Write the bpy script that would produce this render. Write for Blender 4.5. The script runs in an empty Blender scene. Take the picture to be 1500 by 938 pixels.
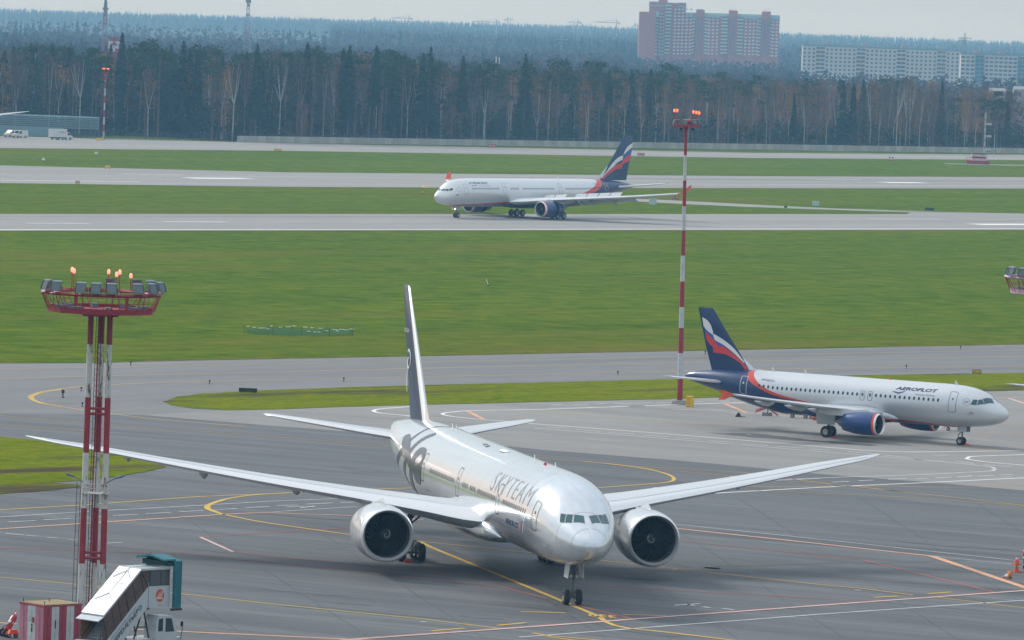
import bpy, bmesh
from mathutils import Matrix, Vector
import math, random
# ---------------------------------------------------------------- camera numbers (measured from the place)
PW, PH = 1500.0, 938.0
CAM_H, CAM_PITCH, CAM_F, CAM_ROLL = 39.392, math.radians(2.855), 8783.0, math.radians(-2.09)
def vadd(a, b): return (a[0]+b[0], a[1]+b[1], a[2]+b[2])
def vsub(a, b): return (a[0]-b[0], a[1]-b[1], a[2]-b[2])
def vmul(a, k): return (a[0]*k, a[1]*k, a[2]*k)
def vdot(a, b): return a[0]*b[0]+a[1]*b[1]+a[2]*b[2]
def vcross(a, b): return (a[1]*b[2]-a[2]*b[1], a[2]*b[0]-a[0]*b[2], a[0]*b[1]-a[1]*b[0])
def vnorm(a):
    l = math.sqrt(vdot(a, a)) or 1.0
    return (a[0]/l, a[1]/l, a[2]/l)
FWD = (0.0, math.cos(CAM_PITCH), -math.sin(CAM_PITCH))
_up = (0.0, math.sin(CAM_PITCH), math.cos(CAM_PITCH))
_c, _s = math.cos(CAM_ROLL), math.sin(CAM_ROLL)
RIGHT = (_c, -_s*_up[1], -_s*_up[2])
UP = (_s, _c*_up[1], _c*_up[2])
def ray(u, v):
    a, b = (u-PW/2)/CAM_F, (PH/2-v)/CAM_F
    return tuple(FWD[i]+a*RIGHT[i]+b*UP[i] for i in range(3))
def at(u, v, z=0.0):
    """point of the horizontal plane z seen at photo pixel (u, v)"""
    d = ray(u, v); t = (z-CAM_H)/d[2]
    return (d[0]*t, d[1]*t, z)
def aty(u, v, Y):
    """point at distance Y seen at photo pixel (u, v)"""
    d = ray(u, v); t = Y/d[1]
    return (d[0]*t, Y, CAM_H+d[2]*t)
def pchip(xs, ys):
    n = len(xs); h = [xs[i+1]-xs[i] for i in range(n-1)]; dl = [(ys[i+1]-ys[i])/h[i] for i in range(n-1)]
    d = [dl[0]]+[0.0]*(n-2)+[dl[-1]]
    for i in range(1, n-1):
        if dl[i-1]*dl[i] > 0:
            w1, w2 = 2*h[i]+h[i-1], h[i]+2*h[i-1]
            d[i] = (w1+w2)/(w1/dl[i-1]+w2/dl[i])
    def f(x):
        if x <= xs[0]: return ys[0]
        if x >= xs[-1]: return ys[-1]
        i = 0
        while x > xs[i+1]: i += 1
        t = (x-xs[i])/h[i]; t2, t3 = t*t, t*t*t
        return (2*t3-3*t2+1)*ys[i]+(t3-2*t2+t)*h[i]*d[i]+(-2*t3+3*t2)*ys[i+1]+(t3-t2)*h[i]*d[i+1]
    return f
class Body:
    """fuselage: x aft of the nose tip, y to starboard, z up; rows (x, top, bottom, half width)"""
    def __init__(s, zc, rows, R):
        q = [math.sqrt(r[0]) for r in rows]
        s.t = pchip(q, [r[1]+zc for r in rows]); s.b = pchip(q, [r[2]+zc for r in rows]); s.w = pchip(q, [r[3] for r in rows])
        s.L = rows[-1][0]; s.R = R; s.zc = zc
    def sec(s, x):
        q = math.sqrt(max(x, 0)); t, b = s.t(q), s.b(q)
        return (t+b)/2, max(s.w(q), .001), max((t-b)/2, .001)
    def pt(s, x, th, side=1, off=0.0):
        c, a, b = s.sec(x)
        return (x, side*(a+off)*math.cos(th), c+(b+off)*math.sin(th))
B777 = Body(5.64, [(0,-1.2,-1.2,0),(.04,-.9,-1.5,.34),(.2,-.62,-1.76,.62),(.55,-.34,-2.0,.93),(1.1,-.02,-2.2,1.24),(1.8,.40,-2.40,1.58),(2.5,.80,-2.56,1.88),
    (3.1,1.2,-2.68,2.08),(3.7,1.62,-2.77,2.27),(4.4,2.0,-2.84,2.45),(5.3,2.36,-2.92,2.63),(6.5,2.68,-3.0,2.82),(8.2,2.95,-3.06,2.99),(10.5,3.08,-3.1,3.09),
    (12.5,3.1,-3.1,3.1),(47,3.1,-3.1,3.1),(51,3.1,-2.85,3.08),(55,3.08,-2.2,2.98),(60,2.98,-1.1,2.62),(65,2.74,.1,1.95),(69,2.42,1.0,1.2),(72,2.1,1.5,.5),(73.08,1.95,1.75,.12)], 3.1)
B320 = Body(3.77, [(0,-.55,-.55,0),(.05,-.38,-.74,.2),(.2,-.17,-.97,.42),(.5,.1,-1.2,.7),(.9,.36,-1.4,.97),(1.4,.66,-1.55,1.22),(1.9,1.02,-1.67,1.42),(2.4,1.36,-1.77,1.57),(3.1,1.64,-1.87,1.72),
    (4.0,1.86,-1.95,1.84),(5.2,2.0,-2.02,1.93),(7.0,2.06,-2.07,1.975),(24.5,2.07,-2.07,1.975),(27,2.06,-1.72,1.93),(30,2.02,-1.05,1.68),(32.4,1.90,-.35,1.24),(34.7,1.64,.25,.70),(36.2,1.34,.68,.3),(36.5,1.1,.9,.1)], 2.0)
B330 = Body(5.03, [(0,-.8,-.8,0),(.05,-.6,-1.05,.24),(.25,-.35,-1.35,.55),(.7,.0,-1.75,.95),(1.3,.34,-2.1,1.35),(2.0,.8,-2.3,1.7),(2.7,1.3,-2.43,1.97),(3.4,1.8,-2.53,2.18),(4.4,2.25,-2.63,2.4),
    (5.8,2.58,-2.72,2.6),(7.8,2.76,-2.8,2.76),(10,2.82,-2.82,2.82),(42,2.82,-2.82,2.82),(46,2.8,-2.4,2.76),(51,2.72,-1.3,2.4),(56,2.5,-.15,1.7),(60,2.1,.6,.95),(62.6,1.6,1.1,.4),(63.0,1.4,1.3,.15)], 2.82)
POSE = {'777': (5.957, 399.374, -78.272), '320': (48.135, 576.366, -32.9), '330': (-15.982, 1183.255, 230.704)}
def to_world(p, pose):
    h = math.radians(pose[2]); n = (math.cos(h), math.sin(h)); r = (n[1], -n[0])
    return (pose[0]-n[0]*p[0]+r[0]*p[1], pose[1]-n[1]*p[0]+r[1]*p[1], p[2])
# ---------------------------------------------------------------- camera, world, sun, exposure
S = bpy.context.scene
COL = S.collection
cd = bpy.data.cameras.new('camera'); cam = bpy.data.objects.new('camera', cd); COL.objects.link(cam); S.camera = cam
m = Matrix.Identity(4)
for i in range(3):
    m[i][0], m[i][1], m[i][2] = RIGHT[i], UP[i], -FWD[i]
m[2][3] = CAM_H
cam.matrix_world = m
cd.sensor_width = 36; cd.lens = CAM_F/PW*36; cd.clip_start = 1; cd.clip_end = 60000
SUN_EL, SUN_AZ = math.radians(34), math.radians(-48)      # azimuth from +Y, clockwise positive
W = bpy.data.worlds.new('World'); S.world = W; W.use_nodes = True
nt = W.node_tree; nt.nodes.clear()
def N(nt, typ, **kw):
    n = nt.nodes.new(typ)
    for k, v in kw.items():
        if k.startswith('i_'):
            key = k[2:]; n.inputs[int(key) if key.isdigit() else key].default_value = v
        else: setattr(n, k, v)
    return n
def LK(nt, a, b): nt.links.new(a, b)
out = N(nt, 'ShaderNodeOutputWorld'); bg = N(nt, 'ShaderNodeBackground'); bg.inputs['Strength'].default_value = 0.094
sky = N(nt, 'ShaderNodeTexSky', sky_type='NISHITA', sun_disc=False, sun_elevation=SUN_EL, sun_rotation=SUN_AZ, dust_density=4.0, air_density=1.5, ozone_density=1.0)
tc = N(nt, 'ShaderNodeTexCoord'); sx = N(nt, 'ShaderNodeSeparateXYZ'); LK(nt, tc.outputs['Generated'], sx.inputs[0])
# overcast deck: brightness by elevation
cr = N(nt, 'ShaderNodeValToRGB'); el = cr.color_ramp.elements
el[0].position = 0.0; el[0].color = (5.95, 6.6, 6.95, 1)
el[1].position = 1.0; el[1].color = (9.2, 9.8, 10.6, 1)
e = el.new(.12); e.color = (5.95, 6.75, 7.3, 1)
e = el.new(.4); e.color = (6.6, 7.8, 9.0, 1)
mp = N(nt, 'ShaderNodeMapping'); mp.inputs['Scale'].default_value = (1.2, 1.2, 5.0); LK(nt, tc.outputs['Generated'], mp.inputs[0])
nz = N(nt, 'ShaderNodeTexNoise', i_Scale=1.6, i_Detail=5.0, i_Roughness=.55); LK(nt, mp.outputs[0], nz.inputs['Vector'])
mr = N(nt, 'ShaderNodeMapRange'); mr.inputs['From Min'].default_value = .3; mr.inputs['From Max'].default_value = .7; mr.inputs['To Min'].default_value = .84; mr.inputs['To Max'].default_value = 1.16
LK(nt, nz.outputs['Fac'], mr.inputs['Value']); LK(nt, sx.outputs['Z'], cr.inputs['Fac'])
mu = N(nt, 'ShaderNodeVectorMath', operation='SCALE'); LK(nt, cr.outputs['Color'], mu.inputs[0]); LK(nt, mr.outputs['Result'], mu.inputs['Scale'])
# warm thin bank of light low in the western sky, left of the view
dt = N(nt, 'ShaderNodeVectorMath', operation='DOT_PRODUCT'); dt.inputs[1].default_value = vnorm((-.62, .78, 0)); LK(nt, tc.outputs['Generated'], dt.inputs[0])
azr = N(nt, 'ShaderNodeMapRange'); azr.inputs['From Min'].default_value = .86; azr.inputs['From Max'].default_value = 1.0; LK(nt, dt.outputs['Value'], azr.inputs['Value'])
elr = N(nt, 'ShaderNodeValToRGB'); ee = elr.color_ramp.elements
ee[0].position = 0; ee[0].color = (1, 1, 1, 1); ee[1].position = .13; ee[1].color = (0, 0, 0, 1)
LK(nt, sx.outputs['Z'], elr.inputs['Fac'])
ml = N(nt, 'ShaderNodeMath', operation='MULTIPLY'); LK(nt, azr.outputs['Result'], ml.inputs[0]); LK(nt, elr.outputs['Color'], ml.inputs[1])
wm = N(nt, 'ShaderNodeMix', data_type='RGBA'); wm.inputs['B'].default_value = (12.5, 9.2, 6.8, 1)
LK(nt, ml.outputs[0], wm.inputs['Factor']); LK(nt, mu.outputs[0], wm.inputs['A'])
mx = N(nt, 'ShaderNodeMix', data_type='RGBA'); mx.inputs['Factor'].default_value = .88
LK(nt, sky.outputs[0], mx.inputs['A']); LK(nt, wm.outputs['Result'], mx.inputs['B'])
LK(nt, mx.outputs['Result'], bg.inputs['Color']); LK(nt, bg.outputs[0], out.inputs['Surface'])
sl = bpy.data.lights.new('sun', 'SUN'); sun = bpy.data.objects.new('sun', sl); COL.objects.link(sun)
sl.energy = 2.5; sl.angle = math.radians(14); sl.color = (1.0, .96, .91)
sd = Vector((math.sin(SUN_AZ)*math.cos(SUN_EL), math.cos(SUN_AZ)*math.cos(SUN_EL), math.sin(SUN_EL)))
sun.rotation_euler = sd.to_track_quat('Z', 'Y').to_euler(); sun.location = (0, 0, 200)
HAZE = 1.12e-4
S.view_settings.view_transform = 'Standard'; S.view_settings.look = 'None'; S.view_settings.gamma = 1; S.view_settings.exposure = 0.1
S.render.engine = 'CYCLES'
cy = S.cycles; cy.use_denoising = True; cy.max_bounces = 6; cy.diffuse_bounces = 3; cy.glossy_bounces = 4; cy.transmission_bounces = 4; cy.volume_bounces = 2
cy.transparent_max_bounces = 8; cy.caustics_reflective = False; cy.caustics_refractive = False
# ---------------------------------------------------------------- materials
MATS = {}
def mat(name, col, rough=.6, metal=0.0, coat=0.0, emit=None, es=0.0, var=0.0, vscale=1.0, bump=0.0, spec=.5, streak=None):
    if name in MATS: return MATS[name]
    m = bpy.data.materials.new(name); m.use_nodes = True; t = m.node_tree; b = t.nodes['Principled BSDF']
    b.inputs['Base Color'].default_value = (*col, 1); b.inputs['Roughness'].default_value = rough; b.inputs['Metallic'].default_value = metal
    b.inputs['Coat Weight'].default_value = coat; b.inputs['Coat Roughness'].default_value = .08; b.inputs['Specular IOR Level'].default_value = spec
    if emit: b.inputs['Emission Color'].default_value = (*emit, 1); b.inputs['Emission Strength'].default_value = es
    if var:
        c = N(t, 'ShaderNodeTexCoord'); mpp = N(t, 'ShaderNodeMapping'); mpp.inputs['Scale'].default_value = streak or (1, 1, 1)
        LK(t, c.outputs['Object'], mpp.inputs[0])
        n = N(t, 'ShaderNodeTexNoise', i_Scale=vscale, i_Detail=6.0, i_Roughness=.65); LK(t, mpp.outputs[0], n.inputs['Vector'])
        r = N(t, 'ShaderNodeMapRange'); r.inputs['From Min'].default_value = .25; r.inputs['From Max'].default_value = .75
        r.inputs['To Min'].default_value = 1-var; r.inputs['To Max'].default_value = 1+var; LK(t, n.outputs['Fac'], r.inputs['Value'])
        v = N(t, 'ShaderNodeVectorMath', operation='SCALE'); v.inputs[0].default_value = col; LK(t, r.outputs['Result'], v.inputs['Scale'])
        LK(t, v.outputs[0], b.inputs['Base Color'])
        if bump:
            bp = N(t, 'ShaderNodeBump'); bp.inputs['Strength'].default_value = bump; bp.inputs['Distance'].default_value = .02
            LK(t, n.outputs['Fac'], bp.inputs['Height']); LK(t, bp.outputs[0], b.inputs['Normal'])
    MATS[name] = m
    return m
# ---------------------------------------------------------------- mesh helpers
class MB:
    def __init__(s): s.v, s.f, s.m = [], [], []
    def quadgrid(s, rings, mi=0, closed=True, cap0=False, cap1=False):
        b = len(s.v); n = len(rings[0])
        for r in rings: s.v += [tuple(p) for p in r]
        for i in range(len(rings)-1):
            for j in range(n if closed else n-1):
                k = (j+1) % n
                s.f.append((b+i*n+j, b+i*n+k, b+(i+1)*n+k, b+(i+1)*n+j)); s.m.append(mi if not callable(mi) else mi(i, j))
        if cap0: s.f.append(tuple(b+j for j in range(n))[::-1]); s.m.append(mi if not callable(mi) else mi(0, 0))
        if cap1: s.f.append(tuple(b+(len(rings)-1)*n+j for j in range(n))); s.m.append(mi if not callable(mi) else mi(len(rings)-2, 0))
        return s
    def box(s, c, d, rz=0.0, mi=0, ry=0.0, taper=1.0):
        hx, hy, hz = d[0]/2, d[1]/2, d[2]/2; b = len(s.v); ca, sa = math.cos(rz), math.sin(rz); cb, sb = math.cos(ry), math.sin(ry)
        for z in (-hz, hz):
            k = taper if z > 0 else 1.0
            for x, y in ((-hx, -hy), (hx, -hy), (hx, hy), (-hx, hy)):
                x, y = x*k, y*k
                x1, z1 = x*cb+z*sb, -x*sb+z*cb
                s.v.append((c[0]+x1*ca-y*sa, c[1]+x1*sa+y*ca, c[2]+z1))
        for q in ((3, 2, 1, 0), (4, 5, 6, 7), (0, 1, 5, 4), (1, 2, 6, 5), (2, 3, 7, 6), (3, 0, 4, 7)):
            s.f.append(tuple(b+i for i in q)); s.m.append(mi)
        return s
    def tube(s, pts, r, n=8, mi=0, caps=True):
        if not isinstance(r, (list, tuple)): r = [r]*len(pts)
        rings = []
        for i, p in enumerate(pts):
            a = pts[max(i-1, 0)]; c = pts[min(i+1, len(pts)-1)]; d = vnorm(vsub(c, a))
            u = vnorm(vcross(d, (0, 0, 1) if abs(d[2]) < .9 else (1, 0, 0))); w = vcross(d, u)
            rings.append([vadd(p, vadd(vmul(u, r[i]*math.cos(2*math.pi*k/n)), vmul(w, r[i]*math.sin(2*math.pi*k/n)))) for k in range(n)])
        return s.quadgrid(rings, mi, True, caps, caps)
    def lathe(s, prof, o, axis=(1, 0, 0), n=32, mi=0, sq=1.0, arc=None):
        """prof rows (distance along the axis, radius[, material])"""
        d = vnorm(axis); u = vnorm(vcross((0, 0, 1) if abs(d[2]) < .9 else (1, 0, 0), d)); w = vcross(d, u)
        rings = [[vadd(o, vadd(vmul(d, p[0]), vadd(vmul(u, p[1]*math.cos(2*math.pi*k/n)), vmul(w, p[1]*sq*math.sin(2*math.pi*k/n))))) for k in range(n)] for p in prof]
        return s.quadgrid(rings, (lambda i, j: prof[i][2]) if len(prof[0]) > 2 else mi)
    def poly(s, pts, mi=0):
        b = len(s.v); s.v += [tuple(p) for p in pts]; s.f.append(tuple(range(b, b+len(pts)))); s.m.append(mi); return s
    def prism(s, pts, z0, z1, mi=0):
        return s.quadgrid([[(p[0], p[1], z0) for p in pts], [(p[0], p[1], z1) for p in pts]], mi, True, True, True)
    def extrude(s, pts, vec, mi=0):
        return s.quadgrid([pts, [vadd(p, vec) for p in pts]], mi, True, True, True)
    def build(s, name, mats, parent=None, smooth=30, label=None):
        me = bpy.data.meshes.new(name); me.from_pydata(s.v, [], s.f)
        for x in (mats if isinstance(mats, (list, tuple)) else [mats]): me.materials.append(x)
        if any(s.m): me.polygons.foreach_set('material_index', s.m)
        if smooth:
            me.polygons.foreach_set('use_smooth', [True]*len(me.polygons)); me.update(); me.set_sharp_from_angle(angle=math.radians(smooth))
        me.update()
        o = bpy.data.objects.new(name, me); COL.objects.link(o)
        if parent: o.parent = parent
        if label: o['label'] = label
        return o
def recalc(o):
    bm = bmesh.new(); bm.from_mesh(o.data); bmesh.ops.recalc_face_normals(bm, faces=bm.faces); bm.to_mesh(o.data); bm.free(); return o
def tag(o, label, cat, group=None):
    o['label'] = label; o['category'] = cat
    if group: o['group'] = group
    return o
def thing(name, label, cat, loc=(0, 0, 0), rz=0.0, group=None):
    o = bpy.data.objects.new(name, None); COL.objects.link(o); o.location = loc; o.rotation_euler = (0, 0, rz); o.empty_display_size = .3
    return tag(o, label, cat, group)
def struct(o, kind='structure'): o['kind'] = kind; return o
def copy_tree(o, parent=None):
    c = o.copy(); COL.objects.link(c)
    if parent: c.parent = parent
    for ch in o.children: copy_tree(ch, c)
    return c
def text_polys(txt, bold=0.0, shear=0.0, spacing=1.0):
    """triangulated flat text, normalised to cap height 1; returns verts, faces, width"""
    cu = bpy.data.curves.new('lettering', 'FONT'); cu.body = txt; cu.offset = bold; cu.shear = shear; cu.space_character = spacing; cu.resolution_u = 4
    o = bpy.data.objects.new('lettering', cu); COL.objects.link(o); bpy.context.view_layer.update()
    me = bpy.data.meshes.new_from_object(o.evaluated_get(bpy.context.evaluated_depsgraph_get()))
    v = [tuple(p.co) for p in me.vertices]; f = [tuple(p.vertices) for p in me.polygons]
    bpy.data.objects.remove(o); bpy.data.curves.remove(cu); bpy.data.meshes.remove(me)
    x0, x1 = min(p[0] for p in v), max(p[0] for p in v); y1 = max(p[1] for p in v); y0 = min(0, min(p[1] for p in v))
    k = 1/(y1-0)
    return [((p[0]-x0)*k, p[1]*k) for p in v], f, (x1-x0)*k
def split_mesh(v, f, step):
    """cut a flat 2-D mesh along a grid of lines so that it can follow a curved surface"""
    bm = bmesh.new(); bv = [bm.verts.new((p[0], p[1], 0)) for p in v]
    for q in f:
        try: bm.faces.new([bv[i] for i in q])
        except ValueError: pass
    for ax in (0, 1):
        if not step[ax]: continue
        lo, hi = min(p[ax] for p in v), max(p[ax] for p in v)
        x = lo+step[ax]
        while x < hi:
            no = (1, 0, 0) if ax == 0 else (0, 1, 0)
            bmesh.ops.bisect_plane(bm, geom=bm.verts[:]+bm.edges[:]+bm.faces[:], plane_co=(x, x, 0), plane_no=no)
            x += step[ax]
    bm.verts.index_update()
    vv = [(p.co.x, p.co.y) for p in bm.verts]; ff = [tuple(p.index for p in q.verts) for q in bm.faces]; bm.free()
    return vv, ff
def flat_text(name, txt, origin, ux, uy, h, m, parent=None, width=None, off=0.02, bold=0.0, shear=0.0):
    """text laid on a plane: ux along the line, uy up the letters"""
    v, f, w = text_polys(txt, bold, shear); kx = (width/w) if width else h
    n = vnorm(vcross(ux, uy)); ux, uy = vnorm(ux), vnorm(uy); b = MB()
    for p in v: b.v.append(vadd(origin, vadd(vmul(ux, p[0]*kx), vadd(vmul(uy, p[1]*h), vmul(n, off)))))
    b.f = list(f); b.m = [0]*len(f)
    return b.build(name, m, parent, smooth=0)
# ---------------------------------------------------------------- ground, pavements, markings
def ang(p, q):
    a, b = at(*p), at(*q); return math.atan2(b[1]-a[1], b[0]-a[0])
RUN = ang((0, 313.5), (1500, 314))        # runway direction on the ground
def ground_mat(name, cols, rot, s1, s2, streak, rough=.9, bump=.0, patch=None, spec=.3, s3=None, w=(.42, .34, .24), lim=(.38, .62)):
    """two noise scales along the direction rot; cols = dark, mid, light"""
    m = bpy.data.materials.new(name); m.use_nodes = True; t = m.node_tree; b = t.nodes['Principled BSDF']
    b.inputs['Roughness'].default_value = rough; b.inputs['Specular IOR Level'].default_value = spec
    c = N(t, 'ShaderNodeTexCoord'); r = N(t, 'ShaderNodeVectorRotate', rotation_type='Z_AXIS'); r.inputs['Angle'].default_value = -rot; LK(t, c.outputs['Object'], r.inputs['Vector'])
    def noise(scale, st, det=6.0, rg=.6):
        mp = N(t, 'ShaderNodeMapping'); mp.inputs['Scale'].default_value = (1/st, 1, 1); LK(t, r.outputs[0], mp.inputs[0])
        n = N(t, 'ShaderNodeTexNoise', i_Scale=scale, i_Detail=det, i_Roughness=rg); LK(t, mp.outputs[0], n.inputs['Vector']); return n
    n1, n2, n3 = noise(s1, streak), noise(s2, streak*.4, 8.0, .7), noise(s3 or s2*9, 1.5 if not s3 else 1.15, 5.0, .7)
    a = N(t, 'ShaderNodeMath', operation='MULTIPLY_ADD'); a.inputs[1].default_value = w[0]; LK(t, n1.outputs['Fac'], a.inputs[0])
    a2 = N(t, 'ShaderNodeMath', operation='MULTIPLY_ADD'); a2.inputs[1].default_value = w[1]; LK(t, n2.outputs['Fac'], a2.inputs[0]); LK(t, a2.outputs[0], a.inputs[2])
    a3 = N(t, 'ShaderNodeMath', operation='MULTIPLY'); a3.inputs[1].default_value = w[2]; LK(t, n3.outputs['Fac'], a3.inputs[0]); LK(t, a3.outputs[0], a2.inputs[2])
    cr = N(t, 'ShaderNodeValToRGB'); e = cr.color_ramp.elements; e[0].position = lim[0]; e[0].color = (*cols[0], 1); e[1].position = lim[1]; e[1].color = (*cols[2], 1)
    q = e.new(.5); q.color = (*cols[1], 1); LK(t, a.outputs[0], cr.inputs['Fac'])
    src = cr.outputs['Color']
    if patch:
        col, sc, lo, hi, st = patch; pn = noise(sc, st, 5.0, .62); mr = N(t, 'ShaderNodeMapRange'); mr.inputs['From Min'].default_value = lo; mr.inputs['From Max'].default_value = hi; LK(t, pn.outputs['Fac'], mr.inputs['Value'])
        mx = N(t, 'ShaderNodeMix', data_type='RGBA'); mx.inputs['B'].default_value = (*col, 1); LK(t, mr.outputs['Result'], mx.inputs['Factor']); LK(t, src, mx.inputs['A']); src = mx.outputs['Result']
    LK(t, src, b.inputs['Base Color'])
    if bump:
        bp = N(t, 'ShaderNodeBump'); bp.inputs['Strength'].default_value = .6; bp.inputs['Distance'].default_value = bump; LK(t, a2.outputs[0], bp.inputs['Height']); LK(t, bp.outputs[0], b.inputs['Normal'])
    return m
G_GRASS = ground_mat('grass_mown', ((.048, .094, .004), (.086, .136, .006), (.145, .172, .010)), RUN, .05, .5, 7, .95, .12, patch=((.160, .135, .022), .03, .54, .76, 7), spec=0.0, s3=.22, w=(.22, .22, .56), lim=(.40, .60))
G_GRASSB = ground_mat('grass_bright', ((.078, .122, .005), (.140, .178, .007), (.215, .205, .010)), RUN, .16, 1.3, 4, .95, .10, patch=((.085, .062, .042), .09, .52, .62, 5), spec=0.0, s3=.7, w=(.25, .25, .5), lim=(.40, .60))
G_RUN = ground_mat('runway_concrete', ((.205, .205, .205), (.27, .265, .26), (.33, .32, .31)), RUN, .05, .5, 22, .8, 0, patch=((.15, .15, .152), .05, .52, .72, 26))
G_TAXI = ground_mat('taxiway_asphalt', ((.135, .137, .142), (.175, .175, .178), (.215, .213, .212)), RUN, .05, .6, 12, .75, 0, patch=((.10, .103, .108), .04, .52, .75, 10))
ADIR = ang((0, 846), (400, 885))
G_APRON = ground_mat('apron_asphalt', ((.060, .065, .072), (.100, .106, .113), (.150, .154, .160)), ADIR, .30, 1.1, 34, .68, 0, patch=((.056, .060, .067), .16, .50, .70, 16), spec=.35)
G_CONC = ground_mat('apron_concrete', ((.20, .198, .193), (.245, .24, .232), (.29, .283, .273)), ADIR, .07, .7, 9, .75, 0, patch=((.165, .165, .165), .05, .54, .75, 8))
def sheet(name, pix, m, z, jit=0.0, step=None, seed=1):
    rnd = random.Random(seed); pts = [at(u, v) for u, v in pix]; out = []
    for i, p in enumerate(pts):
        q = pts[(i+1) % len(pts)]; d = math.hypot(q[0]-p[0], q[1]-p[1]); k = max(1, int(d/step)) if step else 1
        for j in range(k):
            t = j/k; x, y = p[0]+(q[0]-p[0])*t, p[1]+(q[1]-p[1])*t
            if jit: x += rnd.uniform(-jit, jit); y += rnd.uniform(-jit, jit)
            out.append((x, y, z))
    a = sum(out[i][0]*out[(i+1) % len(out)][1]-out[(i+1) % len(out)][0]*out[i][1] for i in range(len(out)))
    if a < 0: out.reverse()
    return struct(MB().poly(out).build(name, m, smooth=0))
g = MB().poly([(-8200, -2000, 0), (8200, -2000, 0), (8200, 12400, 0), (-8200, 12400, 0)]).build('ground', G_GRASS, smooth=0); struct(g)
def ext(top, bot, l=-2600, r=3400):
    """band between two edge lines, each given as points left to right, carried on beyond the frame"""
    def e(p, x, a, b): return (x, a[1]+(b[1]-a[1])*(x-a[0])/(b[0]-a[0]))
    T = [e(0, l, top[0], top[1])]+top+[e(0, r, top[-2], top[-1])]; B = [e(0, l, bot[0], bot[1])]+bot+[e(0, r, bot[-2], bot[-1])]
    return T+B[::-1]
sheet('far_taxiway', ext([(0, 199.5), (348, 208.3), (1100, 224), (1500, 227)], [(0, 217), (420, 221.3), (1100, 231.6), (1500, 234.8)]), G_RUN, .012, .5, 25)
sheet('far_runway', ext([(0, 242.6), (420, 252.6), (750, 255.5), (1100, 258.3), (1500, 259.8)], [(0, 268.4), (420, 274.1), (750, 275.5), (1100, 275.8), (1500, 276.8)]), G_RUN, .012, .3, 25)
sheet('runway', ext([(0, 313.5), (1500, 314)], [(0, 338.3), (1500, 336.8)]), G_RUN, .012, .3, 20)
sheet('exit_taxiway', [(880, 289), (1000, 294.5), (1100, 299.8), (1220, 305.5), (1380, 310.8), (1500, 313.2), (1600, 314.5), (1325, 315), (1335, 311.5), (1260, 309), (1100, 303.6), (1000, 299), (880, 292.5)], G_RUN, .016, .2, 20)
# the apron and taxiway: one big asphalt sheet reaching behind the camera's view
sheet('apron', [(-2600, 574), (0, 533), (133, 532.5), (267, 529), (400, 526.7), (800, 518.7), (1200, 511), (1500, 505.3), (2600, 484), (2600, 1500), (-2600, 1500)], G_APRON, .012, .1, 8)
sheet('taxiway', [(-2600, 574), (0, 533), (133, 532.5), (267, 529), (400, 526.7), (800, 518.7), (1200, 511), (1500, 505.3), (2600, 484), (2600, 551), (1500, 572), (1080, 582), (800, 589.3), (400, 600.5), (330, 606), (210, 608.5), (0, 606), (-2600, 640)], G_TAXI, .016, .1, 8)
sheet('concrete_apron', [(210, 608.5), (400, 624.5), (581, 638), (800, 660), (987, 674.7), (1120, 686.7), (1200, 695), (1350, 706), (1500, 719), (2100, 760), (2100, 560), (1500, 572), (1080, 582), (800, 589.3), (605, 594), (507, 596.5), (400, 600.5), (300, 603)], G_CONC, .020, .05, 8)
sheet('grass_island', [(240, 589), (253, 584), (267, 580.5), (300, 577), (350, 574.5), (400, 572), (507, 568), (613, 565), (800, 560.8), (987, 556), (1256, 550.6), (1360, 548.8), (1500, 547), (2100, 536), (2100, 562), (1500, 572.5), (1442, 574), (1080, 582), (987, 585), (800, 589.3), (605, 594), (507, 596.5), (400, 600.5), (333, 601.5), (280, 598.7), (247, 594)], G_GRASSB, .05, .22, 1.6)
sheet('grass_verge', [(-500, 600), (0, 640.5), (45, 645), (128, 653), (187, 664), (229, 672), (245, 678.7), (241, 685), (213, 692), (171, 698.7), (128, 704), (72, 707.5), (112, 710.7), (125, 713), (80, 718.7), (0, 724.5), (-500, 760)], G_GRASSB, .05, .18, 1.2)
G_VERGE = ground_mat('dry_verge', ((.085, .075, .022), (.13, .115, .028), (.18, .15, .045)), RUN, .16, 1.3, 4, .95, 0, patch=((.060, .110, .010), .12, .50, .60, 3), spec=0.0, s3=.5, w=(.25, .25, .5), lim=(.40, .60))
def verge(edge, h, seed, up=True):
    r_ = random.Random(seed); E = []
    for i in range(len(edge)-1):
        n_ = max(2, int(abs(edge[i+1][0]-edge[i][0])/14))
        for k in range(n_): t_ = k/n_; E.append((edge[i][0]+(edge[i+1][0]-edge[i][0])*t_, edge[i][1]+(edge[i+1][1]-edge[i][1])*t_))
    E.append(edge[-1]); s_ = -1 if up else 1
    sheet('dry_verge', [(u, v+s_*h*r_.uniform(.25, 1)) for u, v in E]+[(u, v-s_*.4) for u, v in E[::-1]], G_VERGE, .007)
verge([(-60, 534), (133, 532.5), (400, 526.7), (800, 518.7), (1200, 511), (1560, 504)], 3.6, 5); verge([(-60, 313.5), (1560, 314)], 1.5, 6); verge([(-60, 338.3), (1560, 336.8)], 1.0, 7, False); verge([(-60, 268.2), (420, 274.1), (1100, 275.8), (1560, 277)], 1.0, 8, False); verge([(-60, 217), (420, 221.3), (1100, 231.6), (1560, 235.2)], .7, 9, False); verge([(-60, 241.5), (420, 252.6), (1100, 258.3), (1560, 260)], .8, 10)
sheet('concrete_walkway', [(1384, 239.5), (1470, 241.5), (1600, 242.8), (1600, 243.8), (1470, 242.6), (1384, 240.3)], G_RUN, .016)
P_Y = mat('line_yellow', (.52, .33, .07), .8, var=.25, vscale=.7); P_W = mat('line_white', (.50, .51, .52), .8, var=.35, vscale=.7); P_O = mat('line_orange', (.62, .34, .20), .8, var=.25, vscale=.7)
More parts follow.
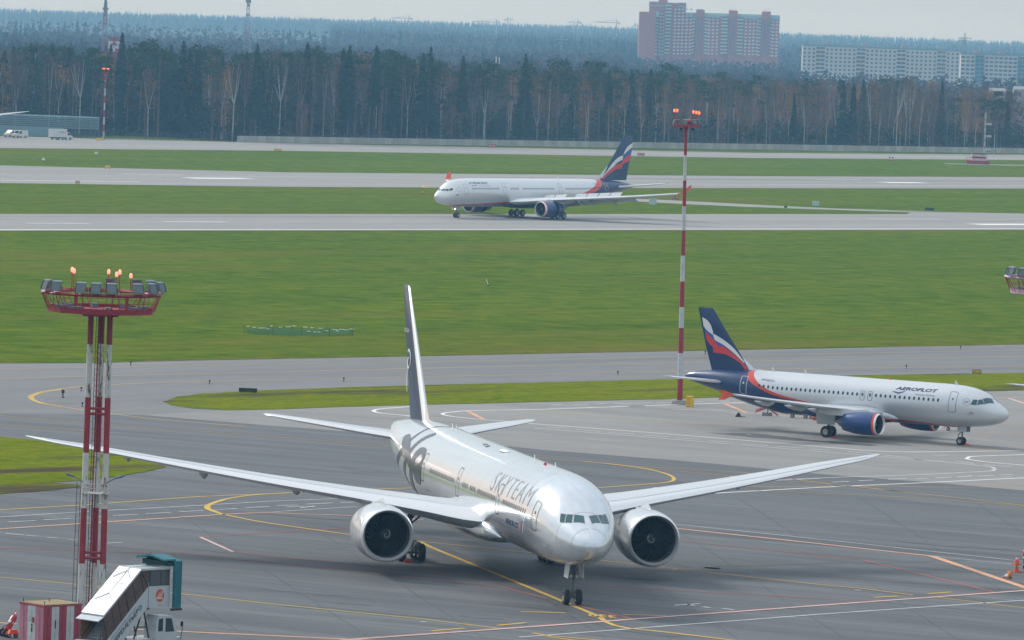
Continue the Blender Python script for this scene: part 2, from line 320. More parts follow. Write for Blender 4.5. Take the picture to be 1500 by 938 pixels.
P_R = mat('line_red', (.42, .12, .10), .85, var=.4, vscale=.5); P_P = mat('line_pale_pink', (.60, .43, .38), .8, var=.2, vscale=.5); P_WF = mat('line_white_bright', (.78, .78, .77), .8, var=.15, vscale=.7)
P_YF = mat('line_yellow_bright', (.58, .37, .05), .8, var=.2, vscale=.7)
def line(pix, w, m, z=.03, name='painted_line', smooth=0):
    pts = [at(u, v) for u, v in pix]
    if smooth:
        q = list(range(len(pts))); fx, fy = pchip(q, [p[0] for p in pts]), pchip(q, [p[1] for p in pts])
        # arc-length spline keeps curves round
        d = [0.0]
        for i in range(1, len(pts)): d.append(d[-1]+math.hypot(pts[i][0]-pts[i-1][0], pts[i][1]-pts[i-1][1]))
        n = len(pts); P = []
        for i in range(n-1):
            p0, p1, p2, p3 = pts[max(i-1, 0)], pts[i], pts[i+1], pts[min(i+2, n-1)]
            for k in range(6):
                t = k/6; P.append(tuple(.5*((2*p1[a])+(-p0[a]+p2[a])*t+(2*p0[a]-5*p1[a]+4*p2[a]-p3[a])*t*t+(-p0[a]+3*p1[a]-3*p2[a]+p3[a])*t**3) for a in (0, 1)))
        pts = P+[pts[-1]]
    L, R = [], []
    for i, p in enumerate(pts):
        a, b = pts[max(i-1, 0)], pts[min(i+1, len(pts)-1)]; dx, dy = b[0]-a[0], b[1]-a[1]; l = math.hypot(dx, dy) or 1
        L.append((p[0]-dy/l*w/2, p[1]+dx/l*w/2, z)); R.append((p[0]+dy/l*w/2, p[1]-dx/l*w/2, z))
    return struct(MB().quadgrid([[L[i], R[i]] for i in range(len(pts))], 0, closed=False).build(name, m, smooth=0))
def dashes(ps, w, m, z=.03):
    for p, q in ps: line([p, q], w, m, z, 'painted_dash')
# upper taxiway
line([(-60, 541.5), (0, 541), (133, 539), (400, 534), (800, 527.2), (1200, 518.9), (1560, 512)], .3, P_Y); line([(-60, 556), (0, 555), (133, 552), (400, 545.2), (800, 536), (1200, 527.5), (1560, 521.5)], .35, P_Y)
C1 = [(1560, 537.7), (1200, 540), (800, 548.7), (400, 557), (240, 560.8), (133, 565.9), (93, 569.9), (61, 574.7), (47.5, 579), (43.5, 582.7), (50.7, 588), (66.7, 592.8), (106.7, 599), (165, 607), (240, 615.5), (360, 625.3)]
line(C1, .35, P_Y, .03, smooth=1)
line([(90, 571), (62, 576), (50.5, 580), (47.5, 583.5), (53.5, 588), (66, 591.5), (90, 595.5)], .3, P_Y, .034, smooth=1)
line([(-60, 603.5), (0, 609.3), (125, 620), (400, 640.3), (573, 654)], .25, P_Y); line([(-60, 618), (0, 622.7), (128, 632), (165, 634.5)], .25, P_Y)
# concrete apron curves
line([(603, 596), (560, 599.3), (549, 601.2), (547.5, 603), (557, 605.6), (590, 608.8), (606, 611)], .4, P_WF, smooth=1)
line([(1200, 586.5), (1000, 593), (800, 600), (693, 602), (664, 604), (649.5, 606), (649.5, 608), (663, 610.6), (693, 614), (747, 618), (800, 622.7), (987, 637), (1200, 654.8), (1280, 661), (1360, 662.5), (1560, 659.5)], .35, P_WF, smooth=1)
line([(780, 627.5), (800, 629), (987, 644), (1200, 662), (1333, 673), (1440, 683), (1456, 686.7), (1456, 689), (1440, 691.3), (1333, 696.3), (1200, 701), (1000, 711)], .35, P_W, smooth=1)
dashes([((800+a/3.75, 500+b/3.75), (800+c/3.75, 500+d/3.75)) for a, b, c, d in ((0, 472, 125, 481), (165, 486, 300, 498), (340, 502, 485, 513), (530, 517, 670, 527), (710, 532, 850, 541), (890, 547, 1035, 558), (1075, 565, 1220, 575), (1270, 579, 1410, 588), (1455, 594, 1560, 602),
    (30, 353, 95, 350), (140, 351, 235, 347), (270, 347, 330, 344), (380, 346, 470, 343), (500, 342, 585, 339), (610, 340, 690, 337), (790, 335, 860, 333), (950, 331, 1010, 329), (350, 361, 430, 358), (455, 359, 540, 356), (700, 376, 790, 379), (810, 374, 985, 381), (1010, 396, 1070, 397), (10, 369, 260, 365), (1095, 512, 1125, 515))], .3, P_W)
dashes([((1200+a/3.753, 500+b/3.753), (1200+c/3.753, 500+d/3.753)) for a, b, c, d in ((160, 608, 300, 620), (360, 629, 495, 641), (525, 652, 690, 662), (745, 660, 850, 673), (900, 680, 1050, 691), (630, 628, 700, 629), (455, 575, 490, 577), (70, 777, 165, 772), (215, 770, 300, 765), (380, 762, 480, 757), (530, 757, 600, 755), (640, 753, 730, 749), (760, 748, 840, 742), (875, 743, 965, 739), (990, 737, 1070, 735), (1000, 745, 1060, 747), (980, 28, 1010, 28), (250, 41, 300, 43))], .35, P_W)
line([(1560, 663), (1500, 666.5), (1429, 669), (1418, 671.2), (1419, 673.5), (1453, 678), (1500, 682), (1560, 686)], .35, P_WF, smooth=1)
line([(984, 727.5), (1067, 722), (1200, 714.6), (1349, 708), (1500, 700.5), (1560, 697)], .35, P_WF); line([(1060, 708), (1200, 701.5)], .3, P_W)
line([(780, 601), (800, 602.7), (907, 613), (1051, 624), (1173, 634), (1264, 644), (1413, 655), (1472, 659), (1510, 661)], .25, P_Y)
line([(1430, 660), (1460, 659.5)], .3, P_Y)
line([(1100, 591.3), (1062.7, 592.6), (1093, 605), (1187, 611.8), (1290, 620)], .5, P_O, .034); line([(685, 602.7), (708, 614.7)], .5, P_O, .034)
line([(1452, 583.6), (1560, 580)], .4, P_O); line([(1478, 584), (1520, 598)], .4, P_P); line([(1330, 625), (1408, 632.5), (1500, 637), (1560, 641)], .35, P_O); line([(1300, 621), (1450, 646), (1560, 655)], .15, P_P)
line([(1320, 616), (1500, 622)], .25, P_O)
# yellow sweeps behind the big aircraft
line([(780, 670), (800, 672), (867, 677.3), (933, 684), (987, 687), (1093, 693.5), (1227, 711.2), (1333, 722), (1500, 741), (1560, 748)], .25, P_Y); line([(867, 677.3), (960, 688), (1067, 697.2), (1100, 700)], .22, P_Y)
line([(850, 676), (907, 682), (949, 688), (975, 694.5), (986, 700), (986, 704.5), (976, 707.3), (960, 709), (920, 712), (876, 715.3)], .34, P_YF, .034, smooth=1)
line([(1090, 718.5), (1200, 723.4), (1333, 729.3), (1500, 741.5), (1560, 746)], .22, P_Y); line([(1060, 714), (1253, 713), (1360, 714.2), (1560, 715)], .25, P_Y); line([(1150, 705), (1253, 713), (1330, 722)], .2, P_Y)
line([(1430, 711), (1560, 713.5)], .2, P_Y)
# near apron
line([(-60, 750.5), (0, 747.5), (120, 740.5), (293, 728), (400, 723.8), (491, 718.7), (620, 715)], .32, P_YF)
line([(420, 723), (375, 725.5), (345, 729.2), (322, 734), (308, 739), (302.5, 743), (305, 747), (323, 753), (355, 760), (400, 768), (511, 783.6), (613, 797)], .36, P_YF, .034, smooth=1)
line([(330, 733), (314, 738), (306.5, 742.5), (309, 747), (322, 751.5)], .2, P_YF, .038, smooth=1)
line([(-60, 761.5), (0, 758), (117, 750.7), (301, 740.5), (400, 734.7), (523, 730)], .26, P_W); line([(400, 750.5), (523, 742.7)], .24, P_W)
dashes([((a/3.75, 700+b/3.75), (c/3.75, 700+d/3.75)) for a, b, c, d in ((-120, 255, 0, 248), (45, 245, 195, 237), (240, 233, 385, 226), (430, 222, 570, 214), (620, 210, 760, 203), (800, 200, 940, 192), (985, 189, 1120, 181), (1170, 179, 1300, 171), (1345, 168, 1480, 159), (30, 307, 130, 317), (140, 318, 200, 323), (258, 329, 315, 334), (370, 340, 425, 343), (590, 362, 670, 356), (490, 350, 540, 354))], .26, P_W)
dashes([((400+a/3.75, 700+b/3.75), (400+c/3.75, 700+d/3.75)) for a, b, c, d in ((20, 155, 140, 152), (75, 163, 170, 158), (150, 167, 230, 157), (180, 147, 330, 140), (370, 138, 455, 135), (810, 793, 845, 795))], .3, P_W)
line([(-60, 779.5), (0, 775.5), (160, 765), (320, 754.7), (370, 752.2), (400, 752), (512, 756), (620, 762)], .42, P_O, .034)
line([(-60, 800), (0, 803.2), (120, 807.3), (267, 812), (400, 825), (592, 845.3), (733, 860), (800, 877)], .22, P_R); line([(509, 774), (400, 780.7), (293.5, 787.5), (341, 809), (400, 815.3), (587, 834.7), (747, 849), (840, 857.5), (933, 862.7), (1200, 877), (1256, 880.7)], .22, P_R)
line([(293.5, 787.5), (341, 809)], .3, P_P, .034)
line([(-60, 840), (0, 846), (115, 857), (261, 870), (400, 885.6), (624, 908), (728, 921)], .24, P_YF)
line([(613, 793.5), (632, 802.7), (800, 871.5), (875, 903)], .38, P_YF, .038); line([(879, 905.5), (888, 912), (900, 917), (920, 921), (987, 928.2), (1067, 938), (1140, 948)], .4, P_YF, .038)
line([(611, 793.3), (781, 810.7), (876, 821), (987, 833.5), (1200, 857), (1262, 862.5), (1338, 872.6)], .24, P_YF); line([(1375, 876), (1500, 891), (1560, 899)], .24, P_YF)
line([(500, 939), (528, 936.5), (800, 917.3), (1200, 887.6), (1560, 861.5)], .55, P_P, .042); line([(500, 938.2), (800, 916.6), (1200, 887), (1560, 860.9)], .15, P_R, .046)
line([(-60, 907), (0, 913), (24, 915)], .5, P_O); line([(170, 921), (184, 922), (400, 932), (507, 937), (560, 940)], .45, P_O)
line([(760, 934), (800, 931.3), (1200, 900.5), (1560, 876)], .28, P_W); line([(780, 928), (800, 931.5), (870, 938), (900, 941)], .35, P_YF, .034); line([(800, 933), (850, 940)], .3, P_YF, .034)
line([(975, 767), (1200, 790.5), (1500, 823), (1560, 829)], .24, P_W); line([(975, 773), (1200, 797.3), (1366, 815.5)], .5, P_O, .034); line([(1364, 815.2), (1500, 861), (1530, 871)], .65, P_O, .038); line([(1371, 815.7), (1500, 828.7), (1560, 834)], .2, P_W)
line([(989, 792), (1200, 814), (1262, 820.6), (1457, 868)], .24, P_R)
for p, q in (((632, 925), (681, 921)), ((729, 917), (771, 913)), ((763, 897), (829, 898.5)), ((912, 901), (976, 903)), ((1279.5, 876), (1315, 874)), ((1359, 870.5), (1394, 868))): line([p, q], .35, P_YF, .034, 'painted_dash')
dashes([((988, 887.5), (1025, 885)), ((1008, 885.5), (1016, 888)), ((1030, 889.5), (1040, 891)), ((1058, 892), (1075, 894)), ((985, 835), (992, 835.5)), ((1252, 865), (1262, 865.5))], .35, P_W)
line([(843, 887), (925, 907)], .3, P_R, .034)
# stand number painted at the bend of the lead-in line
_o = at(882, 903.4)
v_, f_, w_ = text_polys('330', .03); b_ = MB(); _d = ang((858, 901), (905, 904))
for p in v_:
    x, y = (p[0]-w_/2)*.95, p[1]*1.7-.85
    b_.v.append((_o[0]-x*math.cos(_d)+0*y, _o[1]-x*math.sin(_d)-y, .05))
b_.f, b_.m = list(f_), [0]*len(f_); struct(b_.build('stand_number', P_YF, smooth=0))
# runway paint
line([(-500, 337.2), (0, 336.9), (1500, 335.6), (2100, 335)], 1.6, P_WF, .03)
def bar(p, q, w, m=P_WF): line([p, q], w, m, .03, 'runway_mark')
bar((275, 261.2), (362, 261.8), 1.8*3); bar((180, 255.2), (268, 255.9), 1.5, P_W); bar((1293, 267.5), (1352, 268), 1.8*3); bar((1428, 329), (1600, 329), 1.8*3); bar((1195, 263.5), (1262, 263.7), 1.3, P_W); bar((-40, 254.6), (12, 255.2), 1.5, P_W)
bar((0, 264.5), (206, 266.5), 1.2); bar((1130, 270.8), (1600, 273.6), 1.0, P_W); bar((1270, 320.4), (1375, 321.3), 1.5, P_W); bar((240, 325), (330, 325.5), 2.5, P_W); bar((40, 327.5), (130, 327.6), 2, P_W)
line([(640, 276.5), (622, 275), (622, 272), (640, 270.5), (700, 270)], .6, P_Y, smooth=1)
# tyre rubber streaks on the runway
P_RUB = mat('tyre_rubber_marks', (.13, .132, .138), .8, var=.2, vscale=.1, streak=(.05, 1, 1))

# outlined blotches: oil and tyre stains; those by the right engine paint its shadow
P_STAIN_SHADOW = mat('stain_and_shadow', (.070, .074, .080), .6, var=.35, vscale=.6)
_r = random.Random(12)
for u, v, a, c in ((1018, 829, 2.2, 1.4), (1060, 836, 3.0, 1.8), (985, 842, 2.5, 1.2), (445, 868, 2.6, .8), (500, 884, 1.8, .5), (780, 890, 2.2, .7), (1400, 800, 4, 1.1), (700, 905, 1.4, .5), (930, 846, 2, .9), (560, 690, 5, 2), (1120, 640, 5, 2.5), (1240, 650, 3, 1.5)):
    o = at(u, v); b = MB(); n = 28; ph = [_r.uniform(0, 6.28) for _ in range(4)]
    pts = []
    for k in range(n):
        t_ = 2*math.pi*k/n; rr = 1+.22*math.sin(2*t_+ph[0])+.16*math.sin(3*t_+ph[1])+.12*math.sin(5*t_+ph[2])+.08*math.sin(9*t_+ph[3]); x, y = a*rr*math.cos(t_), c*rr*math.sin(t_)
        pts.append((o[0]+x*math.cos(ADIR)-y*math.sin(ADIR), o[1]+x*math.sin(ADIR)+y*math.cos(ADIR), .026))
    struct(b.poly(pts).build('stain_and_shadow', P_STAIN_SHADOW, smooth=0))
# tar-sealed joints wandering across the apron
P_TAR = mat('tar_seam', (.05, .053, .058), .5)
for k in range(26):
    u0, v0 = _r.uniform(-40, 1500), _r.uniform(735, 935); L = _r.uniform(60, 260); sl_ = .09+_r.uniform(-.01, .01); pts = [(u0+L*i/6, v0+L*i/6*sl_+_r.uniform(-.25, .25)) for i in range(7)]
    line(pts, _r.uniform(.05, .1), P_TAR, .024, 'tar_seam')
for k in range(9):
    u0, v0 = 60+k*170+_r.uniform(-20, 20), 728; line([(u0+(935-728)*1.55*i/6+_r.uniform(-1, 1), v0+(935-728)*i/6) for i in range(7)], .07, P_TAR, .025, 'tar_seam')

P_TRK = mat('tyre_track', (.074, .078, .085), .7, var=.35, vscale=.25)
for off, w in ((-11, .5), (12, .45), (-19, .3), (22, .35)):
    line([(560+off, 775), (613+off, 795.5), (632+off, 804), (800+off, 872.5), (875+off, 904), (900+off, 918), (940+off, 926), (1010+off, 934)], w, P_TRK, .023, 'tyre_track', smooth=1)
for k in range(10):
    u0, v0 = _r.uniform(0, 1300), _r.uniform(740, 900); s0 = _r.uniform(-.06, .14); line([(u0+i*60, v0+i*60*s0+_r.uniform(-.8, .8)+.02*(i-3)**2*_r.uniform(-6, 6)) for i in range(7)], _r.uniform(.3, .5), P_TRK, .0225, 'tyre_track', smooth=1)
# ---------------------------------------------------------------- aircraft
def livery(name, body, blue, red, silver, flip=None):
    """silver body, blue below the curve, a red line along it; curves are z(x) in the fuselage's own frame"""
    m = bpy.data.materials.new(name); m.use_nodes = True; t = m.node_tree; b = t.nodes['Principled BSDF']
    c = N(t, 'ShaderNodeTexCoord'); s = N(t, 'ShaderNodeSeparateXYZ'); LK(t, c.outputs['Object'], s.inputs[0])
    xs = N(t, 'ShaderNodeMath', operation='DIVIDE'); xs.inputs[1].default_value = body.L; LK(t, s.outputs['X'], xs.inputs[0])
    def curve(pts):
        fc = N(t, 'ShaderNodeFloatCurve'); cv = fc.mapping.curves[0]
        pts = sorted((p[0]/body.L, p[1]/10) for p in pts)
        if pts[0][0] > .001: pts.insert(0, (0.0, pts[0][1]))
        if pts[-1][0] < .999: pts.append((1.0, pts[-1][1]))
        cv.points[0].location = pts[0]; cv.points[1].location = pts[-1]
        for p in pts[1:-1]: cv.points.new(*p)
        for p in cv.points: p.handle_type = 'AUTO_CLAMPED' if hasattr(p, 'handle_type') else None
        fc.mapping.update(); LK(t, xs.outputs[0], fc.inputs['Value'])
        k = N(t, 'ShaderNodeMath', operation='MULTIPLY'); k.inputs[1].default_value = 10; LK(t, fc.outputs[0], k.inputs[0])
        l = N(t, 'ShaderNodeMath', operation='LESS_THAN'); LK(t, s.outputs['Z'], l.inputs[0]); LK(t, k.outputs[0], l.inputs[1])
        return l
    lb, lr = curve(blue), curve(red)
    m1 = N(t, 'ShaderNodeMix', data_type='RGBA'); m1.inputs['A'].default_value = (*silver, 1); m1.inputs['B'].default_value = (.72, .06, .025, 1); LK(t, lr.outputs[0], m1.inputs['Factor'])
    m2 = N(t, 'ShaderNodeMix', data_type='RGBA'); m2.inputs['B'].default_value = (.002, .030, .115, 1); LK(t, lb.outputs[0], m2.inputs['Factor']); LK(t, m1.outputs['Result'], m2.inputs['A'])
    LK(t, m2.outputs['Result'], b.inputs['Base Color'])
    inv = N(t, 'ShaderNodeMath', operation='MULTIPLY_ADD'); inv.inputs[1].default_value = -.42; inv.inputs[2].default_value = .42; LK(t, lr.outputs[0], inv.inputs[0]); LK(t, inv.outputs[0], b.inputs['Metallic'])
    b.inputs['Roughness'].default_value = .32; b.inputs['Coat Weight'].default_value = .3; b.inputs['Coat Roughness'].default_value = .1
    return m
def foil(tc, n=9, camber=.015):
    """closed airfoil outline from trailing edge over the top to the leading edge and back, unit chord"""
    up, lo = [], []
    for i in range(n+1):
        x = .5*(1-math.cos(math.pi*i/n)); y = 5*tc*(.2969*math.sqrt(x)-.126*x-.3516*x*x+.2843*x**3-.1015*x**4)
        c = camber*4*x*(1-x); up.append((x, c+y)); lo.append((x, c-y))
    return up[::-1]+lo[1:-1]
def wing_mesh(secs, side, vertical=False, n=9):
    """secs rows (span y, x leading edge, z, chord, thickness); side +1 starboard"""
    rings = []
    for y, x, z, c, tc in secs:
        pr = foil(tc, n, 0 if vertical else .015)
        if vertical: rings.append([(x+p[0]*c, y+p[1]*c, z) for p in pr])
        else: rings.append([(x+p[0]*c, side*y, z+p[1]*c) for p in pr])
    return rings
def densify(secs, k=4):
    ys = [s[0] for s in secs]; fs = [pchip(ys, [s[i] for s in secs]) for i in range(1, 5)]
    out = []
    for i in range(len(secs)-1):
        for j in range(k):
            y = ys[i]+(ys[i+1]-ys[i])*j/k; out.append((y, fs[0](y), fs[1](y), fs[2](y), fs[3](y)))
    return out+[secs[-1]]
def on_body(body, name, v, f, side, m, parent, off=.015, label=None):
    """v rows (x, arc length up the side from the widest line)"""
    b = MB()
    for x, sarc in v: b.v.append(body.pt(x, sarc/body.R, side, off))
    b.f = list(f); b.m = [0]*len(b.f)
    o = b.build(name, m, parent, smooth=60, label=label); return o
def body_text(body, name, txt, x0, x1, s0, s1, side, m, parent, bold=0.0, shear=0.0, spacing=1.0):
    """text between x0 (first letter) and x1 (last letter), arcs s0 (foot) to s1 (top)"""
    v, f, w = text_polys(txt, bold, shear, spacing)
    v, f = split_mesh(v, f, (None, .25))
    v = [(x0+(x1-x0)*p[0]/w, s0+(s1-s0)*p[1]) for p in v]
    return on_body(body, name, v, f, side, m, parent)
def ribbon(body, name, pts, side, m, parent, off=.012, label=None):
    """pts rows (x, theta, width in metres) along the middle of a painted ribbon"""
    xs = list(range(len(pts))); fx, ft, fw = (pchip(xs, [p[i] for p in pts]) for i in range(3))
    n = (len(pts)-1)*8; up, lo = [], []
    for i in range(n+1):
        q = i/8; x, t, w = fx(q), ft(q), fw(q)
        dx = fx(min(q+.05, len(pts)-1))-fx(max(q-.05, 0)); dt_ = (ft(min(q+.05, len(pts)-1))-ft(max(q-.05, 0)))*body.R
        l = math.hypot(dx, dt_) or 1; nx, ny = -dt_/l, dx/l
        up.append((x+nx*w/2, t*body.R+ny*w/2)); lo.append((x-nx*w/2, t*body.R-ny*w/2))
    K = 8; v = [(a[0]+(c[0]-a[0])*k/K, a[1]+(c[1]-a[1])*k/K) for k in range(K+1) for a, c in zip(up, lo)]; f = [(k*(n+1)+i, k*(n+1)+i+1, (k+1)*(n+1)+i+1, (k+1)*(n+1)+i) for k in range(K) for i in range(n)]
    return on_body(body, name, v, f, side, m, parent, off, label)
def frame_loop(w, h, t, r=.12, n=3):
    """flat rounded frame of width w, height h centred at 0: outer loop, inner loop"""
    def loop(w, h, r):
        p = []
        for cx, cy, a0 in ((w/2-r, h/2-r, 0), (-w/2+r, h/2-r, 90), (-w/2+r, -h/2+r, 180), (w/2-r, -h/2+r, 270)):
            for k in range(n+1): a = math.radians(a0+90*k/n); p.append((cx+r*math.cos(a), cy+r*math.sin(a)))
        q = []
        for i in range(len(p)):
            a, b = p[i], p[(i+1) % len(p)]; d = math.hypot(b[0]-a[0], b[1]-a[1]); m = max(1, int(d/.3))
            for k in range(max(1, 4 if d > .6 else 1)): s_ = k/(4 if d > .6 else 1); q.append((a[0]+(b[0]-a[0])*s_, a[1]+(b[1]-a[1])*s_))
        return q
    return loop(w, h, r), loop(w-2*t, h-2*t, max(r-t, .02))
def door(body, x, th0, th1, w, side, mline, parent, mfill=None, t=.05, name='cabin_door'):
    s0, s1 = th0*body.R, th1*body.R; o_, i_ = frame_loop(w, s1-s0, t, .18); cy = (s0+s1)/2; n = len(o_)
    v = [(x+p[0], cy+p[1]) for p in o_]+[(x+p[0], cy+p[1]) for p in i_]
    d = on_body(body, name, v, [(i, (i+1) % n, n+(i+1) % n, n+i) for i in range(n)], side, mline, parent, .014)
    v = []; f = []
    ww, hh = .16, .22
    for i in range(2):
        for j in range(2): v.append((x-ww/2+ww*i, cy+.05*(s1-s0)+hh*j))
    on_body(body, 'door_window', v, [(0, 1, 3, 2)], side, mline, d, .016)
    return d
def win_shape(w, h):
    return [(math.copysign(abs(math.cos(a))**.7, math.cos(a))*w/2, math.copysign(abs(math.sin(a))**.7, math.sin(a))*h/2) for a in [math.radians(22.5+45*k) for k in range(8)]]
def windows(body, xs, th, w, h, side, m, parent, one=False):
    sh = win_shape(w, h)
    if one:
        b = MB()
        for x in xs: b.poly([body.pt(x+p[0], th+p[1]/body.R, side, .014) for p in sh])
        return struct(b.build('cabin_window', m, parent, smooth=0), 'stuff')
    for x in xs:
        b = MB(); b.poly([body.pt(x+p[0], th+p[1]/body.R, side, .014) for p in sh]); b.build('cabin_window', m, parent, smooth=0)
def cockpit(body, panes, m, mf, parent):
    for side in (1, -1):
        for q in panes:
            def bil(q, u, v):
                a = [q[0][k]*(1-u)+q[1][k]*u for k in (0, 1)]; c = [q[3][k]*(1-u)+q[2][k]*u for k in (0, 1)]
                return [a[k]*(1-v)+c[k]*v for k in (0, 1)]
            for nm, g, off, mm in (('window_frame', .06, .006, mf), ('cockpit_window', -.02, .02, m)):
                pass
            b = MB(); b2 = MB(); n = 5
            for bb, g, off in ((b, -.03, .022), (b2, .045, .009)):
                bb.quadgrid([[body.pt(*bil(q, -g+(1+2*g)*i/n, -g+(1+2*g)*j/n), side, off) for j in range(n+1)] for i in range(n+1)], 0, closed=False)
            p = b.build('cockpit_window', m, parent, 60); b2.build('window_frame', mf, p, 60)
def wheel(o, r, w, parent, name='wheel'):
    b = MB()
    b.lathe([(-w/2, r*.52, 1), (-w/2, r*.6, 0), (-w*.5, r*.8, 0), (-w*.42, r*.93, 0), (-w*.25, r, 0), (w*.25, r, 0), (w*.42, r*.93, 0), (w*.5, r*.8, 0), (w/2, r*.6, 0), (w/2, r*.52, 1),
             (w*.3, r*.45, 1), (w*.25, r*.2, 1), (w*.42, r*.14, 1), (w*.42, .01, 1)], o, (0, 1, 0), 28)
    b.lathe([(-w*.42, .01, 1), (-w*.42, r*.14, 1), (-w*.25, r*.2, 1), (-w*.3, r*.45, 1), (-w/2, r*.52, 1)], o, (0, 1, 0), 28)
    return b.build(name, [M_TYRE, M_HUB], parent, 35)
def engine(p, parent, side, mcow, mring, wing_z, swirl=True, reverser=False):
    x, y, z, L, R = p['x'], side*p['y'], p['z'], p['L'], p['R']; o = (x, y, z)
    nr = p.get('ring', 0)
    prof = [(.16*L, .775*R, 2), (.1*L, .785*R, 2), (.05*L, .80*R, 1), (.018*L, .835*R, 1), (.0, .875*R, 1), (.012*L, .915*R, 1), (.045*L, .95*R, 1)]
    if nr: prof[-1] = (.045*L, .95*R, 3); prof.append((.10*L, .975*R, 0))
    else: prof[-1] = (.05*L, .95*R, 0); prof.append((.11*L, .978*R, 0))
    prof += [(.2*L, .995*R, 0), (.35*L, 1.0*R, 0), (.5*L, .985*R, 0)]
    if reverser:
        prof += [(.56*L, .96*R, 4), (.57*L, .8*R, 4), (.68*L, .8*R, 4), (.69*L, .94*R, 0)]
    prof += [(.72*L, .92*R, 0), (.88*L, .82*R, 0), (1.0*L, .73*R, 0), (1.0*L, .70*R, 4), (.8*L, .72*R, 4), (.6*L, .72*R, 4)]
    b = MB().lathe(prof, o, (1, 0, 0), 48)
    nac = b.build('engine', [mcow, M_LIP, M_LINER, mring, M_DARK], parent, 40)
    b = MB(); b.lathe([(.78*L, .52*R, 0), (.98*L, .5*R, 0), (1.14*L, .36*R, 0), (1.14*L, .32*R, 0), (1.05*L, .3*R, 0)], o, (1, 0, 0), 28)
    b.lathe([(.95*L, .3*R, 0), (1.15*L, .24*R, 0), (1.32*L, .04*R, 0)], o, (1, 0, 0), 20); b.build('exhaust_nozzle', M_NOZZLE, nac, 40)
    # fan
    b = MB(); nb = p.get('blades', 22); r0, r1 = .2*R, .772*R
    b.lathe([(.175*L, .78*R, 0), (.175*L, .01, 0)], o, (1, 0, 0), 32)
    for k in range(nb):
        a0 = 2*math.pi*k/nb; rows = []
        for i in range(6):
            q = i/5; r = r0+(r1-r0)*q; sw = .28*math.sin(q*2.6)*(1-.3*q)-.35*q; row = []
            for j, (xx, aa) in enumerate(((.148*L-.04*L*q*0, -.10-.06*q), (.172*L, .10+.02*q))):
                a = a0+sw+aa*(.9-.35*q); row.append((x+xx, y+r*math.sin(a), z+r*math.cos(a)))
            rows.append(row)
        b.quadgrid(rows, 1, closed=False)
    b.build('fan', [M_DARK, M_BLADE], nac, 60)
    b = MB(); b.lathe([(.095*L, .01, 0), (.10*L, .05*R, 0), (.12*L, .12*R, 0), (.15*L, .2*R, 0)], o, (1, 0, 0), 24)
    sp = b.build('spinner', M_SPIN, nac, 60)
    if swirl:
        b = MB(); pts = []
        for i in range(15):
            a = .6+i*.36; r = R*(.04+.13*i/14); xx = x+L*(.093+.055*(r/(.2*R))**1.3)-.03; pts.append((a, r, xx))
        rows = [[(xx, y+(r-.006-.022*R*min(1, i/5))*math.sin(a)*side, z+(r-.006-.022*R*min(1, i/5))*math.cos(a)), (xx, y+(r+.006)*math.sin(a)*side, z+(r+.006)*math.cos(a))] for i, (a, r, xx) in enumerate(pts)]
        b.quadgrid(rows, 0, closed=False); b.build('spinner_swirl', M_WHITE, sp, 0)
    # pylon
    b = MB(); zt = wing_z; rows = []
    for xx, z0, z1, w in ((.2*L, z+.93*R, z+1.02*R, .05), (.4*L, z+.9*R, z+1.12*R+.1, .3), (.75*L, z+.6*R, zt-.05, .38), (1.05*L, z+.55*R, zt+.05, .36), (1.4*L, zt-.7, zt-.1, .3), (1.75*L, zt-.55, zt-.25, .06)):
        rows.append([(x+xx, y-w/2, z0), (x+xx, y+w/2, z0), (x+xx, y+w/2*.8, z1), (x+xx, y-w/2*.8, z1)])
    b.quadgrid(rows, 0, True, True, True); b.build('pylon', M_WING, nac, 40)
    return nac
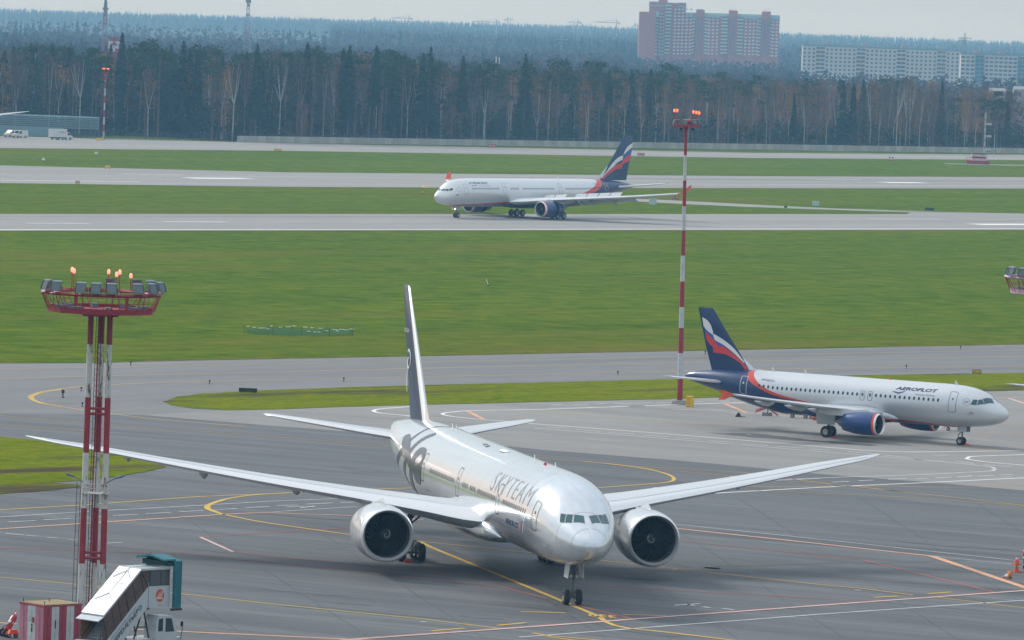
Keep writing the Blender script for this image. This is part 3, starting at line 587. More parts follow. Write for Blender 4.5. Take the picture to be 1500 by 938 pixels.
def airliner(spec, label, pose, rest):
    body = spec['body']; h = math.radians(pose[2])
    root = thing('airliner', label, 'airliner', (pose[0], pose[1], 0), h+math.pi)
    # fuselage skin
    n = 80; sg = spec['skin']; xs = []
    q = 0.0
    while q*q < 12: xs.append(q*q); q += .075
    x = xs[-1]
    while x < body.L: x += .8; xs.append(min(x, body.L))
    b = MB()
    b.quadgrid([[body.pt(x, 2*math.pi*k/n, 1) for k in range(n)] for x in xs], 0, True, False, True)
    fus = b.build('fuselage', sg, root, 50)
    # belly fairing
    f0, f1, fb, fw = spec['fairing']; rows = []
    for i in range(21):
        t = i/20; e = math.sin(math.pi*min(1, t*1.0))**.45 if 0 < t < 1 else .02
        e = max(.02, min(1, e)); xx = f0+(f1-f0)*t; c, a, bb = body.sec(xx); zb = fb+(1-e)*(c-bb-fb+.5); top = c-.18*bb*e-(1-e)*bb*.8
        rows.append([(xx, (a*.6+(fw-a*.6)*e)*math.copysign(abs(math.cos(u))**.62, math.cos(u)), (top+zb)/2+(top-zb)/2*math.copysign(abs(math.sin(u))**.62, math.sin(u))) for u in [2*math.pi*k/36 for k in range(36)]])
    MB().quadgrid(rows, 0, True, True, True).build('belly_fairing', spec.get('belly', sg), root, 50)
    # wings
    W_ = densify(spec['wing'])
    for side in (1, -1):
        nn = 9
        b = MB(); R_ = wing_mesh(W_, side, n=nn)
        b.quadgrid(R_, lambda i, j: 1 if abs(j+.5-nn) < 1.6 else 0, True, False, True)
        w = recalc(b.build('wing', [M_WING, M_LIP], root, 40))
        # slat / flap panel seams
        b = MB()
        for q0, q1, fx in spec.get('seams', ((.12, .96, .13), (.12, .3, .74), (.3, .42, .74), (.42, .72, .74), (.72, .93, .76))):
            ss = [s for s in W_ if q0 <= s[0]/W_[-1][0] <= q1]
            rows = []
            for y, x0, z0, c, tc in ss:
                k = 5*tc*(.2969*math.sqrt(fx)-.126*fx-.3516*fx**2+.2843*fx**3-.1015*fx**4)+.015*4*fx*(1-fx)
                rows.append([(x0+fx*c-.035, side*y, z0+k*c+.012), (x0+fx*c+.035, side*y, z0+k*c+.010)])
            if len(rows) > 1: b.quadgrid(rows, 0, closed=False)
        b.build('panel_seam', M_SEAM, w, 0)
        for y, ln, r in spec['fairings']:
            f = [pchip([s[0] for s in W_], [s[i] for s in W_])(y) for i in (1, 2, 3)]; xt = f[0]+f[2]; dz = spec.get('flap_droop', 0)
            b = MB(); rows = []
            for t, rr, dzz in ((0, .15, .35), (.12, .7, .1), (.35, 1, -.1), (.6, .95, -.05-dz*.3), (.85, .55, .05-dz*.8), (1.0, .08, .12-dz)):
                rows.append([(xt-ln*.72+ln*t, side*y+rr*r*.55*math.cos(u), f[1]-.28+dzz+rr*r*math.sin(u)) for u in [2*math.pi*k/10 for k in range(10)]])
            b.quadgrid(rows, 0, True, True, True).build('flap_track_fairing', M_WINGLOW, w, 40)
        if spec.get('flaps'):
            b = MB()
            for y0, y1, ang, cf in spec['flaps']:
                rows = []
                for i in range(5):
                    y = y0+(y1-y0)*i/4; f = [pchip([s[0] for s in W_], [s[k] for s in W_])(y) for k in (1, 2, 3)]; c = f[2]*cf; xt = f[0]+f[2]-.12*c; ca, sa = math.cos(ang), math.sin(ang)
                    rows.append([(xt+p[0]*c*ca+p[1]*c*sa, side*y, f[1]-.12-p[0]*c*sa+p[1]*c*ca) for p in foil(.14, 6)])
                b.quadgrid(rows, 0, True, True, True)
            recalc(b.build('flap', M_WINGLOW, w, 40))
            b = MB()
            for y0, y1 in spec['spoilers']:
                rows = []
                for y in (y0, y1-.08):
                    f = [pchip([s[0] for s in W_], [s[k] for s in W_])(y) for k in (1, 2, 3)]; xh = f[0]+.66*f[2]; zh = f[1]+.045*f[2]
                    rows.append([(xh, side*y, zh), (xh+1.0, side*y, zh+.85), (xh+1.04, side*y, zh+.80), (xh+.04, side*y, zh-.05)])
                b.quadgrid(rows, 0, True, True, True)
            b.build('spoiler', M_WING, w, 0)
        s = W_[-1]
        if spec['tip'] == 'fence':
            b = MB()
            pr = [(s[1]+s[3]*.2, side*s[0], s[2]), (s[1]+s[3]*.75, side*(s[0]+.15), s[2]+.32), (s[1]+s[3]*1.25, side*(s[0]+.15), s[2]+.36), (s[1]+s[3]*1.0, side*(s[0]+.02), s[2]), (s[1]+s[3]*1.2, side*(s[0]+.12), s[2]-.6), (s[1]+s[3]*.8, side*(s[0]+.12), s[2]-.55)]
            b.extrude(pr, (0, side*.06, 0)); recalc(b.build('wing_tip_fence', M_ORANGE, w, 0))
        if spec['tip'] == 'winglet':
            rows = []
            for t, (dy, dz, dx, c) in enumerate(((0, 0, 0, 2.4), (.35, .1, .4, 2.1), (.7, .45, 1.0, 1.7), (.95, 1.0, 1.6, 1.35), (1.25, 1.7, 2.3, .9))):
                rows.append([(s[1]+dx+p[0]*c, side*(s[0]+dy)-side*p[1]*c*(.9 if t > 1 else 0), s[2]+dz+p[1]*c*(1 if t < 2 else .3)) for p in foil(.09, 6, 0)])
            recalc(MB().quadgrid(rows, 0, True, True, True).build('winglet', M_ORANGE, w, 40))
        y = side*spec['light']['y']
        b = MB(); b.lathe([(-.03, .01, 0), (-.02, .03, 0), (0, .04, 0)], (s[1]+s[3]*.3, side*(s[0]-.05), s[2]+.05), (1, 0, 0), 8); b.build('navigation_light', M_REDLAMP if side < 0 else M_GREENLAMP, w, 60)
    # engines
    ep = spec['engine']; fz = pchip([s[0] for s in W_], [s[2] for s in W_])(ep['y'])
    for side in (1, -1): engine(ep, root, side, spec['cowl'], spec['ring'], fz, reverser=spec.get('reverser', False))
    # fin and tailplane
    F = spec['fin']; rows = [[(x+p[0]*c, p[1]*c, z) for p in foil(tc, 10, 0)] for x, z, c, tc in F]
    b = MB(); b.quadgrid(rows, (lambda i, j: 1 if abs(j+.5-10) < 2.2 else 0) if spec.get('fin_edge') else 0, True, False, True)
    fin = recalc(b.build('tail_fin', [spec['finmat'], spec.get('fin_edge') or spec['finmat']], root, 40))
    D = spec['dorsal']; b = MB(); b.quadgrid([[(D[0][0], 0, D[0][1])]*3, [(D[1][0], -D[1][2], D[1][1]-.6), (D[1][0], 0, D[1][1]), (D[1][0], D[1][2], D[1][1]-.6)], [(D[2][0], -D[2][2], D[2][1]-1.2), (D[2][0], 0, D[2][1]), (D[2][0], D[2][2], D[2][1]-1.2)]], 0, False)
    b.build('fin_fillet', spec.get('filletmat', sg), fin, 60)
    for side in (1, -1):
        b = MB(); b.quadgrid(wing_mesh(densify(spec['tail'], 2), side), lambda i, j: 1 if abs(j+.5-9) < 1.6 else 0, True, False, True)
        recalc(b.build('tailplane', [M_WING, M_LIP], root, 40))
    # landing gear
    g = spec['nose_gear']; b = MB(); zt = body.sec(g['x'])[0]-body.sec(g['x'])[2]+.35
    b.tube([(g['x'], 0, g['r']), (g['x']-.1, 0, zt*.55), (g['x']-.15, 0, zt)], [g['r']*.2, g['r']*.22, g['r']*.32], 10)
    b.tube([(g['x']-.05, 0, zt*.6), (g['x']-1.3*g['r']/.5, 0, zt-.1)], .07, 6); b.tube([(g['x']-.08, -.12, zt*.62), (g['x']-.08, .12, zt*.62)], .12, 8)
    b.tube([(g['x'], -g['t'], g['r']), (g['x'], g['t'], g['r'])], g['r']*.16, 8)
    b.tube([(g['x']+.18, 0, g['r']*1.1), (g['x']+.38, 0, zt*.4), (g['x']+.12, 0, zt*.58)], .05, 6)
    ng = b.build('nose_gear', M_STRUT, root, 40)
    for sd_ in (1, -1):
        wheel((g['x'], sd_*g['t'], g['r']), g['r'], g['w'], ng)
        b = MB(); k = g['r']/.5
        b.extrude([(g['x']-1.0*k, sd_*.42*k, zt-.25), (g['x']+.35*k, sd_*.42*k, zt-.25), (g['x']+.3*k, sd_*.5*k, zt-1.05*k), (g['x']-.9*k, sd_*.5*k, zt-1.05*k)], (0, .03*sd_, 0)); b.build('gear_door', spec.get('doormat', M_WINGLOW), ng, 0)
        b = MB(); b.lathe([(-.12, .12, 0), (0, .09, 0)], (g['x']-.25, sd_*.2, zt*.66), (1, 0, 0), 12); b.poly([(g['x']-.36, sd_*.2+.11*math.cos(u), zt*.66+.11*math.sin(u)) for u in [k*math.pi/5 for k in range(10)]], 1)
        b.build('taxi_light', [M_STRUT, spec.get('taxi', M_LAMPGLASS)], ng, 40)
    g = spec['main_gear']
    for sd_ in (1, -1):
        b = MB(); y = sd_*g['y']; r = g['r']; zt = g['top']
        b.tube([(g['x'], y, r), (g['x'], y, zt*.5), (g['x']-.2, y*.97, zt)], [r*.26, r*.26, r*.34], 10)
        b.tube([(g['x'], y, zt*.55), (g['x']-.1, y*.55, zt)], r*.13, 8); b.tube([(g['x'], y, zt*.5), (g['x']+1.6, y*.85, zt)], r*.11, 6); b.tube([(g['x'], y, zt*.6), (g['x']-1.5, y*.8, zt)], r*.09, 6)
        ax = g['axles']
        if len(ax) > 1: b.tube([(g['x']+ax[0], y, r), (g['x']+ax[-1], y, r)], r*.22, 8)
        for a in ax: b.tube([(g['x']+a, y-g['t'], r), (g['x']+a, y+g['t'], r)], r*.14, 6)
        mg = b.build('main_gear', M_STRUT, root, 40)
        for a in ax:
            for t in (1, -1): wheel((g['x']+a, y+t*g['t'], r), r, g['w'], mg)
        b = MB(); b.extrude([(g['x']-1.0, y+sd_*(g['t']+.1), zt*.45), (g['x']+1.0, y+sd_*(g['t']+.1), zt*.45), (g['x']+1.1, y+sd_*(g['t']+.25), zt), (g['x']-1.1, y+sd_*(g['t']+.25), zt)], (0, .04*sd_, 0)); b.build('gear_door', spec.get('geardoor', M_WINGLOW), mg, 0)
    cockpit(body, spec['panes'], M_GLASS, M_FRAME, root)
    # aerials and beacons on the roof
    for xx in spec['aerials']:
        c, a, bb = body.sec(xx); z0 = c+bb-.03
        MB().extrude([(xx, -.02, z0), (xx+.35, -.02, z0), (xx+.42, -.02, z0+.42), (xx+.28, -.02, z0+.42)], (0, .04, 0)).build('blade_aerial', M_WHITE, root, 0)
    xx = spec['beacon']; c, a, bb = body.sec(xx)
    MB().lathe([(0, .13, 0), (.1, .11, 0), (.17, .01, 0)], (xx, 0, c+bb-.01), (0, 0, 1), 10).build('beacon', M_BEACON, root, 60)
    rest(root, fus, fin, body, spec)
    return root
M_TYRE = mat('tyre_rubber', (.018, .018, .02), .75, var=.2, vscale=3); M_HUB = mat('wheel_hub', (.45, .46, .47), .4, .5); M_STRUT = mat('gear_strut', (.16, .17, .18), .45, .3, var=.25, vscale=2)
M_LIP = mat('polished_edge', (.86, .87, .88), .28, .6); M_LINER = mat('intake_liner', (.07, .076, .088), .6, .0, spec=.25); M_DARK = mat('engine_dark', (.004, .004, .005), .9, spec=.1)
M_NOZZLE = mat('nozzle_metal', (.2, .18, .16), .4, .8, var=.2, vscale=2); M_BLADE = mat('fan_blade', (.022, .024, .03), .45, .0, spec=.25); M_SPIN = mat('spinner_grey', (.03, .033, .04), .4)
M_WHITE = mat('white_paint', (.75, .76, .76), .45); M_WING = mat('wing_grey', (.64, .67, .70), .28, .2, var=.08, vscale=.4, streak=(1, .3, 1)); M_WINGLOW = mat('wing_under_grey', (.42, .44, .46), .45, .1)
M_SOFT = mat('soft_seam', (.42, .44, .46), .5); M_SEAM = mat('seam_grey', (.25, .26, .27), .6); M_ORANGE = mat('orange_paint', (.75, .09, .02), .4, coat=.3); M_REDLAMP = mat('red_lamp_glass', (.5, .02, .01), .3, emit=(1, .08, .03), es=.3); M_GREENLAMP = mat('green_lamp_glass', (.02, .3, .1), .3)
M_BEACON = mat('red_beacon', (.6, .02, .02), .3); M_LAMPGLASS = mat('lamp_glass', (.6, .6, .6), .15, .3); M_GLASS = mat('cockpit_glass', (.02, .105, .12), .12, .0, coat=.5); M_FRAME = mat('window_frame_grey', (.22, .23, .24), .4, .3)
M_TAXI = mat('landing_lamp', (1, .8, .5), .3, emit=(1, .72, .38), es=14.0)
M_NAVY = mat('navy_paint', (.002, .028, .11), .35, .1, coat=.3); M_RED = mat('red_paint', (.66, .03, .03), .4, coat=.3); M_BLUE = mat('blue_band_paint', (.02, .10, .42), .35, coat=.3)
M_LETTER = mat('navy_lettering', (.02, .035, .12), .4); M_LINE7 = mat('dark_door_line', (.06, .065, .08), .5); M_WIN7 = mat('cabin_window_grey', (.13, .125, .12), .2, .3); M_WIN = mat('cabin_window_glass', (.05, .06, .075), .15); M_LINE = mat('door_line', (.13, .145, .17), .5)
M_SKYDARK = mat('slate_ribbon_paint', (.075, .095, .13), .25, .55); M_SKYLET = mat('slate_lettering', (.26, .28, .32), .3, .5)
M_YELLOW = mat('yellow_paint', (.75, .42, .04), .5)
# ---- wide-body in silver
def sky_skin():
    m = bpy.data.materials.new('silver_skin'); m.use_nodes = True; t = m.node_tree; b = t.nodes['Principled BSDF']
    b.inputs['Metallic'].default_value = .6; b.inputs['Roughness'].default_value = .19; b.inputs['Coat Weight'].default_value = .6; b.inputs['Coat Roughness'].default_value = .04
    c = N(t, 'ShaderNodeTexCoord'); s = N(t, 'ShaderNodeSeparateXYZ'); LK(t, c.outputs['Object'], s.inputs[0])
    # hoop seams every 5.3 m and long streaks
    md = N(t, 'ShaderNodeMath', operation='MODULO'); md.inputs[1].default_value = 5.3; sh_ = N(t, 'ShaderNodeMath', operation='ADD'); sh_.inputs[1].default_value = 2.6; LK(t, s.outputs['X'], sh_.inputs[0]); LK(t, sh_.outputs[0], md.inputs[0])
    lt = N(t, 'ShaderNodeMath', operation='LESS_THAN'); lt.inputs[1].default_value = .05; LK(t, md.outputs[0], lt.inputs[0])
    mpp = N(t, 'ShaderNodeMapping'); mpp.inputs['Scale'].default_value = (.05, 1.4, 1.4); LK(t, c.outputs['Object'], mpp.inputs[0])
    n = N(t, 'ShaderNodeTexNoise', i_Scale=1.6, i_Detail=5.0); LK(t, mpp.outputs[0], n.inputs['Vector'])
    cr = N(t, 'ShaderNodeValToRGB'); cr.color_ramp.elements[0].position = .3; cr.color_ramp.elements[0].color = (.70, .745, .80, 1); cr.color_ramp.elements[1].position = .7; cr.color_ramp.elements[1].color = (.80, .84, .885, 1)
    LK(t, n.outputs['Fac'], cr.inputs['Fac']); mx = N(t, 'ShaderNodeMix', data_type='RGBA'); mx.inputs['B'].default_value = (.42, .44, .46, 1); LK(t, lt.outputs[0], mx.inputs['Factor']); LK(t, cr.outputs['Color'], mx.inputs['A'])
    LK(t, mx.outputs['Result'], b.inputs['Base Color']); return m
SILVER = sky_skin()
spec777 = dict(body=B777, skin=SILVER, fairing=(21.5, 43.0, 2.2, 3.45), tip='rake', light={'y': 30},
    wing=[(0, 21.6, 4.0, 16.8, .13), (3.0, 24.2, 4.0, 14.2, .13), (6.5, 26.9, 4.45, 11.9, .115), (10.3, 29.6, 4.95, 9.3, .105), (16, 33.7, 5.6, 7.4, .10), (22, 38.0, 6.35, 5.6, .095), (28, 42.3, 7.15, 3.9, .09), (30.6, 44.6, 7.45, 2.6, .09), (32.4, 46.9, 7.7, .75, .09)],
    fairings=((7.3, 4.6, .5), (13.6, 4.8, .52), (20.0, 4.4, .46), (25.2, 2.6, .25)),
    engine=dict(x=23.1, y=9.61, z=2.98, L=6.9, R=2.02, blades=22),
    cowl=mat('engine_silver', (.62, .65, .69), .25, .45, coat=.4), ring=M_LIP,
    fin=[(59.3, 8.2, 7.4, .10), (62.7, 11.8, 5.8, .10), (65.9, 15.2, 4.2, .10), (68.9, 18.35, 2.6, .09), (69.3, 18.5, 2.2, .03)], finmat=mat('fin_navy', (.008, .028, .085), .4, .0, coat=.15), fin_edge=M_LIP,
    dorsal=((56.0, 8.65), (59.0, 8.75, .1), (62.4, 10.9, .25)),
    tail=[(0, 61.5, 6.9, 8.4, .1), (1.6, 62.8, 7.0, 7.2, .1), (6, 66.4, 7.5, 4.9, .09), (10.3, 70.0, 8.0, 2.4, .085), (10.77, 70.8, 8.05, 1.4, .05)],
    nose_gear=dict(x=5.9, t=.43, r=.54, w=.42), main_gear=dict(x=37.1, y=5.5, r=.67, w=.5, t=.72, top=4.6, axles=(-1.48, 0, 1.48)),
    doormat=M_WHITE, panes=[[(2.36, 1.47), (2.64, 1.17), (2.06, 1.0), (1.66, 1.40)], [(2.69, 1.12), (2.96, .95), (2.50, .72), (2.11, .93)], [(3.0, .91), (3.36, .78), (2.9, .58), (2.55, .69)]],
    aerials=(12.5, 19.5, 48.0, 49.5), beacon=16.2)
def rest777(root, fus, fin, body, spec):
    R = body.R
    body_text(body, 'title_lettering', 'SKYTEAM', 20.6, 8.1, .29*R, .78*R, 1, M_SKYLET, root, bold=-.012, spacing=1.3)
    body_text(body, 'title_lettering', 'SKYTEAM', 8.1, 20.6, .29*R, .78*R, -1, M_SKYLET, root)
    body_text(body, 'operator_lettering', 'AEROFLOT', 14.4, 10.0, -.29*R, -.16*R, 1, M_LETTER, root, bold=.02)
    # flag pennant beside the operator's name
    for k, mm in enumerate((M_WHITE, M_BLUE, M_RED)):
        ribbon(body, 'flag_band', [(8.5+k*.2, -.06, .04), (8.7+k*.2, -.14, .18), (8.9+k*.2, -.22, .2), (9.2+k*.16, -.32, .14), (9.5+k*.1, -.38, .03)], 1, mm, root, .016+.002*k)
    D = ((6.25, -.17, .56), (17.3, -.17, .54), (31.7, -.17, .53), (45.0, -.17, .53))
    for side in (1, -1):
        for x, a, c in D: door(body, x, a, c, 1.05, side, M_LINE7, root, t=.075)
        door(body, 56.3, -.1, .55, 1.0, side, M_LINE, root)
    xs = []
    for a, c in ((8.4, 15.8), (18.4, 24.6), (25.4, 27.4), (28.2, 30.2), (33.2, 42.6), (46.4, 54.6)):
        n = int((c-a)/.533); xs += [a+.533*i for i in range(n+1)]
    windows(body, xs, .165, .22, .38, 1, M_WIN7, root); windows(body, xs, .165, .22, .38, -1, M_WIN, root, True)
    # ribbon emblem wrapped round the rear fuselage
    A = [(51.1, 1.62, .05), (52.0, 1.45, .35), (52.8, 1.2, .5), (52.9, .92, .55), (53.5, .58, .6), (54.7, .18, .75), (56.6, -.25, .7), (57.6, -.6, .3)]
    Bq = [(48.5, 1.03, .05), (49.2, 1.0, .7), (50.0, .82, .75), (50.7, .6, .7), (51.4, .33, .7), (52.2, .0, .85), (52.8, -.35, .9), (52.7, -.75, .8), (52.2, -1.1, .3)]
    Cq = [(56.3, .60, .3), (55.2, .56, 1.1), (53.9, .46, 1.2), (52.2, .33, .9), (50.7, .15, .75), (49.2, .03, .6), (47.9, .05, .45), (46.8, .14, .4)]
    Dq = [(46.9, .13, .3), (45.9, .30, .55), (46.3, .47, .6), (47.2, .53, .55), (48.3, .46, .8), (49.2, .24, 1.0), (49.6, -.05, 1.1), (50.0, -.35, 1.1), (50.7, -.7, .8), (51.0, -1.05, .3)]
    Eq = [(46.9, .14, .1), (46.0, .05, .8), (46.3, -.08, 1.2), (47.4, -.1, 1.0), (48.4, .0, .6), (49.0, .1, .1)]
    Fq = [(53.3, 1.5, .05), (54.5, 1.3, .4), (55.6, 1.0, .45), (56.8, .6, .5), (58.0, .2, .5), (58.9, -.2, .4)]
    for side in (1, -1):
        for i, q in enumerate((A, Bq, Cq, Dq, Eq)): ribbon(body, 'emblem_ribbon', [(p_[0], p_[1], p_[2]*1.05) for p_ in q], side, M_SKYDARK, root, .012+.0025*i)
    for side in (1, -1):
        b = MB(); b.quadgrid([[body.pt(x, -1.5+3.0*k/40, side, .012) for x in (1.1, 1.122)] for k in range(41)], 0, closed=False); b.build('radome_seam', M_SOFT, root, 60)
        for x, th0, th1 in ((9.6, -1.2, 1.4), (21.0, -.6, 1.5), (52.6, -1.0, 1.4)):
            b = MB(); b.quadgrid([[body.pt(xx, th0+(th1-th0)*k/30, side, .008) for xx in (x, x+.03)] for k in range(31)], 0, closed=False); b.build('skin_joint', M_SEAM, root, 60)
        for x, th, w_, h_ in ((13.0, -.75, 2.7, 1.7), (43.5, -.62, 2.7, 1.6)): door(body, x, th-.28, th+.28, w_, side, M_SEAM, root, name='cargo_door')
    # roof fittings
    for xx, yy, l, w in ((33.0, .6, 1.0, .35), (34.3, .5, 1.0, .35), (27.0, .4, 2.6, .6)):
        th = math.pi/2-yy/R; p = body.pt(xx, th, 1, .02)
        MB().lathe([(0, .02, 0), (l*.2, w*.5, 0), (l*.7, w*.5, 0), (l, .02, 0)], p, (1, 0, 0), 12, sq=.35).build('roof_fitting', M_SEAM if l < 2 else M_WHITE, root, 60)
    for side in (1, -1):
        for x, t, l in ((5.0, -.55, .5), (4.6, -.7, .35), (6.9, -.28, .35), (3.9, -.42, .2)):
            p = body.pt(x, t, side, .02); b = MB(); b.extrude([p, vadd(p, (l*.5, 0, 0)), vadd(p, (l*.6, side*.16, -.05))], (0, 0, .03)); b.build('probe', M_LINE, root, 0)
        # small marks on the fin
        ys = side*(.045*5.8+.0)
    def finy(z, f):
        return None
    for side in (1, -1):
        pts = []
        for z, x0, c in ((14.6, 66.0, 5.6), (15.1, 66.5, 5.3)): pass
        flat_text('fin_lettering', 'SKYTEAM', (69.2 if side > 0 else 66.9, side*.22, 14.9), (-side, 0, 0), (0, 0, 1), .32, M_WHITE, fin, off=.02)
        b = MB()
        for cx, cz, rr, a0, a1, w in ((66.8, 12.9, .7, 40, 230, .1), (66.9, 12.6, .38, -150, 110, .12), (66.4, 11.2, 1.0, -60, 60, .05)):
            rows = []
            for k in range(25):
                a = math.radians(a0+(a1-a0)*k/24); ww = w*math.sin(math.pi*k/24)+.03
                rows.append([(cx+(rr-ww)*math.cos(a), side*(.29), cz+(rr-ww)*math.sin(a)), (cx+(rr+ww)*math.cos(a), side*.29, cz+(rr+ww)*math.sin(a))])
            b.quadgrid(rows, 0, closed=False)
        b.build('fin_emblem', M_WHITE, fin, 0)
R777 = airliner(spec777, 'large all-silver airliner with two giant engines, nose towards us in the foreground', POSE['777'], rest777)
# wheel chock of orange by the starboard bogie
def fin_band(fin, name, up, lo, m, ft, off=.012):
    """painted band on both faces of a fin, between two lines of (x, z)"""
    n = 24
    def res(p):
        q = [0.0]
        for i in range(1, len(p)): q.append(q[-1]+math.hypot(p[i][0]-p[i-1][0], p[i][1]-p[i-1][1]))
        fx, fz = pchip(q, [a[0] for a in p]), pchip(q, [a[1] for a in p])
        return [(fx(q[-1]*i/n), fz(q[-1]*i/n)) for i in range(n+1)]
    U, L = res(up), res(lo)
    for side in (1, -1):
        b = MB(); b.quadgrid([[(x, side*(ft(x, z)+off), z) for x, z in ((U[i][0]*(1-k/3)+L[i][0]*k/3, U[i][1]*(1-k/3)+L[i][1]*k/3) for k in range(4))] for i in range(n+1)], 0, closed=False)
        b.build(name, m, fin, 60)
def fin_thick(F):
    zs = [f[1] for f in F]; fx, fc, ft = pchip(zs, [f[0] for f in F]), pchip(zs, [f[2] for f in F]), pchip(zs, [f[3] for f in F])
    def g(x, z):
        x0, c, tc = fx(z), fc(z), ft(z); q = min(max((x-x0)/c, .001), 1)
        return 5*tc*(.2969*math.sqrt(q)-.126*q-.3516*q*q+.2843*q**3-.1015*q**4)*c
    return g
M_COWLBLUE = mat('cowl_blue', (.003, .045, .19), .3, .1, coat=.6)
# ---- narrow-body
bl320 = [(0, 1.6), (3, 1.6), (7, 1.78), (11, 1.92), (13.5, 2.05), (18, 2.4), (21, 2.95), (22.5, 3.2), (24.2, 3.42), (25.7, 3.75), (26.8, 4.15), (27.8, 4.6), (28.6, 5.3), (28.9, 6.4), (30, 8.0), (37.6, 8.0)]
rd320 = [(0, 1.72), (3, 1.76), (7, 1.92), (11, 2.08), (13.5, 2.22), (18, 2.6), (21, 3.12), (22.5, 3.38), (24.2, 3.66), (25.5, 4.0), (26.5, 4.4), (27.4, 4.95), (28.2, 5.8), (28.5, 6.8), (29.5, 8.2), (37.6, 8.2)]
spec320 = dict(body=B320, skin=livery('narrow_livery', B320, bl320, rd320, (.66, .69, .73)), fairing=(11.3, 22.5, 1.42, 2.2), tip='fence', light={'y': 16},
    wing=[(0, 11.9, 2.6, 7.6, .14), (1.98, 12.9, 2.65, 6.5, .14), (5.75, 14.9, 3.05, 4.4, .12), (6.5, 15.3, 3.12, 4.0, .118), (11, 17.7, 3.65, 2.9, .11), (16.6, 20.6, 4.4, 1.65, .10)],
    fairings=((3.9, 2.9, .28), (7.9, 2.9, .28), (11.8, 2.5, .24)),
    engine=dict(x=10.9, y=5.75, z=1.78, L=3.9, R=1.12, ring=1, blades=24), cowl=M_COWLBLUE, ring=M_ORANGE, filletmat=SILVER,
    fin=[(28.9, 5.55, 4.6, .1), (30.5, 7.6, 3.7, .1), (32.15, 9.7, 2.65, .09), (33.55, 11.55, 1.75, .085), (33.7, 11.66, 1.5, .03)], finmat=M_NAVY,
    dorsal=((26.4, 5.74), (28.6, 5.95, .1), (30.4, 7.3, .14)),
    tail=[(0, 30.6, 4.35, 4.2, .1), (1.2, 31.4, 4.45, 3.5, .1), (6.0, 34.0, 4.95, 1.6, .09), (6.22, 34.3, 4.97, 1.2, .06)],
    nose_gear=dict(x=5.07, t=.26, r=.39, w=.24), main_gear=dict(x=17.71, y=3.8, r=.585, w=.42, t=.46, top=2.9, axles=(0,)),
    panes=[[(1.78, 1.42), (2.3, .82), (1.96, .58), (1.36, 1.12)], [(2.36, .76), (2.62, .62), (2.62, .30), (2.02, .54)], [(2.70, .60), (3.12, .55), (3.26, .24), (2.72, .28)]],
    aerials=(5.6, 22.5, 26.2), beacon=13.2)
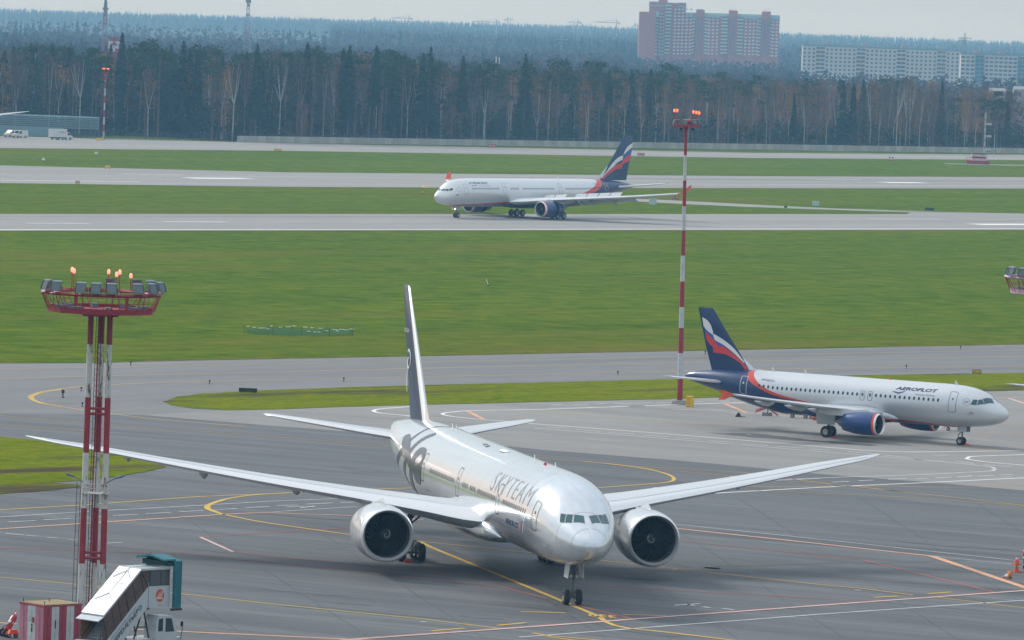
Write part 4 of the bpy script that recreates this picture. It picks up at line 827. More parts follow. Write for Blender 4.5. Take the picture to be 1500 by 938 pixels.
def rest320(root, fus, fin, body, spec, mir=1):
    R = body.R; s_ = 1
    body_text(body, 'title_lettering', 'AEROFLOT', 11.7, 7.05, .645*R, .83*R, 1, M_LETTER, root, bold=.035, shear=.25); body_text(body, 'title_lettering', 'AEROFLOT', 7.05, 11.7, .645*R, .83*R, -1, M_LETTER, root, bold=.035, shear=.25)
    body_text(body, 'subtitle_lettering', 'Russian Airlines', 9.3, 7.2, .42*R, .51*R, 1, M_SKYLET, root, shear=.2)
    body_text(body, 'registration', 'VP-BZO', 26.8, 25.3, .56*R, .67*R, 1, M_LETTER, root, shear=.15)
    body_text(body, 'name_lettering', 'V. BERING', 3.75, 3.0, -.33*R, -.28*R, 1, M_LETTER, root)
    # winged emblem
    for q in ([(12.0, .56, .02), (11.6, .50, .12), (11.25, .50, .03)], [(10.5, .60, .02), (10.9, .52, .12), (11.25, .50, .03)], [(11.45, .47, .05), (11.25, .45, .1), (11.0, .47, .05)]):
        ribbon(body, 'winged_emblem', q, 1, M_LETTER, root)
    for side in (1, -1):
        b = MB(); cx, cs = 3.72, .33*R
        o_ = [(cx+.38*math.cos(a), cs+.38*math.sin(a)) for a in [2*math.pi*k/24 for k in range(24)]]; i_ = [(cx+.345*math.cos(a), cs+.345*math.sin(a)) for a in [2*math.pi*k/24 for k in range(24)]]
        on_body(body, 'round_emblem', o_+i_, [(i, (i+1) % 24, 24+(i+1) % 24, 24+i) for i in range(24)], side, M_SKYLET, root)
        for dx in (-.12, 0, .12): ribbon(body, 'emblem_stroke', [(cx+.16+dx, (cs-.14)/R, .02), (cx+dx, cs/R, .06), (cx-.16+dx, (cs+.14)/R, .02)], side, M_SKYLET, root)
        for k, mm in enumerate((M_WHITE, M_BLUE, M_RED)):
            on_body(body, 'flag_band', [(2.92, (-.145-.03*k)*R), (3.36, (-.145-.03*k)*R), (3.36, (-.175-.03*k)*R), (2.92, (-.175-.03*k)*R)], [(0, 1, 2, 3)], side, mm, root, .016)
        door(body, 5.2, -.27, .80, .84, side, M_LINE, root); door(body, 28.75, -.38, .72, .8, side, M_WHITE, root)
        for x in (14.3, 15.15): door(body, x, -.02, .46, .52, side, M_LINE, root, t=.04, name='overwing_exit')
    xs = [6.75+.53*i for i in range(14)]+[15.75+.53*i for i in range(22)]+[14.3, 15.15]
    windows(body, xs, .265, .23, .33, 1, M_WIN, root); windows(body, xs, .265, .23, .33, -1, M_WIN, root, True)
    ft = fin_thick(spec['fin'])
    fin_band(fin, 'white_wave', [(34.82, 10.7), (34.25, 10.45), (33.75, 9.95), (33.45, 9.3)], [(34.62, 9.8), (34.3, 9.5), (33.9, 9.2), (33.5, 8.95)], M_WHITE, ft)
    fin_band(fin, 'white_wave', [(33.45, 9.15), (32.2, 8.6), (30.9, 7.75), (29.75, 6.55)], [(33.35, 8.55), (32.1, 8.05), (30.8, 7.25), (29.7, 6.4)], M_WHITE, ft, .014)
    fin_band(fin, 'blue_wave', [(34.6, 9.75), (34.2, 9.4), (33.45, 8.95), (33.2, 8.5)], [(34.45, 9.3), (34.05, 8.9), (33.5, 8.5), (33.1, 8.0)], M_BLUE, ft, .016)
    fin_band(fin, 'blue_wave', [(33.3, 8.55), (32.1, 8.0), (30.8, 7.2), (29.7, 6.4)], [(33.2, 7.9), (32.0, 7.75), (30.7, 7.0), (29.6, 6.3)], M_BLUE, ft, .018)
    fin_band(fin, 'red_wave', [(34.45, 9.3), (33.95, 8.95), (33.4, 8.6), (32.8, 7.9)], [(34.15, 8.4), (33.75, 8.05), (33.3, 7.75), (32.85, 7.55)], M_RED, ft, .020)
    fin_band(fin, 'red_wave', [(33.4, 7.95), (32.4, 7.95), (31.0, 7.3), (29.9, 6.55), (29.15, 5.7)], [(33.3, 7.25), (32.1, 7.2), (30.8, 6.75), (30.0, 6.3), (29.5, 5.7)], M_RED, ft, .022)
R320 = airliner(spec320, 'silver airliner with navy tail and engines, parked beside the tall mast', POSE['320'], rest320)
# ---- long wide-body rolling on the runway
bl330 = [(0, 2.2), (5, 2.45), (12, 2.75), (20, 3.0), (26, 3.15), (38, 3.5), (42, 4.1), (44.5, 4.6), (46.5, 5.15), (48.5, 5.9), (50.2, 6.9), (51.2, 8.2), (52, 9.5), (63, 9.5)]
rd330 = [(0, 2.4), (5, 2.7), (12, 3.0), (20, 3.3), (26, 3.5), (38, 3.9), (41, 4.5), (43.5, 5.15), (45.5, 5.8), (47.5, 6.6), (49.2, 7.6), (50.2, 8.8), (51, 9.7), (63, 9.7)]
spec330 = dict(body=B330, skin=livery('long_livery', B330, bl330, rd330, (.74, .77, .81)), fairing=(19.5, 37.5, 1.85, 3.1), tip='winglet', light={'y': 29}, belly=M_NAVY,
    wing=[(0, 18.6, 3.2, 12.6, .14), (2.8, 20.6, 3.3, 11.2, .14), (9.4, 24.9, 3.95, 8.0, .12), (14, 28.1, 4.4, 6.7, .11), (22, 33.5, 5.2, 4.8, .10), (30.2, 38.8, 6.2, 2.8, .10)],
    fairings=((6.0, 4.6, .42), (12.2, 5.0, .45), (16.6, 4.6, .42), (20.8, 4.0, .36)), flap_droop=1.0, flaps=((3.4, 9.6, .5, .24), (10.0, 20.3, .5, .24), (21, 27.6, .12, .2)), spoilers=((10.4, 12.4), (12.5, 14.5), (14.6, 16.6), (16.7, 18.7), (4.2, 6.2), (6.4, 8.6)),
    engine=dict(x=21.3, y=9.37, z=2.15, L=6.2, R=1.62, ring=1, blades=26), cowl=M_COWLBLUE, ring=M_ORANGE, reverser=True, filletmat=mat('fillet_silver', (.62, .64, .67), .3, .5),
    fin=[(51.8, 7.6, 8.8, .1), (54.3, 10.6, 6.9, .1), (57.0, 13.8, 4.9, .09), (59.3, 16.5, 3.1, .085), (59.6, 16.65, 2.7, .03)], finmat=M_NAVY,
    dorsal=((48.2, 7.82), (51.2, 8.1, .1), (54.2, 10.6, .2)),
    tail=[(0, 54.6, 6.2, 6.4, .1), (1.6, 55.8, 6.3, 5.3, .1), (9.4, 60.6, 7.3, 2.3, .09), (9.7, 61.0, 7.33, 1.6, .06)],
    nose_gear=dict(x=6.67, t=.36, r=.52, w=.38), main_gear=dict(x=32.05, y=5.34, r=.7, w=.5, t=.68, top=3.6, axles=(-.99, .99)), taxi=M_TAXI,
    panes=[[(1.75, 1.5), (2.12, 1.12), (1.74, .98), (1.3, 1.40)], [(2.18, 1.06), (2.5, .86), (2.22, .66), (1.82, .9)], [(2.58, .82), (3.2, .72), (3.1, .5), (2.45, .60)]],
    aerials=(13.0, 38.0, 44.5), beacon=30.0)
def rest330(root, fus, fin, body, spec):
    R = body.R
    body_text(body, 'title_lettering', 'АЭРОФЛОТ', 7.6, 13.6, .68*R, .87*R, -1, M_LETTER, root, bold=.035, shear=.2); body_text(body, 'title_lettering', 'AEROFLOT', 13.6, 7.6, .68*R, .87*R, 1, M_LETTER, root, bold=.035, shear=.2)
    body_text(body, 'subtitle_lettering', 'Российские авиалинии', 10.3, 14.1, .50*R, .57*R, -1, M_SKYLET, root, shear=.2)
    body_text(body, 'registration', 'VQ-BQX', 47.2, 48.6, .62*R, .72*R, -1, M_LETTER, root)
    for q in ([(8.0, .60, .02), (8.5, .53, .16), (8.9, .52, .04)], [(9.8, .63, .02), (9.3, .54, .16), (8.9, .52, .04)]): ribbon(body, 'winged_emblem', q, -1, M_LETTER, root)
    for side in (1, -1):
        cx, cs = 4.5, .38*R
        o_ = [(cx+.6*math.cos(a), cs+.6*math.sin(a)) for a in [2*math.pi*k/24 for k in range(24)]]; i_ = [(cx+.53*math.cos(a), cs+.53*math.sin(a)) for a in [2*math.pi*k/24 for k in range(24)]]
        on_body(body, 'round_emblem', o_+i_, [(i, (i+1) % 24, 24+(i+1) % 24, 24+i) for i in range(24)], side, M_SKYLET, root)
        for k, mm in enumerate((M_WHITE, M_BLUE, M_RED)):
            on_body(body, 'flag_band', [(3.6, (.02-.035*k)*R), (4.3, (.02-.035*k)*R), (4.3, (-.015-.035*k)*R), (3.6, (-.015-.035*k)*R)], [(0, 1, 2, 3)], side, mm, root, .016)
        for x, w in ((6.35, 1.07), (18.2, 1.07), (35.9, 1.0), (51.3, 1.07)): door(body, x, -.08, .74, w, side, M_LINE if x < 50 else M_WHITE, root, t=.06)
    xs = []
    for a, c in ((8.2, 16.2), (20.2, 22.8), (24.0, 33.8), (37.6, 49.2)):
        n = int((c-a)/.533); xs += [a+.533*i for i in range(n+1)]
    windows(body, xs, .32, .25, .36, -1, M_WIN, root); windows(body, xs, .32, .25, .36, 1, M_WIN, root, True)
    ft = fin_thick(spec['fin'])
    fin_band(fin, 'white_wave', [(62.35, 15.3), (61.2, 14.9), (59.9, 14.1), (59.1, 13.0)], [(62.2, 14.4), (61.0, 13.8), (59.8, 13.2), (59.2, 12.8)], M_WHITE, ft)
    fin_band(fin, 'white_wave', [(59.0, 12.75), (57.4, 12.3), (55.7, 11.3), (53.6, 9.3), (52.2, 8.1)], [(58.8, 11.8), (57.2, 11.3), (55.5, 10.2), (53.6, 8.9), (52.3, 8.0)], M_WHITE, ft, .016)
    fin_band(fin, 'blue_wave', [(62.1, 14.3), (60.9, 13.7), (59.7, 13.1), (58.9, 12.0)], [(61.9, 13.1), (60.8, 12.6), (59.6, 12.0), (58.8, 11.2)], M_BLUE, ft, .02)
    fin_band(fin, 'red_wave', [(61.9, 13.0), (60.6, 12.6), (59.3, 12.0), (58.2, 11.0)], [(61.6, 11.7), (60.4, 11.3), (59.1, 11.0), (58.1, 10.7)], M_RED, ft, .024)
    fin_band(fin, 'red_wave', [(58.9, 11.1), (57.2, 10.9), (55.4, 10.2), (53.6, 9.1), (52.1, 7.9)], [(58.6, 10.0), (57.0, 9.9), (55.4, 9.4), (53.8, 8.6), (52.7, 7.8)], M_RED, ft, .028)
    # bare metal band at the tailplane root
R330 = airliner(spec330, 'long airliner with lit nose lamps and raised spoilers rolling along the runway', POSE['330'], rest330)
# ---------------------------------------------------------------- masts, vehicles, signs, apron gear
M_MRED = mat('mast_red', (.31, .022, .035), .55, var=.22, vscale=1.5); M_MWHITE = mat('mast_white', (.50, .53, .54), .6, var=.2, vscale=1.2)
M_RUST = bpy.data.materials.new('mast_white_rusty'); M_RUST.use_nodes = True
def _rust(t):
    b = t.nodes['Principled BSDF']; b.inputs['Roughness'].default_value = .7
    c = N(t, 'ShaderNodeTexCoord'); mp = N(t, 'ShaderNodeMapping'); mp.inputs['Scale'].default_value = (3, 3, .7); LK(t, c.outputs['Object'], mp.inputs[0])
    n = N(t, 'ShaderNodeTexNoise', i_Scale=1.3, i_Detail=7.0, i_Roughness=.7); LK(t, mp.outputs[0], n.inputs['Vector'])
    r = N(t, 'ShaderNodeValToRGB'); e = r.color_ramp.elements; e[0].position = .53; e[0].color = (.60, .60, .57, 1); e[1].position = .62; e[1].color = (.16, .075, .035, 1); LK(t, n.outputs['Fac'], r.inputs['Fac']); LK(t, r.outputs['Color'], b.inputs['Base Color'])
_rust(M_RUST.node_tree)
M_LGREY = mat('lamp_housing_grey', (.17, .215, .25), .45, .3); M_LFACE = mat('lamp_face', (.14, .17, .18), .2, .5); M_PINKBAND = mat('faded_pink_band', (.55, .36, .42), .6, var=.15, vscale=1.5)
M_OBST = mat('obstruction_lamp', (1, .3, .15), .3, emit=(1, .10, .035), es=2.6); M_OBSTW = mat('obstruction_lamp_pale', (1, .5, .4), .3, emit=(1, .33, .18), es=.95)
M_BLACK = mat('black_steel', (.03, .032, .035), .5); M_CONCB = mat('concrete_block', (.3, .3, .29), .85, var=.2, vscale=2)
def scale_at(Y): return CAM_F/Y
def flood(parent, p, az, s=1.0, tilt=.35, name='floodlight'):
    """square floodlight housing with glass face turned to az"""
    b = MB(); ca, sa = math.cos(az), math.sin(az)
    def T(x, y, z): return (p[0]+(x*ca-y*sa)*s, p[1]+(x*sa+y*ca)*s, p[2]+z*s)
    fr = [(-.0, -.33), (.0, .33)]; ct, st = math.cos(tilt), math.sin(tilt)
    def R_(x, y, z): return T(x*ct+(z)*st*-1+0, y, .42+z*ct+x*st*-1)
    rings = []
    for x, w, h in ((-.32, .14, .16), (-.22, .24, .25), (.0, .32, .3), (.16, .33, .31)):
        rings.append([R_(x, -w, -h), R_(x, w, -h), R_(x, w, h), R_(x, -w, h)])
    b.quadgrid(rings, 0, True, True, False)
    b.poly([R_(.10, -.3, -.28), R_(.10, .3, -.28), R_(.10, .3, .28), R_(.10, -.3, .28)], 1)
    b.tube([T(0, -.38, 0), T(0, -.38, .42)], .03*s, 4, 0); b.tube([T(0, .38, 0), T(0, .38, .42)], .03*s, 4, 0); b.tube([T(0, -.38, 0), T(0, .38, 0)], .03*s, 4, 0)
    return b.build(name, [M_LGREY, M_LFACE], parent, 0)
def obst(parent, p, h, m, r=.10):
    b = MB(); b.tube([p, vadd(p, (0, 0, h))], .03, 5, 0); b.lathe([(-.0, .06, 1), (.05, r, 1), (.2, r*1.05, 1), (.3, r*.6, 1), (.33, .01, 1)], vadd(p, (0, 0, h)), (0, 0, 1), 10)
    return b.build('obstruction_light', [M_MRED, m], parent, 60)
def tower(label, base, band, seed, floods, lamps, face=math.radians(-90)):
    H = 20.15; t = thing('floodlight_tower', label, 'light tower', base, 0.0, 'three-legged floodlight towers'); rnd = random.Random(seed)
    zs = [0, 4.3, 7.8, 11.3, 14.8, 18.15, H]
    for lx, ly in ((-.68, -.25), (.05, .5), (.68, -.25)):
        b = MB()
        for i in range(6):
            b.tube([(lx*(1-.12*zs[i]/H), ly, zs[i]), (lx*(1-.12*zs[i+1]/H), ly, zs[i+1])], .2-.004*i, 12, i % 2, caps=(i in (0, 5)))
        b.build('leg', [M_RUST, M_MRED], t, 40)
    b = MB(); b.box((0, 0, .15), (2.2, 1.6, .3)); b.build('footing', M_CONCB, t, 0)
    for z, mm in ((4.65, M_MRED), (13.75, M_MRED)):
        b = MB(); b.tube([(-.66, -.25, z), (.66, -.25, z)], .09, 6); b.tube([(-.66, -.25, z+.35), (.66, -.25, z+.35)], .09, 6); b.tube([(-.66, -.25, z), (.05, .5, z)], .09, 6); b.tube([(.66, -.25, z), (.05, .5, z)], .09, 6); b.build('cross_bar', mm, t, 40)
    # ladder up the front with side rails
    b = MB()
    for x in (-.34, -.02): b.tube([(x, -.1, .5), (x+.08, -.1, H)], .02, 4)
    for k in range(56): b.tube([(-.34+.08*k/56, -.1, .7+k*.345), (-.02+.08*k/56, -.1, .7+k*.345)], .014, 4)
    b.build('ladder', M_BLACK, t, 0); MB().tube([(-.18, .1, .5), (-.12, .1, H)], .05, 6).build('conduit', M_MRED, t, 60)
    b = MB()
    for x in (-1.2, -.98): b.tube([(x, -.1, .5), (x+.06, -.1, 9.4)], .018, 4)
    for k in range(10): b.tube([(-1.2, -.1, .9+k*.9), (-.98, -.1, .9+k*.9)], .014, 4)
    b.build('cable_run', M_BLACK, t, 0)
    # little mid platform with street-lamp arms
    b = MB(); b.box((0, -.1, 8.75), (1.7, 1.1, .07)); b.tube([(-.85, -.6, 9.35), (.85, -.6, 9.35)], .025, 4); b.tube([(-.85, -.6, 9.05), (.85, -.6, 9.05)], .02, 4)
    for x in (-.85, -.3, .3, .85): b.tube([(x, -.6, 8.75), (x, -.6, 9.35)], .022, 4)
    b.build('mid_platform', M_RUST, t, 0)
    for sx, m2 in ((-1, 1), (1, 0)):
        b = MB(); b.tube([(sx*.4, -.3, 9.2), (sx*1.0, -.4, 9.6), (sx*1.35, -.45, 9.8)], .04, 5)
        b.lathe([(-.3, .03, 0), (-.25, .11, 0), (.2, .16, 0), (.32, .06, 0)], (sx*1.55, -.48, 9.86), (sx*.9, -.15, .3), 10, sq=.6); b.build('lamp_arm', M_LGREY, t, 60)
    # top platform: lower deck ring, upper ring and struts
    n = 12; Rl, Ru = 3.35, 3.8; zl, zu = H+.15, H+1.22
    def ring(R, z, k, off=0): a = 2*math.pi*(k+.5)/n; return (R*math.cos(a), R*math.sin(a), z)
    b = MB(); pts = [ring(Rl, 0, k) for k in range(n)]
    b.prism([(p[0], p[1]) for p in pts], zl-.04, zl+.02, 0)
    for k in range(n):
        a, c = ring(Rl+.03, zl-.16, k), ring(Rl+.03, zl-.16, k+1); b.extrude([a, c, (c[0], c[1], zl+.2), (a[0], a[1], zl+.2)], (.001, .001, 0), 1)
    b.box((0, 0, zl-.25), (2.2, 1.3, .28), mi=0); b.build('deck', [M_MRED, band], t, 0)
    b = MB()
    for k in range(n):
        a, c = ring(Ru, zu, k), ring(Ru, zu, k+1); b.tube([a, c], .11, 4, 1); a, c = ring(Ru-.75, zu, k), ring(Ru-.75, zu, k+1); b.tube([a, c], .07, 4, 0); b.tube([ring(Ru, zu, k), ring(Ru-.75, zu, k)], .05, 4, 0)
    b.build('lamp_ring', [M_MRED, band], t, 0)
    b = MB()
    for k in range(n):
        b.tube([ring(Rl, zl, k), ring(Ru, zu, k)], .03, 4); b.tube([ring(Rl, zl, k+.33), ring(Ru, zu, k+.15)], .022, 4); b.tube([ring(Rl, zl, k+.66), ring(Ru, zu, k+.85)], .022, 4)
        b.tube([ring(Rl+.15, zl+.55, k), ring(Rl+.15, zl+.55, k+1)], .016, 4)
    for q in ((-1.6, -.8), (1.6, -.8), (-1.6, .8), (1.6, .8)): b.tube([(q[0], q[1], zl), (q[0], q[1], zu-.15)], .06, 4)
    b.tube([(-1.6, -.8, zu-.15), (1.6, -.8, zu-.15)], .05, 4); b.tube([(-1.6, .8, zu-.15), (1.6, .8, zu-.15)], .05, 4)
    b.build('railing', M_MRED, t, 0)
    b = MB()
    for k in range(8):
        a = 2*math.pi*(k+.3)/8; b.box((2.6*math.cos(a), 2.6*math.sin(a), zl+.16), (.75, .4, .26), a)
    b.build('junction_box', M_LGREY, t, 0)
    for x, y, az in floods: flood(t, (x, y, zu+.08), az, 1.0)
    for x, y, h in lamps: obst(t, (x, y, zu), h, M_OBSTW)
    return t
PX = 7.6/175   # metres per pixel on the near platform
def fx(u): return (u-154)*PX
FL = []
for u, back, az in ((76, 0, 215), (93, 0, 250), (130, 0, 262), (151.5, 0, 268), (160, 1, 80), (174, 0, 275), (200.5, 1, 60), (211, 0, 300), (222, 1, 300), (230, 0, 320), (239, 1, 330)):
    x = fx(u); y = math.sqrt(max(3.72**2-x*x, .02))*(1 if back else -1); FL.append((x, y, math.radians(az)))
LM = [(fx(106.7), 2.2, 1.15), (fx(110.5), 1.6, 1.1), (fx(158), 3.4, 1.05), (fx(174.5), 3.3, 1.05), (fx(171.5), 2.2, .95), (fx(191), 3.1, .85)]
TB = at(132.5, 925); tower('tall three-legged red and white floodlight tower behind the passenger stairs', TB, M_MRED, 1, FL, LM)
TB2 = at(1528, 818); tower('floodlight tower with pink banded deck, cut by the right edge', TB2, M_PINKBAND, 2, [(x, y, a) for x, y, a in FL if abs(x) > 1]+[(-3.5, -.6, math.radians(200)), (-2.55, -2.6, math.radians(255))], [])
# ---- single-pole mast
def pole_mast(label, u, vb, vt, bands, r0, r1, floods, group=None, heads=True, lamps=()):
    p = at(u, vb); t = thing('light_mast', label, 'light mast', p, 0, group); t.rotation_euler = (0, math.radians(-.85), 0); sc = CAM_F/p[1]; Ht = (vb-vt)/sc*1.0
    zs = [0]+[(vb-b)/sc for b in bands[1:]]
    b = MB()
    for i in range(len(zs)-1):
        q0, q1 = zs[i]/Ht, zs[i+1]/Ht; b.tube([(0, 0, zs[i]), (0, 0, zs[i+1])], [r0+(r1-r0)*q0, r0+(r1-r0)*q1], 14, i % 2, caps=False)
    b.build('pole', [M_MRED, M_MWHITE], t, 40)
    b = MB(); b.box((0, 0, .22), (r0*6, r0*6, .44), taper=.85); b.build('footing', M_CONCB, t, 0)
    if heads:
        b = MB(); z = Ht
        b.box((0, 0, z), (2.75, 1.5, .12)); b.box((0, 0, z-.2), (.5, .5, .3), mi=0); b.tube([(-1.3, -.8, z-.1), (1.3, -.8, z-.1)], .06, 4)
        b.build('platform', M_MRED, t, 0)
        for x, y, a in floods: flood(t, (x, y, z+.1), math.radians(a), .72)
        for x, y in ((-.5, .3), (.7, -.1)): flood(t, (x, y, z-.6), math.radians(-90), .5)
        b = MB(); b.box((.1, 0, z+.5), (.8, .4, .25)); b.box((.35, -.25, z+.45), (.3, .2, .25), mi=1); b.build('control_box', [M_WHITE, M_RED], t, 0)
        for x, y, h in lamps: obst(t, (x, y, z+.1), h, M_OBST, .10)
    return t
pole_mast('tallest single-pole red and white mast with five red lamps, by the yellow block', 995.5, 592.5, 183, [592.5, 555, 517, 480, 449.5, 412, 374, 337, 301.7, 264, 226.6, 183], .31, .15,
    [(-1.25, -.5, 200), (-.9, .3, 245), (-.1, -.6, 265), (.35, .5, 90), (.9, -.4, 285), (1.35, .1, 330)], lamps=[(-1.25, .0, 1.25), (-.95, .1, 1.25), (.75, .2, 1.15), (1.05, -.1, 1.1), (1.35, .2, 1.05)])
def slim_mast(label, u, vb, vt, n, red_first=True):
    p = at(u, vb); t = thing('light_mast', label, 'light mast', p); Ht = (vb-vt)*p[1]/CAM_F
    b = MB()
    for i in range(n): b.tube([(0, 0, Ht*i/n), (0, 0, Ht*(i+1)/n)], [.3-.12*i/n, .3-.12*(i+1)/n], 10, i % 2, caps=False)
    b.build('pole', [M_MWHITE, M_MRED], t, 40)
    b = MB(); b.box((0, 0, Ht-.2), (1.7, 1.2, .25)); b.box((.0, 0, Ht+.5), (1.5, 1.1, .2)); b.box((-.5, 0, Ht+.2), (.5, .5, .7)); b.box((.5, 0, Ht+.15), (.5, .5, .6)); b.box((0, 0, Ht-1.1), (.7, .7, 1.3)); b.build('platform', M_MRED, t, 0)
    for x in (-.75, -.35, .55, .85): obst(t, (x, 0, Ht+.6), .9, M_OBST, .2)
    return t
slim_mast('slender red and white mast with red lamps in front of the dark forest', 151.5, 203.3, 109, 9)
# ---- passenger stairs truck
M_STW = mat('stairs_white', (.50, .54, .57), .4, coat=.2, var=.05, vscale=1.0); M_SGLASS = mat('stairs_glass', (.115, .068, .056), .25, 0, var=.35, vscale=.9); M_TEAL = mat('teal_canvas', (.028, .17, .20), .75, var=.18, vscale=1.2, bump=.5)
M_TEALD = mat('teal_canvas_shaded', (.012, .05, .06), .85); M_LOGO = mat('orange_red_logo', (.62, .09, .03), .4); M_GREYP = mat('pale_grey_paint', (.45, .47, .49), .5); M_DGLASS = mat('dark_glass', (.02, .03, .035), .07, coat=.8)
ps = thing('passenger_stairs', 'covered white passenger stairs truck with a teal canopy at its head', 'passenger stairs', at(147, 964), math.radians(45)); ps.scale = (.86, 1, 1)
def PX3(x, y, z): return (x, y, z)
yr, yl = -.12, 1.75       # right and left side of the stair body in the truck's frame
def bar3(pts, r, m, name, parent): return MB().tube(pts, r, 6).build(name, m, parent, 40)
# roof: sloped slab, level slab, front lip
b = MB()
prof = [(-.05, 2.62), (3.35, 5.32), (6.15, 5.32), (6.15, 5.20), (3.38, 5.20), (-.02, 2.48)]
b.extrude([(x, yr-.1, z) for x, z in prof], (0, yl-yr+.2, 0)); b.box(((-.3), (yr+yl)/2, 2.36), (.55, yl-yr+.2, .06), ry=-.45)
roof = recalc(b.build('roof', M_STW, ps, 0))
b = MB(); mid = (yr+yl)/2
for a, c in ((( -.0, mid), (3.35, mid)),):
    b.tube([(a[0], mid, 2.645), (3.35, mid, 5.345)], .018, 4)
b.tube([(3.35, mid, 5.345), (6.1, mid, 5.345)], .018, 4)
for x in (1.1, 2.2): b.tube([(x, yr-.1, 2.645+x*.806), (x, yl+.1, 2.645+x*.806)], .016, 4)
for x in (.9, 2.55):
    b.tube([(x+.55, mid, 2.67+(x+.55)*.806), (x, yr+.12, 2.67+x*.806)], .022, 4); b.tube([(x+.55, mid, 2.67+(x+.55)*.806), (x, yl-.12, 2.67+x*.806)], .022, 4)
b.tube([(3.35, yr-.1, 5.34), (3.35, yl+.1, 5.34)], .018, 4)
b.build('roof_seam', M_GREYP, roof, 0)
for y, s_ in ((yr, -1), (yl, 1)):
    # tinted side glazing, body band
    gl = MB().extrude([(0, y, 2.46), (3.4, y, 5.2), (4.12, y, 5.2), (4.12, y, 4.2), (3.55, y, 3.72), (.25, y, .95), (0, y, .75)], (0, .02*s_, 0)); gw = recalc(gl.build('side_glazing', M_SGLASS, ps, 0))
    b = MB()
    for x in (.0, .72, 1.3, 1.95, 2.6, 3.3):
        x1 = x; b.tube([(x1, y+.03*s_, min(2.46+x1*.806, 5.2)), (x1+.42, y+.03*s_, .75+(x1+.42)*.84)], .028, 4)
    b.tube([(3.4, y+.03*s_, 5.2), (4.12, y+.03*s_, 4.2)], .03, 4)
    for k in (.33, .62): b.tube([(.1, y+.025*s_, 2.46-1.7*k), (3.6, y+.025*s_, 5.25-1.55*k)], .012, 4)
    b.build('glazing_bar', M_BLACK, gw, 0)
    bd = recalc(MB().extrude([(-.35, y, .36), (.25, y, .95), (3.55, y, 3.72), (4.12, y, 4.2), (4.12, y, 2.95), (2.2, y, 1.2), (.6, y, -.02+.25), (-.35, y, .22)], (0, .05*s_, 0)).build('side_panel', M_STW, ps, 0))
    bx = recalc(MB().extrude([(4.15, y-.02*s_, 2.9), (6.15, y-.02*s_, 2.9), (6.15, y-.02*s_, 4.22), (4.15, y-.02*s_, 4.22)], (0, .1*s_, 0)).build('cabin_panel', M_STW, ps, 0))
    b = MB().extrude([(4.28, y, 4.25), (6.1, y, 4.25), (6.1, y, 5.16), (4.28, y, 5.16)], (0, .02*s_, 0)); cg = recalc(b.build('cabin_glazing', mat('cabin_glass_grey', (.10, .10, .098), .12, coat=.5), ps, 0))
    b = MB(); [b.tube([(x, y+.03*s_, 4.24), (x, y+.03*s_, 5.18)], .03, 4) for x in (4.2, 4.28, 5.3, 6.1)]; b.tube([(4.2, y+.03*s_, 4.24), (6.12, y+.03*s_, 4.24)], .025, 4); b.tube([(4.2, y+.03*s_, 5.18), (6.12, y+.03*s_, 5.18)], .025, 4); b.build('glazing_bar', M_BLACK, cg, 0)
    if s_ < 0:
        sl_ = vnorm((1, 0, .84)); up_ = vnorm((-.84, 0, 1))
        flat_text('airport_lettering', 'ШЕРЕМЕТЬЕВО', (.95, y-.06, .72), sl_, up_, .27, M_BLACK, bd, width=3.45, off=.01, bold=.02, shear=.1)
        flat_text('airport_lettering', 'МЕЖДУНАРОДНЫЙ АЭРОПОРТ', (.80, y-.06, 1.10), sl_, up_, .10, M_LETTER, bd, width=2.9, off=.01)
        b = MB(); cx, cz, rr = 5.2, 3.62, .40
        b.poly([(cx+rr*math.cos(a), y-.085, cz+rr*math.sin(a)) for a in [2*math.pi*k/28 for k in range(28)]])
        lg = b.build('round_logo', M_LOGO, bx, 0); b = MB()
        for k, (dx, h0, h1) in enumerate(((-.14, -.20, .20), (.02, -.24, .30), (.18, -.20, .30))): b.poly([(cx+dx-.10+h0*.35, y-.092, cz+h0), (cx+dx-.02+h0*.35, y-.092, cz+h0), (cx+dx+.04+h1*.35, y-.092, cz+h1), (cx+dx-.0+h1*.35, y-.092, cz+h1)])
        b.poly([(cx-.32, y-.092, cz-.16), (cx+.28, y-.092, cz-.22), (cx+.30, y-.092, cz-.17), (cx-.32, y-.092, cz-.10)]); b.build('logo_stroke', M_WHITE, lg, 0)
        flat_text('fleet_number', 'В 901', (5.02, y-.075, 3.0), (1, 0, 0), (0, 0, 1), .09, M_LOGO, bx, off=.01)
# stairs inside
b = MB()
for k in range(17): b.box((.0+k*.22, mid, .55+k*.186), (.24, yl-yr-.1, .05)); b.box((.1+k*.22, mid, .46+k*.186), (.02, yl-yr-.1, .18))
b.box((5.1, mid, 3.66), (2.1, yl-yr-.05, .08)); b.build('steps', M_GREYP, ps, 0)
b = MB()
for y in (yr+.12, yl-.12): b.tube([(-.3, y, 1.05), (3.8, y, 4.5), (6.0, y, 4.5)], .03, 6)
b.build('handrail', M_BLACK, ps, 40)
b = MB(); b.tube([(-.05, yr, 2.45), (-.3, yr, .4)], .035, 5); b.tube([(-.05, yl, 2.45), (-.3, yl, .4)], .035, 5); b.tube([(-.05, yr, 2.46), (-.05, yl, 2.46)], .035, 5); b.build('entrance_frame', M_BLACK, ps, 0)
MB().extrude([(-.02, yl-.03, 2.4), (-.25, yl-.03, .5), (.3, yl-.03, .95), (.9, yl-.03, 1.5), (.9, yl-.03, 3.1)], (0, .02, 0)).build('door_flap', mat('amber_plastic', (.30, .14, .03), .3), ps, 0)
